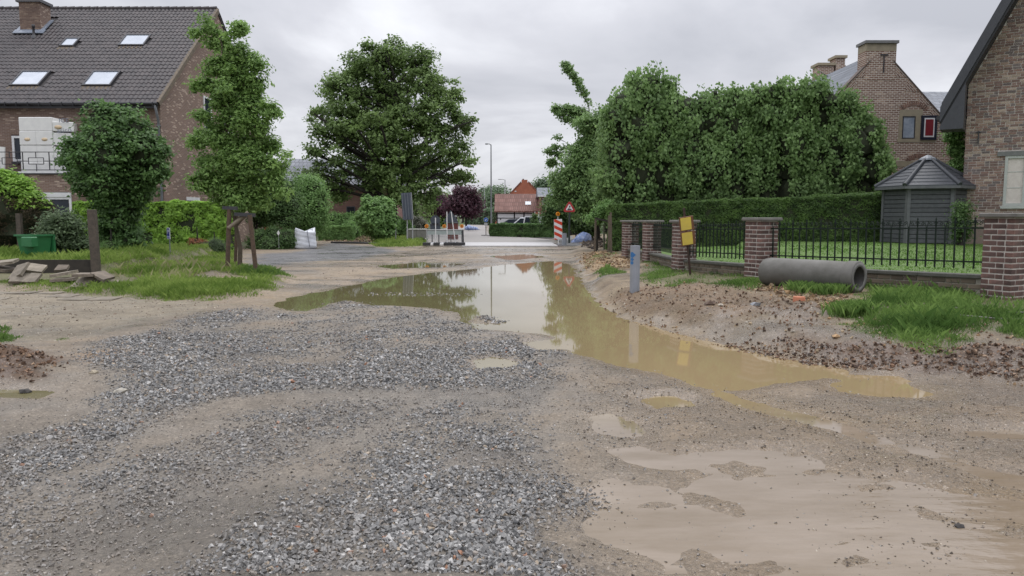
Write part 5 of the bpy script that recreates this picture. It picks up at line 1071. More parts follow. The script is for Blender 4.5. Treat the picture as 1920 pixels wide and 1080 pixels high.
# --- grass
SLABZ = poly([(-200, 500), (175, 505), (215, 520), (270, 536), (260, 548), (120, 545), (-200, 548)])
G1 = leafmat('verge_grass', (.11, .19, .03), (.30, .40, .10)); G2 = leafmat('lawn_grass', (.07, .15, .022), (.15, .27, .05)); G3 = leafmat('lush_grass', (.07, .14, .03), (.22, .34, .09)); G4 = leafmat('dry_grass', (.22, .22, .10), (.42, .40, .22))
def inside(Pq, n, y0=None, jitter=.35):
    x0, yy0 = Pq.min(0); x1, y1 = Pq.max(0); out = []; tot = 0
    while tot < n:
        u = RNG.random(n * 2); x = x0 + (x1 - x0) * u; y = yy0 + (y1 - yy0) * RNG.random(n * 2) ** 1.25
        s = sd(Pq, x, y) + fbm(x * 2, y * 2, 401) * jitter; k = (s > 0); out.append(np.stack([x[k], y[k], s[k]], -1)); tot += k.sum()
    return np.concatenate(out)[:n]
def grass(Pq, n, h, m, name='grass', label=None, wid=.01, patch=.6, excl=()):
    q = inside(Pq, n); x, y, s = q.T; p = fbm(x * 1.3, y * 1.3, 411); k = RNG.random(len(x)) < np.clip(patch + p * 1.8, .05, 1)
    for E_ in list(excl) + ([LAWN] if m is G3 else []): k &= sd(E_, x, y) + fbm(x * 3, y * 3, 5) * .2 < 0
    x, y, s = x[k], y[k], s[k]; hh = h * (.45 + .8 * RNG.random(len(x))) * (.35 + .65 * sm(s / .4)) * (.7 + 1.0 * np.clip(fbm(x * .8, y * .8, 421) + .35, 0, 1))
    v = np.clip(.45 + fbm(x * 1.2, y * 1.2, 431) * .9 + RNG.normal(size=len(x)) * .2, 0, 1)
    return tag(blades(name, np.stack([x, y, H(x, y) - .01], -1), hh, m, wid * (.7 + y / 25), vv=v), label)
GL = GRASS_L[np.array([i for i in range(len(GRASS_L))])].copy(); GL[:, 0] = np.maximum(GL[:, 0], -19)
grass(GL, 100000, .12, G1, label='long rough grass on the verge round the staked oak', wid=.0065, patch=.7, excl=[BARE_L, SLABZ])
grass(poly([(190, 478), (300, 474), (330, 500), (300, 530), (200, 520), (188, 500)]), 12000, .16, G1, label='taller grass beside the concrete post', wid=.0065, patch=.75)
grass(poly([(185, 500), (430, 500), (480, 520), (300, 548), (200, 530)]), 800, .22, G4, label='dry grass stalks in the verge', wid=.005, patch=.6)
grass(poly([(0, 546), (120, 550), (260, 562), (395, 566), (480, 556), (540, 540), (450, 535), (250, 540), (0, 535)]), 20000, .09, G1, label='short green weeds along the verge edge')
gp_ = np.array([[-19, 18.5], [-10.4, 18.5], [-10.6, 22], [-12.5, 27], [-19, 27]]); grass(gp_, 22000, .24, G1, label='tall grass behind the concrete board', wid=.008, patch=.9)
grass(GRASS_R[1], 2500, .18, G3, label='taller grass tufts at the pipe mouth', wid=.006, patch=.25)
for Pq, h in zip(GRASS_R, (.24, .34, .15)): grass(Pq, 42000 if h > .2 else 6000, h * .30, G3, label='lush grass on the earth bank below the fence' if h > .3 else 'grass on the bank by the leaning yellow sign' if h > .2 else 'thin grass at the stakes', wid=.0045, patch=.45)
LF = np.array([[p_[0][0] + 3, p_[0][1] - 1.6]] + [[a[0] + .3, a[1] + .35] for a in p_[:3]] + [[5.2, 24], [5.4, 26.3], [13, 26.2], [17, 22], [17, 12]])
grass(LF, 40000, .035, G2, label='short mown lawn inside the railings', wid=.018, patch=1.)
grass(GRASS_S, 3500, .13, G3, label='clump of grass beside the dark earth heap'); grass(poly([(95, 630), (140, 626), (145, 634), (100, 638)]), 500, .06, G3, label='small weeds at the gravel edge')
grass(poly([(700, 452), (740, 446), (800, 452), (800, 461), (760, 464), (700, 463)]), 9000, .22, G1, label='weeds in front of the concrete trough', wid=.02)
grass(poly([(430, 508), (520, 512), (556, 522), (520, 526), (440, 520)]), 6000, .14, G3, label='grass round the foot of the stakes')
grass(poly([(1110, 522), (1135, 515), (1175, 520), (1160, 530), (1120, 530)]), 1200, .1, G3, label='sparse weeds left of the grey bollard')
for i, (px, py, n) in enumerate(((1600, 590, 600), (1560, 552, 300), (1505, 548, 200))):
    c_ = gph(px, py); q = RNG.normal(size=(n, 2)) * .12 + c_[:2]; tag(blades('grass_tuft', np.stack([q[:, 0], q[:, 1], H(q[:, 0], q[:, 1])], -1), .18, G3), None)
# ================================================================ GRAVEL, RUBBLE, CLODS
def colmat(name, **k):
    m = bpy.data.materials.new(name); m.use_nodes = True; _colmat(m, **k); return m
M_STN = colmat('crushed_stone', rough=.55, nscale=60, lo=.8, hi=1.2, bump=.2, spec=.5)
def scatter_gravel():
    N_ = 330000; P = []
    y = 3.0 * (15.0 / 3.0) ** RNG.random(N_); x = -1.0 + (RNG.random(N_) - .5) * (y * 1.75 + 1.2) - .12 * y
    # area density falls with distance, so thin it to an even cover near and let larger stones carry it further off
    g = gravel(x, y); dens = np.clip(1.0 * (y / 3.0) ** -.0, 0, 1)
    k = RNG.random(N_) < g * .90 + .02; x, y, g = x[k], y[k], g[k]
    n = len(x); size = (.0085 + .017 * RNG.random(n) ** 2.2) * (1 + .05 * np.clip(y - 5, 0, 9)) * (.6 + .5 * g)
    z = H(x, y) + size * (.12 + .3 * RNG.random(n) * g)
    pal = np.array([(.165, .162, .158), (.215, .21, .203), (.12, .118, .115), (.27, .265, .255), (.22, .195, .17), (.30, .24, .175), (.40, .39, .375), (.08, .08, .08), (.30, .16, .10)])
    c = pal[RNG.choice(9, n, p=[.24, .22, .17, .13, .11, .035, .045, .045, .005])] * (.82 + .36 * RNG.random((n, 1)))
    mud = np.clip(.7 - g * .9 + fbm(x * 2, y * 2, 500) * .6 + .5 * (RNG.random(n) - .5), 0, .85)[:, None]; c = c * (1 - mud) + np.array([(.19, .165, .14)]) * mud
    o = stones('gravel', np.stack([x, y, z], -1), size * 1.3, M_STN, cols=c); tag(o, 'grey crushed gravel spread over the road'); return n
NG = scatter_gravel()
def scatter(label, Pq, n, s0, s1, pal, name='rubble', soft=.2, flat=.6, edge=0.):
    q = inside(Pq, n, jitter=.3); x, y = q[:, 0] + RNG.normal(size=len(q)) * edge, q[:, 1] + RNG.normal(size=len(q)) * edge; n = len(x)
    size = s0 + (s1 - s0) * RNG.random(n) ** 3.2; pal = np.array(pal); c = pal[RNG.integers(0, len(pal), n)] * (.7 + .6 * RNG.random((n, 1)))
    o = stones(name, np.stack([x, y, H(x, y) + size * .15], -1), size, M_DIRT, cols=c, flat=flat); tag(o, label)
M_DIRT = colmat('earth_clod', rough=.9, nscale=50, lo=.7, hi=1.3, bump=.5, spec=.25)
BR = [(.14, .085, .055), (.10, .065, .045), (.19, .12, .08), (.075, .05, .038)]; OC = [(.27, .18, .10), (.22, .15, .09), (.17, .115, .075), (.32, .25, .165)]
scatter('heap of dark brown earth clods at the road edge', HEAP, 2000, .008, .055, BR + [(.25, .17, .11)], 'earth_clods', edge=.05)
scatter('ridge of dark rubble running along the puddle end', RUBBLE[2], 3000, .008, .045, BR + [(.24, .17, .12), (.2, .17, .15)], edge=.04)
scatter('reddish broken brick rubble on the bank slope', RUBBLE[1], 1300, .008, .05, [(.15, .10, .07), (.13, .09, .065), (.18, .125, .085), (.24, .19, .14), (.10, .07, .052), (.19, .11, .075)], edge=.2)
scatter('ochre dug earth lumps at the pool corner', RUBBLE[0], 1500, .015, .10, OC, 'earth_clods', edge=.08)
scatter('small stones and clods on the bare bank', poly([(1150, 545), (1300, 545), (1450, 552), (1600, 590), (1700, 625), (1940, 632), (1940, 700), (1700, 680), (1500, 655), (1300, 620), (1160, 590)], .1), 2600, .006, .045, OC + BR + [(.4, .36, .3)], 'pebbles', edge=.1)
scatter('earth lumps in front of the concrete pipe', poly([(1425, 540), (1500, 552), (1600, 560), (1590, 585), (1500, 572), (1430, 556)], .25), 700, .02, .10, OC, 'earth_clods', edge=.06)
scatter('grit scattered over the wet mud', poly([(1060, 690), (1300, 735), (1600, 745), (1940, 740), (1960, 1080), (1500, 1080), (1560, 870), (1300, 830), (1130, 850), (1160, 1080), (1120, 1080), (1060, 850)]), 5500, .004, .017, [(.12, .10, .085), (.2, .17, .14), (.09, .075, .06), (.32, .28, .23)], 'pebbles', edge=.1)
scatter('grit on the worn track', poly([(-200, 1100), (-200, 700), (100, 700), (300, 600), (600, 570), (1000, 640), (1100, 1100)]), 9000, .004, .017, [(.17, .155, .14), (.26, .24, .22), (.10, .09, .08), (.36, .33, .29)], 'pebbles', edge=.1)
scatter('grit and clods on the back of the road', poly([(600, 545), (560, 520), (640, 485), (820, 466), (1050, 466), (1060, 485), (900, 498), (740, 514)]), 1600, .006, .035, [(.2, .16, .13), (.12, .10, .085), (.34, .30, .25)], 'pebbles', edge=.2)
scatter('brown heap of cuttings and earth beyond the parking strip', poly([(612, 452), (640, 438), (700, 440), (745, 446), (730, 455), (680, 456)]), 3000, .03, .16, [(.22, .15, .10), (.30, .22, .15), (.14, .10, .07), (.20, .20, .08)], 'earth_clods', edge=.2)
scatter('stones and mud on the old path', PATHZ, 2000, .006, .035, [(.3, .25, .2), (.17, .13, .1), (.4, .36, .3)], 'pebbles', edge=.1)
# lone clods
def clod(px, py, s, c, label, name='stone', grp=None):
    p = gph(px, py); V = RNG.normal(size=(1, 3)) * 0; q = [(p[0], p[1], p[2] + s * .2)]
    V0, F0 = ico(); V = V0 * s * (1 + .22 * RNG.normal(size=(12, 1))) * np.array([1.2, .9, .6]) + np.array(q)
    o = npmesh(name, V, F0, mat('stone_%d%d%d' % tuple(int(k * 99) for k in c), c, .8, tuple(k * .6 for k in c), 12, bump=.5)); tag(o, label, 'stone', grp)
clod(1798, 1000 - 12, .022, (.035, .03, .028), 'black clod on the thin water film'); clod(1415, 560 + 14, .07, (.26, .27, .29), 'flat grey stone on the bare bank')
clod(556, 990, .018, (.34, .13, .07), 'small orange brick chip among the gravel'); clod(1568, 632, .045, (.5, .33, .18), 'pale orange stone below the grassy bank')
clod(50, 737, .05, (.05, .045, .04), 'dark stone lying in the puddle by the earth heap'); clod(175, 700, .045, (.44, .38, .28), 'pale stone at the foot of the earth heap'); clod(222, 737, .05, (.42, .39, .33), 'pale stone between mud and gravel')
clod(1330, 572, .10, (.13, .085, .06), 'big brown clod on top of the rubble', 'earth_clod')

# ================================================================ GARDEN WALL, PILLARS, RAILINGS
M_PBR = mat('pillar_brick', (.16, .085, .07), .85, (.085, .055, .05), 9, bump=.6, bscale=45, orand=.38)
M_MORT = mat('pale_mortar', (.48, .445, .41), .95, (.36, .335, .30), 14, bump=.5)
M_CAP = mat('cap_stone', (.175, .165, .15), .75, (.11, .105, .095), 7, bump=.3)
M_WB = mat('mossy_brick', (.15, .115, .085), .9, (.09, .08, .055), 8, bump=.6, bscale=45, orand=.3)
M_IRON = mat('railing_iron', (.007, .014, .010), .55, (.012, .02, .015), 20, spec=.2)
def bmesh_brick(l, d, h, s):
    m = MB(); m.box(-l / 2, -d / 2, 0, l / 2, d / 2, h, bev=.004); r = random.Random(s)
    m.v = [(x + r.uniform(-.003, .003), y + r.uniform(-.002, .002), z + r.uniform(-.002, .002)) for x, y, z in m.v]; return m.mesh('brick', M_PBR)
BRK = [bmesh_brick(.186, .1, .062, i) for i in range(5)]
rots = []
for i in range(5):
    j = min(i, 3); dx, dy = PILLARS[j + 1][0] - PILLARS[j][0], PILLARS[j + 1][1] - PILLARS[j][1]; rots.append(math.atan2(dy, dx) - PI / 2 if i else R(22))
rots[0] = R(26); rots[1] = R(24); rots[2] = R(12); rots[3] = R(8); rots[4] = R(8)
LBL = ['nearest brick gate pillar, cut by the edge of the view, at the right end of the railings', 'brick pillar behind the far end of the concrete pipe', 'brick pillar right behind the yellow sign', 'brick pillar second from the far end of the railings', 'farthest brick pillar beside the yew hedge']
PR = []
for i, (x, y, zc) in enumerate(PILLARS):
    zb = zc - 1.22; S = .41
    t = thing('brick_pillar', (x, y, zb), LBL[i], 'pillar', 'brick pillars of the garden railings', (0, 0, rots[i])); PR.append(t)
    MB().box(-S / 2 + .005, -S / 2 + .005, 0, S / 2 - .005, S / 2 - .005, 1.16).build('mortar_core', M_MORT, t, world=False)
    nc = 15; ch = 1.155 / nc
    for c in range(nc):
        for f in range(4):
            a = f * PI / 2; fl = 1 if c % 2 else -1
            for k in range(2):
                lf, ls = (((.098, 1), (.25, .5)) if c % 2 else ((.052, .5), (.204, 1)))[k]; u = (-S / 2 + .113 + lf) * (1 if (c // 1) % 2 else -1); v = -S / 2 + .05
                q = Matrix.Rotation(a, 3, 'Z') @ Vector((u, v, 0))
                b = inst('brick', BRK[(c * 3 + f + k * 2) % 5], t, (q.x, q.y, c * ch + .006), (0, 0, a), (ls, 1, ch * .77 / .062))
    MB().box(-.255, -.255, 1.16, .255, .255, 1.222, bev=.012).build('cap', M_CAP, t, world=False)
def scroll_mesh():
    m = MB()
    for s in (1, -1):
        pts = []
        for k in range(26):
            a = k / 25 * 2.6 * PI; r = .036 * (1 - k / 25 * .78); pts.append((s * (.052 - r * math.cos(a) * 1.0) , 0, .062 + r * math.sin(a + .6)))
        pts = [(s * .004, 0, .0), (s * .012, 0, .02)] + pts[2:]
        m.tube(pts, .0055, 5)
    return m.mesh('scroll', M_IRON)
def finial_mesh():
    m = MB(); m.lathe([(.012, 0), (.009, .03), (.018, .045), (.009, .06), (.022, .085), (.006, .11), (.014, .125), (.0, .155)], 8); m.cbox((0, 0, .068), (.07, .012, .014)); return m.mesh('finial', M_IRON)
SCR, FIN = scroll_mesh(), finial_mesh()
PLBL = ['iron railing panel behind the concrete pipe, with lawn behind it', 'iron railing panel between the pipe and the yellow sign', 'short iron railing panel left of the yellow sign', 'farthest iron railing panel in front of the yew hedge']
for i in range(4):
    a, b = PILLARS[i + 1], PILLARS[i]; A = Vector((a[0], a[1], a[2] - 1.22)); Bv = Vector((b[0], b[1], b[2] - 1.22)); d = Bv - A; Lg = math.hypot(d.x, d.y); az = math.atan2(d.y, d.x); tl = -math.atan2(d.z, Lg)
    t = thing('iron_railing', A, PLBL[i], 'railing', 'iron railing panels between the brick pillars', (0, tl, az)); L0, L1 = .2, Lg - .2
    for z in (1.015, .53): MB().box(L0, -.013, z - .011, L1, .013, z + .011).build('rail', M_IRON, t, world=False)
    nb = int((L1 - L0) / .134); st = (L1 - L0) / nb; bm = MB().box(-.0095, -.0094, .43, .0095, .0094, 1.02).mesh('picket', M_IRON)
    for k in range(nb):
        x = L0 + (k + .5) * st; inst('picket', bm, t, (x, 0, 0)); inst('finial' if k % 2 else 'scroll', FIN if k % 2 else SCR, t, (x, 0, 1.026))
    # low wall with coping
    w = thing('low_brick_wall', A, ['low mossy brick wall under the railing behind the pipe', 'low brick wall under the railing right of the yellow sign', 'low brick wall under the short railing panel', 'low brick wall at the far end by the hedge'][i], 'wall', 'low brick walls under the railings', (0, tl, az))
    MB().box(.2, -.085, -.15, Lg - .2, .085, .30).build('mortar_core', mat('dirty_mortar', (.30, .28, .24), .95, (.22, .21, .17), 10, bump=.5), w, world=False)
    lc = (Lg - .44) / max(1, round((Lg - .44) / .9)); 
    for k in range(round((Lg - .44) / lc)): MB().box(.22 + k * lc + .004, -.125, .30, .22 + (k + 1) * lc - .004, .125, .352, bev=.006).build('coping_stone', mat('dark_coping', (.10, .098, .085), .8, (.06, .062, .05), 8, bump=.4), w, world=False)
    wb = MB().box(-.096, -.018, 0, .096, .018, .064, bev=.005).mesh('brick', M_WB); r = 0
    for c in range(5):
        x = .24 + (.1 if c % 2 else 0) + .1
        while x < Lg - .32: inst('brick', wb, w, (x, -.078, -.085 + c * .077)); x += .208
# ================================================================ GAZEBO
def gazebo():
    Y = 25.6; cx = xat(1734, Y); zb = .60; r = 1.34; hw = 1.88
    t = thing('garden_gazebo', (cx, Y, zb), 'dark grey six sided timber gazebo with felt shingle roof', 'gazebo')
    off = R(-112); V6 = [(cx + r * math.cos(off + R(30) + i * PI / 3), Y + r * math.sin(off + R(30) + i * PI / 3)) for i in range(6)]
    mb_ = mat('grey_boards', (.09, .095, .102), .6, (.064, .068, .075), 9, bump=.2, orand=.12); md = mat('gazebo_trim', (.12, .125, .13), .6, (.09, .095, .10), 6)
    for i in range(6):
        a, b = Vector(V6[i]), Vector(V6[(i + 1) % 6]); d = b - a; ln = d.length; M = Matrix.Translation((a.x, a.y, zb)) @ Matrix.Rotation(math.atan2(d.y, d.x), 4, 'Z')
        n = 13; h = hw / n
        front = i == 5 or i == 0 or i == 4
        for k in range(n): MB().box(.09, .02 - .0, k * h + .010, ln - .09, .055, (k + 1) * h - .008, M=M, bev=.008).build('board', mb_, t)
        MB().box(.05, .056, 0, ln - .05, .075, hw, M=M).build('inner_wall', M_DARKM, t)
        for q in (0.0, ln - .1): MB().box(q, -.012, 0, q + .1, .05, hw, M=M).build('corner_trim', md, t)
    # roof: six facets with lapped shingle rows
    ro, zt, zr0 = 1.58, zb + hw + 1.02, zb + hw + .0
    ms = mat('roof_felt', (.05, .055, .065), .55, (.034, .038, .046), 14, bump=.5, bscale=50)
    for i in range(6):
        a0 = off + R(30) + i * PI / 3; a1 = a0 + PI / 3
        rows = 8
        for k in range(rows):
            s0, s1 = 1 - k / rows * .9, 1 - (k + 1) / rows * .9 - .012
            z0, z1 = zr0 + (zt - zr0) * (1 - s0) * 1.0, zr0 + (zt - zr0) * (1 - s1)
            P = lambda a, s, z: (cx + ro * s * math.cos(a), Y + ro * s * math.sin(a), z)
            o_ = .028; q = [P(a0, s0, z0 + o_), P(a1, s0, z0 + o_), P(a1, s1, z1 + .006), P(a0, s1, z1 + .006), P(a0, s0, z0 - .01), P(a1, s0, z0 - .01), P(a1, s1, z1 - .03), P(a0, s1, z1 - .03)]
            MB().add(q, [(0, 1, 2, 3), (7, 6, 5, 4), (4, 5, 1, 0), (5, 6, 2, 1), (6, 7, 3, 2), (7, 4, 0, 3)]).build('shingle_row', ms, t)
        m = MB(); m.tube([(cx + ro * math.cos(a0), Y + ro * math.sin(a0), zr0 + .03), (cx + ro * .1 * math.cos(a0), Y + ro * .1 * math.sin(a0), zt - .07)], [.085, .06], 5); m.build('hip', ms, t)
        A, B_ = Vector((cx + ro * math.cos(a0), Y + ro * math.sin(a0), zr0)), Vector((cx + ro * math.cos(a1), Y + ro * math.sin(a1), zr0)); d = B_ - A
        M = Matrix.Translation(A) @ Matrix.Rotation(math.atan2(d.y, d.x), 4, 'Z'); MB().box(0, -.005, -.09, d.length, .02, .0, M=M).build('fascia', md, t)
    MB().lathe([(.30, -.12), (.27, -.06), (.06, .05), (0, .06)], 6, (cx, Y, zt), smooth=False).build('roof_cap', mat('zinc_cap', (.22, .24, .27), .5), t)
    MB().box(cx - 1.7, Y - 1.7, zb - .25, cx + 1.7, Y + 1.6, zb - .02).build('base', M_CAP, t)
gazebo()
for i, (px, py, y) in enumerate(((1806, 390, 23.4), (1800, 410, 23.6))):
    bush('potted_shrub', ['dark thin shrub growing between gazebo and brick house', 'low dark shrub at the gazebo corner'][i], [(px, py, 11), (px - 4, py + 18, 10), (px + 3, py + 32, 10)], y, (px, 452), 1500, 130, .12, .07, L_DARK, corer=0, shell=(.3, 1.1), rd=False)
# ================================================================ THINGS ON THE BANK
def pipe():
    p1 = gph(1612, 548); p0 = gph(1462, 544); z = .335 + .235
    n1 = np.array([xat(1616, 11.2), 11.2]); d = np.array([-.62, .80]); d /= np.linalg.norm(d); L = 1.62; n0 = n1 + d * L; zg = max(zat(*n1), zat(*n0)) - .01; r = .236
    t = thing('concrete_pipe', (n1[0], n1[1], zg), 'grey concrete drain pipe lying in the grass before the railing', 'pipe', rot=(R(90), 0, math.atan2(d[1], d[0]) - R(90) + PI))
    # local z runs along the pipe (towards the mouth is -)
    m = MB(); prof = [(r - .06, 0), (r, 0), (r + .012, .01), (r + .012, .16), (r - .012, .175), (r - .005, .2), (r, .5), (r, L - .12), (r - .02, L - .03), (r - .05, L), (r - .06, L), (r - .06, 0)]
    m.lathe(prof[:-1], 32, (0, 0, 0)); m.build('barrel', mat('pipe_concrete', (.145, .14, .128), .75, (.085, .082, .07), 2.2, bump=.25, bscale=30), t, world=False)
    m = MB(); m.lathe([(r - .06, L), (r - .06, 0)], 32); m.build('bore', mat('pipe_inside', (.12, .115, .11), .9), t, world=False)
    m = MB(); m.lathe([(r - .075, .004), (r - .012, .004), (r - .008, -.006), (r - .07, -.006), (r - .075, .004)], 32); m.build('socket_ring', mat('pipe_edge', (.17, .165, .155), .8), t, world=False)
    t.location.z = zg + r; t.rotation_euler = (R(90), 0, math.atan2(-d[0], d[1]) + PI)
    return n1, zg, d
PIPE = pipe()
def grey_post(px, py, top, w, label, leanx=0.):
    p = gph(px, py); h = EYE + (HZ - top) / FPX * p[1] - p[2]
    t = thing('grey_marker_post', p, label, 'post', 'grey plastic marker posts', (0, leanx, R(18)))
    k = w / FPX * p[1] / 2; q = [(-k, -k * .6), (k * .1, -k * .9), (k, -k * .5), (k, k * .6), (-k, k * .6)]
    MB().prism(q, -.1, h, 'z').build('shaft', mat('grey_plastic', (.28, .30, .34), .45, (.23, .25, .28), 4), t, world=False); return t, k, h
t, k, h = grey_post(1190, 546, 460, 16, 'grey square marker post with blue sprayed mark at the pool')
# the blue spray mark, wrapped on the front left face
bm = mat('blue_spray', (.03, .16, .40), .6)
m = MB()
for z0, z1, a in ((h * .73, h * .86, 1.), (h * .66, h * .73, .5), (h * .58, h * .66, .35)):
    m.add([(-k - .002, -k * .61, z0), (-k + a * k * .9 * .8, -k * .60 - .3 * k * a * .72 - .004, (z0 + z1) / 2), (-k - .002, -k * .61, z1), (-k - .004, k * .3, z1 - .01), (-k - .004, k * .3, z0 + .01)], [(0, 1, 2), (0, 2, 3, 4)])
m.build('spray_mark', bm, t, world=False)
grey_post(1165, 471, 456, 8, 'short grey marker post in the grass before the yew hedge'); grey_post(1058, 461, 437, 8, 'grey marker post just right of the striped board')
def yellow_sign():
    p = (xat(1297, 15.2), 15.2, zat(xat(1297, 15.2), 15.2)); t = thing('yellow_sign', p, 'two yellow plates on a leaning rusty post by the railing', 'sign', rot=(R(3), R(-8.5), R(10)))
    h = 1.02; MB().box(-.02, -.012, -.1, .02, .012, h + .36).build('post', mat('rusty_post', (.06, .035, .025), .85, (.035, .022, .018), 20), t, world=False)
    br = mat('brown_frame', (.16, .065, .03), .6, (.11, .045, .022), 10); ye = mat('yellow_plate', (.62, .47, .07), .6, (.52, .40, .08), 6)
    s = .47; h = .62; w = .135
    for i in range(2):
        z = h + i * .30; f = MB().box(-w, -.055, z, w + .02, -.013, z + .285, bev=.004).build('frame', br, t, world=False); MB().box(-w + .012, -.062, z + .02, w - .035, -.0555, z + .268).build('plate', ye, f, world=False)
yellow_sign()
p = gph(1498, 566); m = MB(); m.lathe([(.085, 0), (.085, .10), (.078, .105), (.0, .10)], 18, (p[0], p[1], p[2] - .01)); tag(m.build('terracotta_pipe_piece', mat('terracotta', (.42, .16, .085), .8, (.34, .12, .065), 12, bump=.3)), 'short orange terracotta drain piece in front of the pipe', 'pipe piece')
# thin half buried rods in the grass at the right
for i, (a, b) in enumerate((((1790, 585), (1940, 596)), ((1800, 598), (1960, 607)))):
    A, B_ = gph(*a), gph(*b); m = MB(); m.tube([A + np.array([0, 0, .05]), (A + B_) / 2 + np.array([0, 0, .03]), B_ + np.array([0, 0, .06])], .012, 6); tag(m.build('old_rod', M_CAP), ['thin grey rod lying in the grass, the farther of two', 'thin grey rod lying in the grass, the nearer of two'][i], 'rod', 'old rods in the grass')
# stakes and sapling at the pavement end
ms = mat('old_wood', (.13, .105, .075), .85, (.075, .058, .042), 20, bump=.5, bscale=40); mg = mat('green_wood', (.12, .13, .085), .85, (.08, .085, .05), 20, bump=.4)
def stake(px, top, base, w, label, m, grp, lean=0.):
    p = gph(px, base); q = at(px + lean, top, p[1]); mb = MB(); mb.tube([p - np.array([0, 0, .1]), q], w, 10); tag(mb.build('wooden_stake', m), label, 'stake', grp)
for px, top, base, l, ln in ((1115, 412, 474, 'thick stake nearest the blue bag', 2), (1133, 420, 468, 'greenish stake in the middle of the group', -1), (1141, 404, 474, 'tall stake left of its close neighbour', 1), (1146, 398, 475, 'tall stake nearest the yew hedge', -1)): stake(px, top, base, .042, l, mg if 'green' in l else ms, 'stakes round the street lime', ln)
p = gph(1118, 474); q = MB(); q.cbox((xat(1128, p[1]), p[1], float(at(0, 412, p[1])[2])), (.5, .05, .07), rot=(0, R(12), 0)); tag(q.build('tree_tie', M_BARKD), 'dark tie board across the stakes', 'tree tie')
# stakes of the young oak
dw = mat('stained_stake', (.115, .075, .048), .8, (.06, .04, .028), 18, bump=.4, bscale=40)
stake(426, 392, 508, .058, 'round stake at the side of the bulk hedge, upright', dw, 'stakes of the young oak', 4)
stake(441, 400, 498, .05, 'thin stake just behind the oak trunk', dw, 'stakes of the young oak', 3)
stake(481, 403, 512, .055, 'stake leaning in towards the oak trunk', dw, 'stakes of the young oak', -13)
YS = float(gph(426, 508)[1])
mb = MB(); mb.tube([at(428, 428, YS - .05), at(466, 398, YS + .1)], .05, 10); tag(mb.build('brace_pole', mat('pale_stake', (.22, .19, .14), .85, (.15, .12, .09), 18)), 'slanting brace pole between the oak stakes', 'brace')
for nm, a, b in (('dark rubber tie at the top of the upright stake', (418, 392), (445, 388)), ('dark tie strap round the oak trunk', (440, 405), (478, 400))):
    A, B_ = at(*a, YS), at(*b, YS); tag(MB().cbox((A + B_) / 2, (abs(B_[0] - A[0]), .10, .09), rot=(0, R(3), 0)).build('tree_tie', M_DARKM), nm, 'tree tie')
# ================================================================ LEFT FRONT: slabs, post, plank, bin
M_SLAB = mat('paving_slab', (.25, .215, .17), .85, (.15, .13, .10), 7, bump=.5, bscale=35, orand=.2)
M_SLABD = mat('dark_slab', (.20, .165, .13), .9, (.12, .10, .08), 7, bump=.5, orand=.2)
def rough_slab(w, d, h, seed):
    r = random.Random(seed); m = MB(); q = [(-w / 2, -d / 2), (w * r.uniform(-.1, .1), -d / 2), (w / 2, -d / 2 + r.uniform(0, .03)), (w / 2, d / 2), (-w / 2 + r.uniform(0, .06), d / 2)]
    m.prism(q, -h / 2, h / 2, 'z'); m.v = [(x + r.uniform(-.008, .008), y + r.uniform(-.008, .008), z + r.uniform(-.004, .004)) for x, y, z in m.v]; return m
SL = [  # px, py centre, width m, depth, lift, pitch, roll, yaw, dark, label
 (8, 492, .62, .5, .28, 8, -6, 10, 0, 'pale slab on top at the pile end cut by the view edge'), (6, 504, .6, .5, .16, 4, 8, -14, 1, 'dark slab under the topmost end slab'), (36, 508, .55, .55, .16, 48, -12, -25, 0, 'pale slab tilted steeply against the board'),
 (62, 503, .60, .5, .22, 22, 10, 15, 0, 'long pale slab sloping down from the board'), (38, 522, .5, .45, .05, 30, 4, 20, 0, 'slab half covered by weeds at the front of the pile'), (60, 522, .42, .4, .04, 38, 0, -10, 0, 'small slab with weeds growing over it'),
 (116, 503, .34, .3, .22, 30, 0, 12, 1, 'small slab standing up behind the stack'), (120, 513, .60, .45, .19, 5, -9, -8, 0, 'pale slab on top of the low stack'), (120, 524, .60, .42, .10, 2, -3, 4, 1, 'middle dark slab of the low stack'), (120, 533, .52, .42, .03, 2, 0, -6, 1, 'bottom dark slab of the low stack'),
 (160, 515, .55, .4, .12, 3, 0, 6, 1, 'slab lying flat between stack and concrete post'), (192, 517, .5, .4, .10, 10, 22, -20, 1, 'slab leaning at the foot of the concrete post'), (157, 530, .52, .50, .08, 34, 0, -12, 0, 'square pale slab propped facing the road'), (196, 533, .62, .5, .05, 24, 6, 14, 0, 'wide pale slab beside the propped square one'), (243, 537, .50, .32, .05, 6, 3, 4, 0, 'last slab of the pile, lying alone in the grass')]
for i, (px, py, w, d, lift, pi_, ro, ya, dk, lb) in enumerate(SL):
    g = gph(px, 532 + (px > 150) * 6); y = g[1] + (.5 if py < 506 else .15 if py < 515 else 0); p = at(px, py, y)
    m = rough_slab(w * .72, d * .68, .055, i); o = m.build('paving_slab', M_SLABD if dk else M_SLAB); o.location = [float(v) for v in p]; o.rotation_euler = (R(pi_), R(ro), R(ya)); tag(o, lb, 'slab', 'old paving slabs piled by the verge')
p = gph(175, 512); y = 18.3; hh = at(175, 393, y)[2]; z0 = zat(xat(175, y), y)
o = MB().box(-.085, -.085, -.2, .085, .085, hh - z0, bev=.01).build('concrete_post', mat('old_concrete', (.11, .088, .07), .9, (.065, .055, .045), 10, bump=.7, bscale=30)); o.location = (xat(175, y), y, z0); o.rotation_euler = (0, R(-1), R(8)); tag(o, 'weathered dark square concrete post at the end of the board', 'post')
y = 18.35; z1 = float(at(0, 487, y)[2]); o = MB().box(-19, y - .03, .05, xat(168, y), y + .03, z1).build('concrete_board', mat('black_concrete', (.028, .024, .02), .85, (.045, .038, .03), 6, bump=.4)); tag(o, 'long dark concrete gravel board holding back the garden', 'board')
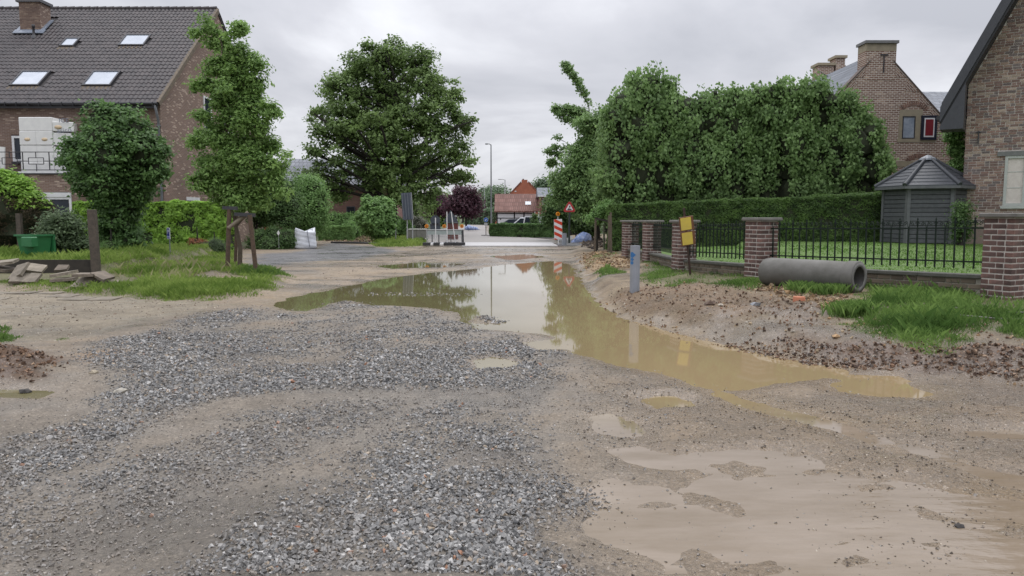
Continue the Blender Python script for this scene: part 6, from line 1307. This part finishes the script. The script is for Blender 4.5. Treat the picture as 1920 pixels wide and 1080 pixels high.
y = 23.5; xx = xat(33, y); o = MB().box(xx - .07, y, 0, xx + .07, y + .12, float(at(0, 400, y)[2])).build('concrete_post', MATS['old_concrete']); tag(o, 'thin old concrete post half hidden in the thuja hedge', 'post')
def bin_():
    y = 20.6; p = np.array([xat(62, y), y, zat(xat(62, y), y)]); zt = float(at(0, 440, y)[2]) - p[2]
    t = thing('wheeled_bin', p, 'green wheeled bin standing open in the tall grass', 'bin', rot=(0, 0, R(-20))); g = mat('bin_green', (.03, .17, .06), .45, (.022, .14, .05), 6)
    m = MB(); b, tp, h = .22, .30, zt; q = [(-b, -b, 0), (b, -b, 0), (b, b, 0), (-b, b, 0), (-tp, -tp, h), (tp, -tp, h), (tp, tp, h), (-tp, tp, h)]; m.add(q, [(3, 2, 1, 0), (0, 1, 5, 4), (1, 2, 6, 5), (2, 3, 7, 6), (3, 0, 4, 7)])
    m.build('body', g, t, world=False); r = MB()
    for a in ((-.34, -.34, .34, -.28), (-.34, .28, .34, .34), (-.34, -.28, -.28, .28), (.28, -.28, .34, .28)): r.box(a[0], a[1], h - .04, a[2], a[3], h + .01)
    r.build('rim', g, t, world=False); MB().box(.02, -.40, h - .33, .40, -.22, h - .05, bev=.02).build('front_pocket', g, t, world=False)
    MB().box(-.34, .3, h - .55, .34, .36, h + .0).build('lid', g, t, world=False); MB().tube([(-.3, .38, h - .05), (.3, .38, h - .05)], .018, 8).build('handle', g, t, world=False)
    MB().box(-.24, -.24, .1, .24, .24, .12).build('floor', M_DARKM, t, world=False)
    for s in (-1, 1): MB().tube([(s * .2, .25, .09), (s * .25, .25, .09)], .09, 14).build('wheel', M_DARKM, t, world=False)
bin_()
# slabs of the old path
t = bpy.data.objects.new('path', None); link(t); tag(t, 'old slab path half buried in mud', kind='structure')
a = R(4); sm_ = [rough_slab(.47, .47, .05, 50 + i).mesh('paving_slab', M_SLAB) for i in range(4)]
for r in range(7):
    for c in range(26):
        x, y = -13.5 + c * .49, 16.3 - r * .49; X_, Y_ = x * math.cos(a) - y * math.sin(a) + 1.1, x * math.sin(a) + y * math.cos(a) + .75
        s = float(sd(PATHZ, np.array([X_]), np.array([Y_]))[0]); bury = fbm(np.array([X_ * .8]), np.array([Y_ * .8]), 600)[0] * .05 + r * .006
        if s < .12 or bury > .035: continue
        inst('paving_slab', sm_[(r * 3 + c) % 4], t, (X_, Y_, zat(X_, Y_) - .004 - max(0, bury * .35)), (R(random.uniform(-1.6, 1.6)), R(random.uniform(-1.6, 1.6)), a + R(random.uniform(-2, 2)) + PI / 2 * random.randint(0, 3)))
# parking sign
def psign():
    p = gph(318, 476); y = p[1]; t = thing('parking_sign', p, 'small blue and white P parking sign on a short pole', 'sign', rot=(0, 0, R(-42)))
    h = float(at(0, 427, y)[2]) - p[2]; s = (448 - 427) / FPX * y; w = s * .62
    MB().tube([(0, .02, -.1), (0, .02, h - .05)], .018, 8).build('pole', M_ZINC, t, world=False)
    f = MB().box(-w / 2, -.012, h - s, w / 2, .0, h, bev=.0).build('board', M_WHITE, t, world=False); nb = mat('sign_blue', (.012, .022, .24), .4, (.01, .02, .2))
    MB().box(-w / 2 + .02, -.016, h - s * .74, w / 2 - .02, -.0125, h - .02).build('blue_field', nb, f, world=False); MB().box(-w / 2 + .02, -.016, h - s + .015, w / 2 - .02, -.0125, h - s * .88).build('blue_strip', nb, f, world=False)
    MB().box(-w / 2 + .02, -.0155, h - s * .87, w / 2 - .02, -.0125, h - s * .76).build('pale_strip', mat('pale_blue', (.30, .32, .60), .5), f, world=False)
    text('lettering', 'P', s * .55, M_WHITE, f, (0, -.018, h - s * .38), (PI / 2, 0, 0))
psign()
def bulk_bag(px0, px1, top, base, label, m, y=None, tilt=0, sq=1., name='bulk_bag'):
    p = gph((px0 + px1) / 2, base); y = p[1]; w = (px1 - px0) / FPX * y; h = (base - top) / FPX * y
    t = thing(name, p, label, 'bag', rot=(0, 0, R(14)))
    n = 26; V = []; F = []
    rows = 16
    for r in range(rows + 1):
        v = r / rows; z = h * v; sc = (1.0 - .18 * max(0, v - .35) ** 1.2 + .05 * math.sin(v * 9) * .5) * (1 - .12 * (v < .06))
        for k in range(n):
            a = 2 * PI * k / n; c, s = math.cos(a), math.sin(a); e = 3.6; q = (abs(c) ** e + abs(s) ** e) ** (-1 / e)
            wr = .035 * math.sin(a * 7 + v * 5) * (1 - abs(v - .5)) + .02 * math.sin(v * 26 + a * 3) + .02 * random.uniform(-1, 1)
            zz = z + (.07 * h * math.sin(a * 2 + .6) if r == rows else 0) + (.05 * h * math.sin(a * 2 + .6) * v)
            V.append((c * q * w / 2 * sc * .93 * (1 + wr), s * q * w / 2 * sc * .93 * (1 + wr) * sq, zz))
    F = [(r * n + k, r * n + (k + 1) % n, (r + 1) * n + (k + 1) % n, (r + 1) * n + k) for r in range(rows) for k in range(n)]
    c = len(V); V.append((0, 0, h * .86)); F += [(rows * n + k, rows * n + (k + 1) % n, c) for k in range(n)]
    mb = MB(); mb.add(V, F, smooth=True); mb.build('sack', m, t, world=False)
    sm2 = MB(); sm2.tube([(w * .10, -w * .47 * sq, h * .97), (w * .13, -w * .485 * sq, h * .6), (w * .20, -w * .49 * sq, h * .1)], .012, 6); sm2.build('seam', mat('seam_grey', (.16, .17, .2), .7), t, world=False)  # seam in a darker grey than the sack
    for k in (.3, -.35): l = MB(); l.tube([(w * k, -w * .38 * sq, h * .95), (w * k * 1.1, -w * .40 * sq, h * 1.06), (w * k * .8, -w * .3 * sq, h * 1.02)], .02, 6); l.build('lifting_loop', m, t, world=False)
bulk_bag(552, 594, 431, 466, 'full white bulk bag standing by the dark low hedge', mat('white_fabric', (.62, .64, .68), .6, (.54, .56, .61), 5, bump=.4, bscale=14))
def blue_bag():
    m = mat('blue_sheet', (.13, .20, .42), .35, (.36, .42, .58), 7, bump=.8, bscale=9)
    for cfg in ((1072, 1108, 458, 41.5, 'blue and white plastic sack slumped by the pavement', 'b'), (872, 898, 431, 72, 'pale blue plastic covered heap beside the road bend', 'a')):
        px0, px1, base, y, lb, k = cfg; z0 = float(at(0, base, y)[2]); x0, x1 = xat(px0, y), xat(px1, y); t = thing('plastic_sack', ((x0 + x1) / 2, y, z0), lb, 'sack')
        hs = (.25, .38, .55, .72, .66, .2) if k == 'b' else (.35, .5, .42, .36, .3, .12)
        bl = [(x0 + (x1 - x0) * (i + .5) / 6, y + .1 * math.sin(i * 2), z0 + h * .42, h * .55) for i, h in enumerate(hs)]
        bl += [(b[0] + .1, b[1] + .3, b[2] * .95 + z0 * .05, b[3] * .8) for b in bl]
        core('folds', bl, 1, m, t, off=parent_off(t), jit=.07)
blue_bag()
# ================================================================ STREET: signs, barrier, lamps, cars
X = lambda px, y: xat(px, y)
Z = lambda py, y: float(at(0, py, y)[2])
M_RED = mat('sign_red', (.42, .03, .035), .45, (.36, .025, .03)); M_SBL = mat('sign_blue_paint', (.02, .12, .42), .45, (.018, .10, .36)); M_SW = mat('sign_white', (.72, .72, .72), .45, (.66, .66, .66))
M_ORG = mat('amber_lens', (.75, .30, .02), .3, (.65, .24, .02)); M_ALU = mat('aluminium', (.38, .39, .41), .4, (.32, .33, .35), 8, metal=.3); M_SBACK = mat('sign_back', (.055, .065, .085), .5, (.04, .05, .065), 6)
M_GALV = mat('galvanised', (.40, .41, .42), .5, (.33, .34, .35), 12); M_RUB = mat('recycled_rubber', (.03, .03, .033), .85, (.05, .05, .05), 12, bump=.4)
def disc(m, c, r, th, n=24, mi=0, axis='y', sq=1.):
    q = [(c[0] + r * math.cos(2 * PI * i / n), c[2] + r * sq * math.sin(2 * PI * i / n)) for i in range(n)]; m.prism(q, c[1] - th / 2, c[1] + th / 2, 'y', mi); return m
# striped marker board with amber lamp
def beacon():
    y = 38.5; z0 = zat(X(1047, y), y); t = thing('marker_board', (X(1047.5, y), y, z0), 'red and white striped marker board with amber lamp on top', 'marker board', rot=(0, R(-1.5), R(6)))
    w = 15.0 / FPX * y / 2; zt, zb = Z(411, y) - z0, Z(449, y) - z0; b = MB().box(-w, -.03, zb, w, .03, zt, bev=.006).build('board', M_SW, t, world=False)
    hgt = zt - zb; n = 3.2; st = hgt / 3.15
    for k in range(-1, 4):
        a0 = zb + k * st + st * .15; a1 = a0 + st * .5; s = st * .62   # stripes fall to the right
        q = [(-w, a0 + s), (w, a0), (w, a1), (-w, a1 + s)]; q = clip_poly(q, zb, zt)
        if len(q) > 2: MB().prism(q[::-1] if False else q, -.034, -.0305, 'y').build('red_stripe', mat('stripe_red', (.62, .06, .025), .4, (.55, .05, .02)), b, world=False)
    MB().tube([(0, 0, 0), (0, 0, zb)], .03, 8).build('pole', M_SW, t, world=False); MB().tube([(0, 0, zt), (0, 0, zt + .14)], .025, 8).build('lamp_stem', M_GALV, t, world=False)
    zl = Z(401, y) - z0; l = disc(MB(), (0, 0, zl), .105, .07).build('lamp', M_ORG, t, world=False); disc(MB(), (0, -.05, zl), .06, .02).build('lens', mat('lens_dark', (.40, .12, .01), .2), l, world=False)
    MB().box(-.3, -.2, -.05, .3, .2, .06, bev=.02).build('foot', M_RUB, t, world=False)
def clip_poly(q, z0, z1):
    for zz, s in ((z0, 1), (z1, -1)):
        o = []
        for i in range(len(q)):
            a, b = q[i], q[(i + 1) % len(q)]; ia, ib = s * (a[1] - zz) >= 0, s * (b[1] - zz) >= 0
            if ia: o.append(a)
            if ia != ib: t_ = (zz - a[1]) / (b[1] - a[1]); o.append((a[0] + (b[0] - a[0]) * t_, zz))
        q = o
        if not q: break
    return q
beacon()
def warning():
    y = 40.5; x = X(1067.5, y); z0 = zat(x, y); t = thing('warning_sign', (x, y, z0), 'red bordered triangle warning sign on a dark green pole', 'road sign')
    MB().tube([(0, .05, -.1), (.02, .05, Z(378, y) - z0)], .055, 10).build('pole', mat('dark_green_pole', (.02, .03, .028), .5, (.03, .04, .036)), t, world=False)
    zc = Z(388, y) - z0; r = .34
    def tri(r, f): 
        P = []
        for k in range(3):
            a = PI / 2 + k * 2 * PI / 3
            for d in (-.16, .16): P.append((r * math.cos(a + d), zc - .06 + r * math.sin(a + d)))
        return P
    p = MB().prism(tri(r, 0), -.01, .02, 'y').build('plate', M_RED, t, world=False); MB().prism(tri(r * .58, 0), -.016, -.0105, 'y').build('white_field', M_SW, p, world=False)
    MB().prism([(-.13, zc - .17), (.13, zc - .17), (.09, zc - .08), (.02, zc - .10), (-.03, zc - .05), (-.09, zc - .12)], -.021, -.0165, 'y').build('digging_symbol', M_DARKM, p, world=False)
    MB().prism([(-.02, zc - .04), (.05, zc - .03), (.06, zc + .05), (.02, zc + .08), (-.02, zc + .04)], -.021, -.0165, 'y').build('digging_symbol', M_DARKM, p, world=False)
warning()
def bluesign():
    y = 56.5; x = X(911, y); z0 = -.0; t = thing('direction_sign', (x, y, z0), 'small round blue sign with white arrow on a low pole', 'road sign')
    MB().tube([(0, .04, 0), (0, .04, Z(410, y))], .03, 8).build('pole', mat('brown_pole', (.13, .09, .08), .6), t, world=False); zc = Z(412, y)
    p = disc(MB(), (0, 0, zc), .165, .02).build('plate', M_SBL, t, world=False); disc(MB(), (0, -.0, zc), .175, .012).build('rim', M_SW, t, world=False)
    M = Matrix.Translation((0, -.018, zc)) @ Matrix.Rotation(R(45), 4, 'Y'); MB().box(-.02, -.003, -.08, .02, .003, .08, M=M).build('arrow', M_SW, p, world=False); MB().prism([(-.06, -.03), (.06, -.03), (0, -.11)], -.004, .004, 'y', M=M).build('arrow_head', M_SW, p, world=False)
    MB().box(-.13, -.02, Z(423, y), .13, .02, Z(418, y)).build('grey_plate', M_GALV, t, world=False); MB().box(-.35, -.2, -.03, .35, .2, .08, bev=.02).build('foot', M_RUB, t, world=False)
bluesign()
# site barrier across the far left of the road
def barrier():
    y = 37.6; z0 = .05; x0, x1 = X(800, y), X(868, y); t = thing('site_barrier', ((x0 + x1) / 2, y, z0), 'low mesh site barrier with amber lamps in front of the sign backs', 'barrier')
    zt, zm, zb = Z(431, y), Z(440, y), Z(455, y); g = mat('pale_green_board', (.36, .41, .39), .5, (.30, .35, .34), 5)
    MB().box(x0, y - .02, zm, x1 - .03, y + .02, zt).build('board', g, t)
    f = MB()
    for a, b in (((x0, zt), (x1, zt)), ((x0, zb), (x1, zb)), ((x1, zb), (x1, zt + .02)), ((x0, zb), (x0, zt))): f.tube([(a[0], y - .03, a[1]), (b[0], y - .03, b[1])], .022, 6)
    f.build('frame', M_GALV, t); w = MB()
    for i in range(34): w.tube([(x0 + (x1 - x0) * (i + .5) / 34, y, zb), (x0 + (x1 - x0) * (i + .5) / 34, y, zm)], .0035, 3, cap=False)
    for i in range(3): w.tube([(x0, y, zb + (zm - zb) * (i + 1) / 4), (x1, y, zb + (zm - zb) * (i + 1) / 4)], .0035, 3, cap=False)
    o = w.build('mesh_wires', M_GALV, t); o['kind'] = 'stuff'
    MB().tube([(x1, y - .05, zt), (x1 + .02, y - .05, z0 + .05)], .03, 8).build('end_leg', M_DARKM, t)
    for px in (800, 833, 866):
        l = disc(MB(), (X(px, y), y - .07, Z(424, y)), .095, .07).build('lamp', M_ORG, t); disc(MB(), (X(px, y), y - .115, Z(424, y)), .055, .02).build('lens', MATS['lens_dark'], l)
    # rubber feet
for i, (a, b, c) in enumerate(((793, 807, 0), (807.5, 812.5, 1), (813, 824.5, 0), (825, 832, 1), (832.5, 848, 0), (848.5, 872, 0))):
    y = 37.2; z0 = .04; o = MB().box(X(a, y), y - .22, z0, X(b, y) - .01, y + .22, z0 + (.15 if c == 0 else .13), bev=.02).build('barrier_foot', M_SW if c else M_RUB)
    tag(o, ['black rubber block at the trough end of the row', 'first white block of the row', 'black block between the two white ones', 'second white block of the row', 'black block under the middle upright', 'long black block at the road end of the row'][i], 'foot block', 'barrier foot blocks')
for i, (px, top, l) in enumerate(((816.5, 408, 0), (838, 397, 0), (849.5, 397, -5), (866, 433, 0))):
    y = 37.2 + .02 * i; zt = Z(top, y); tag(MB().tube([(X(px + (4 if i == 2 else 0), y), y, .16), (X(px + l * .7, y), y, zt)], .024, 8).build('white_upright', M_SW if i < 3 else M_DARKM), ['thin white upright in front of the round sign back', 'thin white upright, straight, in the middle', 'thin white upright that leans', 'short dark upright at the barrier end'][i], 'upright', 'uprights of the closure')
barrier()
def signbacks():
    y = 38.4; x = X(816, y); t = thing('round_sign_back', (x, y, .04), 'dark back of a round sign on a square carrier', 'road sign'); disc(MB(), (x, y, Z(413, y)), .25, .03).build('disc', M_SBACK, t)
    MB().box(x - .26, y - .015, Z(430, y), x + .26, y + .015, Z(419, y)).build('carrier', M_SBACK, t); MB().box(x - .2, y + .016, .04, x - .15, y + .05, Z(412, y)).box(x + .15, y + .016, .04, x + .2, y + .05, Z(412, y)).build('legs', M_DARKM, t)
    MB().box(x - .25, y - .03, Z(422.5, y), x + .25, y - .016, Z(421, y)).build('rail', M_DARKM, t)
    y = 40.; x = X(845, y); t = thing('triangle_sign_back', (x, y, .04), 'dark back of a triangular sign beside the round one', 'road sign'); MB().prism([(x - .42, Z(417, y)), (x + .42, Z(417, y)), (x, Z(394, y))], y - .015, y + .015, 'y').build('plate', M_SBACK, t)
    MB().box(x - .02, y + .02, .04, x + .02, y + .06, Z(400, y)).build('post', M_DARKM, t); MB().box(x - .40, y - .2, .04, x + .4, y + .2, .12, bev=.02).build('foot', M_RUB, t)
    y = 47.; t = thing('red_planter', (X(848, y), y, .04), 'low dark red brick planter behind the triangular sign', 'planter'); MB().box(X(838, y), y, .04, X(858, y), y + .5, Z(419, y)).build('box', mat('dark_red_brick', (.17, .05, .04), .85, (.10, .035, .03), 12), t); MB().box(X(837, y), y - .03, Z(419, y) + .002, X(859, y), y + .53, Z(417.5, y)).build('rim', M_DARKM, t)
signbacks()
def panel_back():
    y = 41.; t = thing('sign_panel', (X(765, y), y, 0), 'tall ribbed metal back of a leaning sign panel on two poles', 'road sign'); M = Matrix.Translation((X(765, y), y, Z(412, y))) @ Matrix.Rotation(R(-3.5), 4, 'Y')
    h = (412 - 362) / FPX * y; w = 9.5 / FPX * y; MB().box(-w, -.02, .0, w, .02, h, M=M).build('panel', mat('blue_grey_panel', (.085, .10, .13), .45, (.06, .075, .10), 6), t)
    for i in range(4): u = -w + .06 + i * (2 * w - .12) / 3; MB().box(u - .02, -.06, .02, u + .02, -.021, h - .02, M=M).build('rib', mat('panel_rib', (.16, .18, .21), .4), t)
    MB().box(w - .01, -.05, .0, w + .02, .02, h, M=M).build('edge', M_ALU, t)
    for px, tp in ((763, 412), (773, 405)): MB().tube([(X(px, y), y + .06, -.1), (X(px, y), y + .06, Z(tp, y))], .03, 8).build('pole', M_GALV, t)
panel_back()
def trough():
    y = 44.2; x0, x1 = X(763, y), X(800, y); z0 = .0; zt = Z(430.5, y); zb = Z(446, y); t = thing('concrete_trough', ((x0 + x1) / 2, y, z0), 'grey concrete trough with pale lid in the weeds', 'trough', rot=(0, 0, 0)); c = mat('trough_concrete', (.20, .195, .175), .8, (.15, .148, .13), 5, bump=.3)
    xm = (x0 + x1) / 2 + .0; MB().box(x0, y - .35, zb, xm - .008, y + .3, zt, bev=.01).build('block', c, t); MB().box(xm + .008, y - .35, zb, x1, y + .3, zt - .003, bev=.01).build('block', c, t)
    MB().box(x0 + .1, y - .38, zt + .002, x1 - .02, y + .33, zt + .05).build('lid', mat('pale_lid', (.55, .54, .50), .6, (.46, .45, .42)), t)
    for u in (x0 + .2, x1 - .3): MB().box(u, y - .3, -.05, u + .14, y + .25, zb - .003).build('foot', M_RUB, t)
trough()
# lamp posts, each its own thing
def lamp(px, top, base, y, r, label, arm=0., dark=False):
    z0 = 0.0; zt = Z(top, y); x = X(px, y); t = thing('street_lamp', (x, y, z0), label, 'street lamp', 'street lamps along the road')
    m = M_GALV if not dark else mat('lamp_grey', (.20, .21, .22), .5, (.16, .17, .18)); MB().tube([(x, y, -.2), (x, y, 1.2), (x, y, zt)], [r * 1.25, r * 1.15, r * .7], 10).build('pole', m, t)
    if arm: MB().tube([(x, y, zt - .05), (x + arm * .4, y, zt + .05), (x + arm, y, zt + .06)], r * .6, 6).build('arm', m, t); MB().cbox((x + arm * 1.25, y, zt + .05), (abs(arm) * .7, .25, .10), bev=.02).build('lamp_head', m, t)
    else: MB().lathe([(r * .7, 0), (r * 1.1, .05), (r * 1.1, .4), (0, .45)], 8, (x, y, zt)).build('lamp_head', m, t)
lamp(921, 271, 436, 67, .066, 'tallest lamp post, rising from the end of the low hedge', -.32, True)
lamp(947, 337, 420, 105, .08, 'lamp post in front of the barn wall', -.6); lamp(855, 344, 428, 84, .13, 'pale lamp post between the purple trees'); lamp(908.5, 352, 418, 150, .11, 'slim lamp post left of the tallest one', -.7)
lamp(898, 367, 417, 200, .13, 'distant lamp post at the far road bend', -.9); lamp(890.5, 395, 417, 190, .2, 'short pale post by the far road'); lamp(948, 395, 420, 100, .03, 'thin post carrying the small no parking discs')
def smallsigns():
    y = 99.; t = thing('parking_ban_sign', (X(947, y), y, 0), 'small red and blue round signs on the barn lamp post', 'road sign'); disc(MB(), (X(947.5, y), y, Z(402, y)), .27, .03).build('upper_disc', M_RED, t); disc(MB(), (X(947.5, y), y, Z(411, y)), .16, .03).build('lower_disc', mat('violet_blue', (.08, .09, .42), .5), t); MB().tube([(X(947.5, y), y + .05, -.2), (X(947.5, y), y + .05, Z(400, y))], .03, 6).build('pole', M_GALV, t)
smallsigns()
# parked cars: profile lofted across the width, with glass, wheels and lamps
def car(name, label, px, y, rz, prof, glass, Lc, Wc, m, z0, cat='car', stripe=None):
    t = thing(name, (X(px, y), y, z0), label, cat, 'vehicles parked behind the low hedge', (0, 0, rz)); n = len(prof); V = []; ring = (-1, -.93, -.6, .6, .93, 1)
    for wv in ring:
        for (u, z) in prof:
            tum = 1 - .16 * max(0, (z - .85)) if abs(wv) > .9 else 1; zz = z - (.03 if abs(wv) == 1 else 0) * (z > .5); V.append((u, wv * Wc / 2 * tum, zz))
    F = [(r * n + k, r * n + (k + 1) % n, (r + 1) * n + (k + 1) % n, (r + 1) * n + k) for r in range(len(ring) - 1) for k in range(n)] + [tuple(range(n))[::-1], tuple(range((len(ring) - 1) * n, len(ring) * n))]
    MB().add(V, F).build('body', m, t, world=False)
    for (a, b, c, d) in glass['side']:
        for s in (-1, 1):
            q = [(u, s * (Wc / 2 * (1 - .16 * max(0, z - .85)) + .006), z) for u, z in (a, b, c, d)]; MB().add(q + [(x_, y_ - s * .02, z_) for x_, y_, z_ in q], [(0, 1, 2, 3), (7, 6, 5, 4), (0, 4, 5, 1), (1, 5, 6, 2), (2, 6, 7, 3), (3, 7, 4, 0)]).build('side_window', M_GLASS, t, world=False)
    for nm in ('windscreen', 'rear_window'):
        (u0, za), (u1, zb) = glass[nm]; w = Wc * .40; k = .02 * (1 if u1 < u0 else -1); MB().add([(u0 + k, -w, za + .02), (u0 + k, w, za + .02), (u1 + k, w * .9, zb + .02), (u1 + k, -w * .9, zb + .02)], [(0, 1, 2, 3)]).build(nm, M_GLASS, t, world=False)
    for u in (-Lc * .31, Lc * .31):
        for s in (-1, 1):
            wh = MB().tube([(u, s * (Wc / 2 - .2), .31), (u, s * (Wc / 2 + .01), .31)], .31, 20).build('wheel', M_RUB, t, world=False); MB().tube([(u, s * (Wc / 2 - .02), .31), (u, s * (Wc / 2 + .02), .31)], .19, 14).build('rim', M_ALU, wh, world=False)
    for s in (-1, 1):
        MB().cbox((Lc / 2 - .1, s * Wc * .38, .68), (.16, .3, .14), bev=.03).build('headlight', M_SW, t, world=False); MB().cbox((-Lc / 2 + .04, s * Wc * .40, .85), (.1, .2, .3), bev=.02).build('tail_light', M_RED, t, world=False)
    if stripe:
        for s in (-1, 1): MB().box(-Lc * .46, s * (Wc / 2 + .004) - .004, .62, Lc * .42, s * (Wc / 2 + .004) + .004, .85).build('orange_band', stripe, t, world=False)
        MB().box(-Lc / 2 - .03, -Wc * .42, .60, -Lc / 2 - .012, Wc * .42, .95).build('orange_band', stripe, t, world=False)
hatch = [(-2.0, .3), (2.05, .3), (2.1, .6), (1.95, .82), (1.0, .98), (.25, 1.42), (-1.2, 1.46), (-1.85, 1.05), (-2.05, .9)]
hg = dict(side=[((.85, .98), (.2, 1.36), (-.45, 1.38), (-.45, 1.0)), ((-.52, 1.0), (-.52, 1.38), (-1.15, 1.36), (-1.6, 1.05))], windscreen=((1.0, 1.0), (.28, 1.40)), rear_window=((-1.85, 1.06), (-1.25, 1.42)))
van = [(-2.3, .35), (2.2, .35), (2.25, .75), (1.95, 1.05), (1.45, 1.2), (.75, 1.78), (-2.2, 1.84), (-2.35, 1.0)]
vg = dict(side=[((1.3, 1.18), (.72, 1.7), (.1, 1.7), (.1, 1.15)), ((0, 1.15), (0, 1.7), (-1.0, 1.72), (-1.0, 1.15)), ((-1.1, 1.15), (-1.1, 1.72), (-2.0, 1.70), (-2.1, 1.15))], windscreen=((1.45, 1.2), (.78, 1.75)), rear_window=((-2.34, 1.15), (-2.24, 1.72)))
M_CARW = mat('white_car_paint', (.62, .64, .68), .25, (.58, .60, .64), 2); M_CARD = mat('grey_car_paint', (.07, .08, .10), .2, (.06, .07, .085), 2)
car('parked_car', 'dark grey hatchback parked in front of the white barn wall', 961, 88, R(168), hatch, hg, 4.1, 1.75, M_CARD, -.28)
car('parked_van', 'white van parked between the grey hatchback and the little conifer', 991, 76, R(172), van, vg, 4.5, 1.85, M_CARW, -.45, 'van')
car('ambulance_van', 'white van with an orange red band seen from behind', 1014, 70, R(68), van, vg, 4.5, 1.85, M_CARW, -.35, 'van', mat('orange_red', (.65, .12, .03), .5))
bush('small_conifer', 'small dark conifer between the two white vans', [(1003, 415, 5), (1003, 408, 4), (1003, 403, 2.5), (1003, 422, 5)], 66, (1003, 432), 1800, 160, .12, .12, L_DARK, cat='conifer', rd=False, corer=.7)
# white diamond on the dark hedge, oddments
y = 33.4; t = thing('diamond_marker', (X(521, y), y, .05), 'small white diamond marker on a thin stick in the dark hedge', 'marker'); c_ = (X(521, y), Z(437, y)); s_ = .11
MB().prism([(c_[0] - s_ * .6, c_[1]), (c_[0], c_[1] - s_), (c_[0] + s_ * .6, c_[1]), (c_[0], c_[1] + s_)], y - .01, y + .01, 'y').build('plate', M_SW, t); MB().tube([(c_[0], y + .02, .05), (c_[0], y + .02, c_[1])], .008, 6).build('stick', M_GALV, t)
y = 40.; t = thing('red_bin', (X(500, y), y, 0), 'red round topped post standing behind the dark shrub', 'post'); MB().lathe([(.13, 0), (.13, Z(414, y)), (.10, Z(411, y)), (0, Z(409, y))], 12, (X(499, y), y, 0)).build('body', mat('post_red', (.26, .045, .025), .6), t); MB().lathe([(.14, 0), (.14, .06)], 12, (X(499, y), y, Z(416, y))).build('collar', M_DARKM, t)
y = 41.5; tag(MB().tube([(X(620, y), y, .04), (X(680, y - 1), y - 1, .05), (X(715, y - 2), y - 2, .03)], .06, 6).build('edging_pipe', M_RUB), 'dark edging pipe along the foot of the cuttings heap', 'pipe')
y = 44.; p0 = X(741, y); tag(MB().tube([(p0, y, .0), (p0 + .03, y, Z(418, y)), (p0 - .04, y, Z(410, y)), (p0 - .2, y, Z(407, y))], .03, 8).build('bent_pipe', M_GALV), 'pale bent pipe beside the leafy shrub', 'pipe')
# dark spoil and a machine bucket's worth of pipes beyond the stakes
scatter('dark clods beside the blue sack at the pavement', poly([(1095, 462), (1110, 450), (1128, 452), (1132, 468), (1110, 472)]), 600, .03, .22, [(.06, .05, .045), (.10, .08, .06)], 'earth_clods', edge=.1)
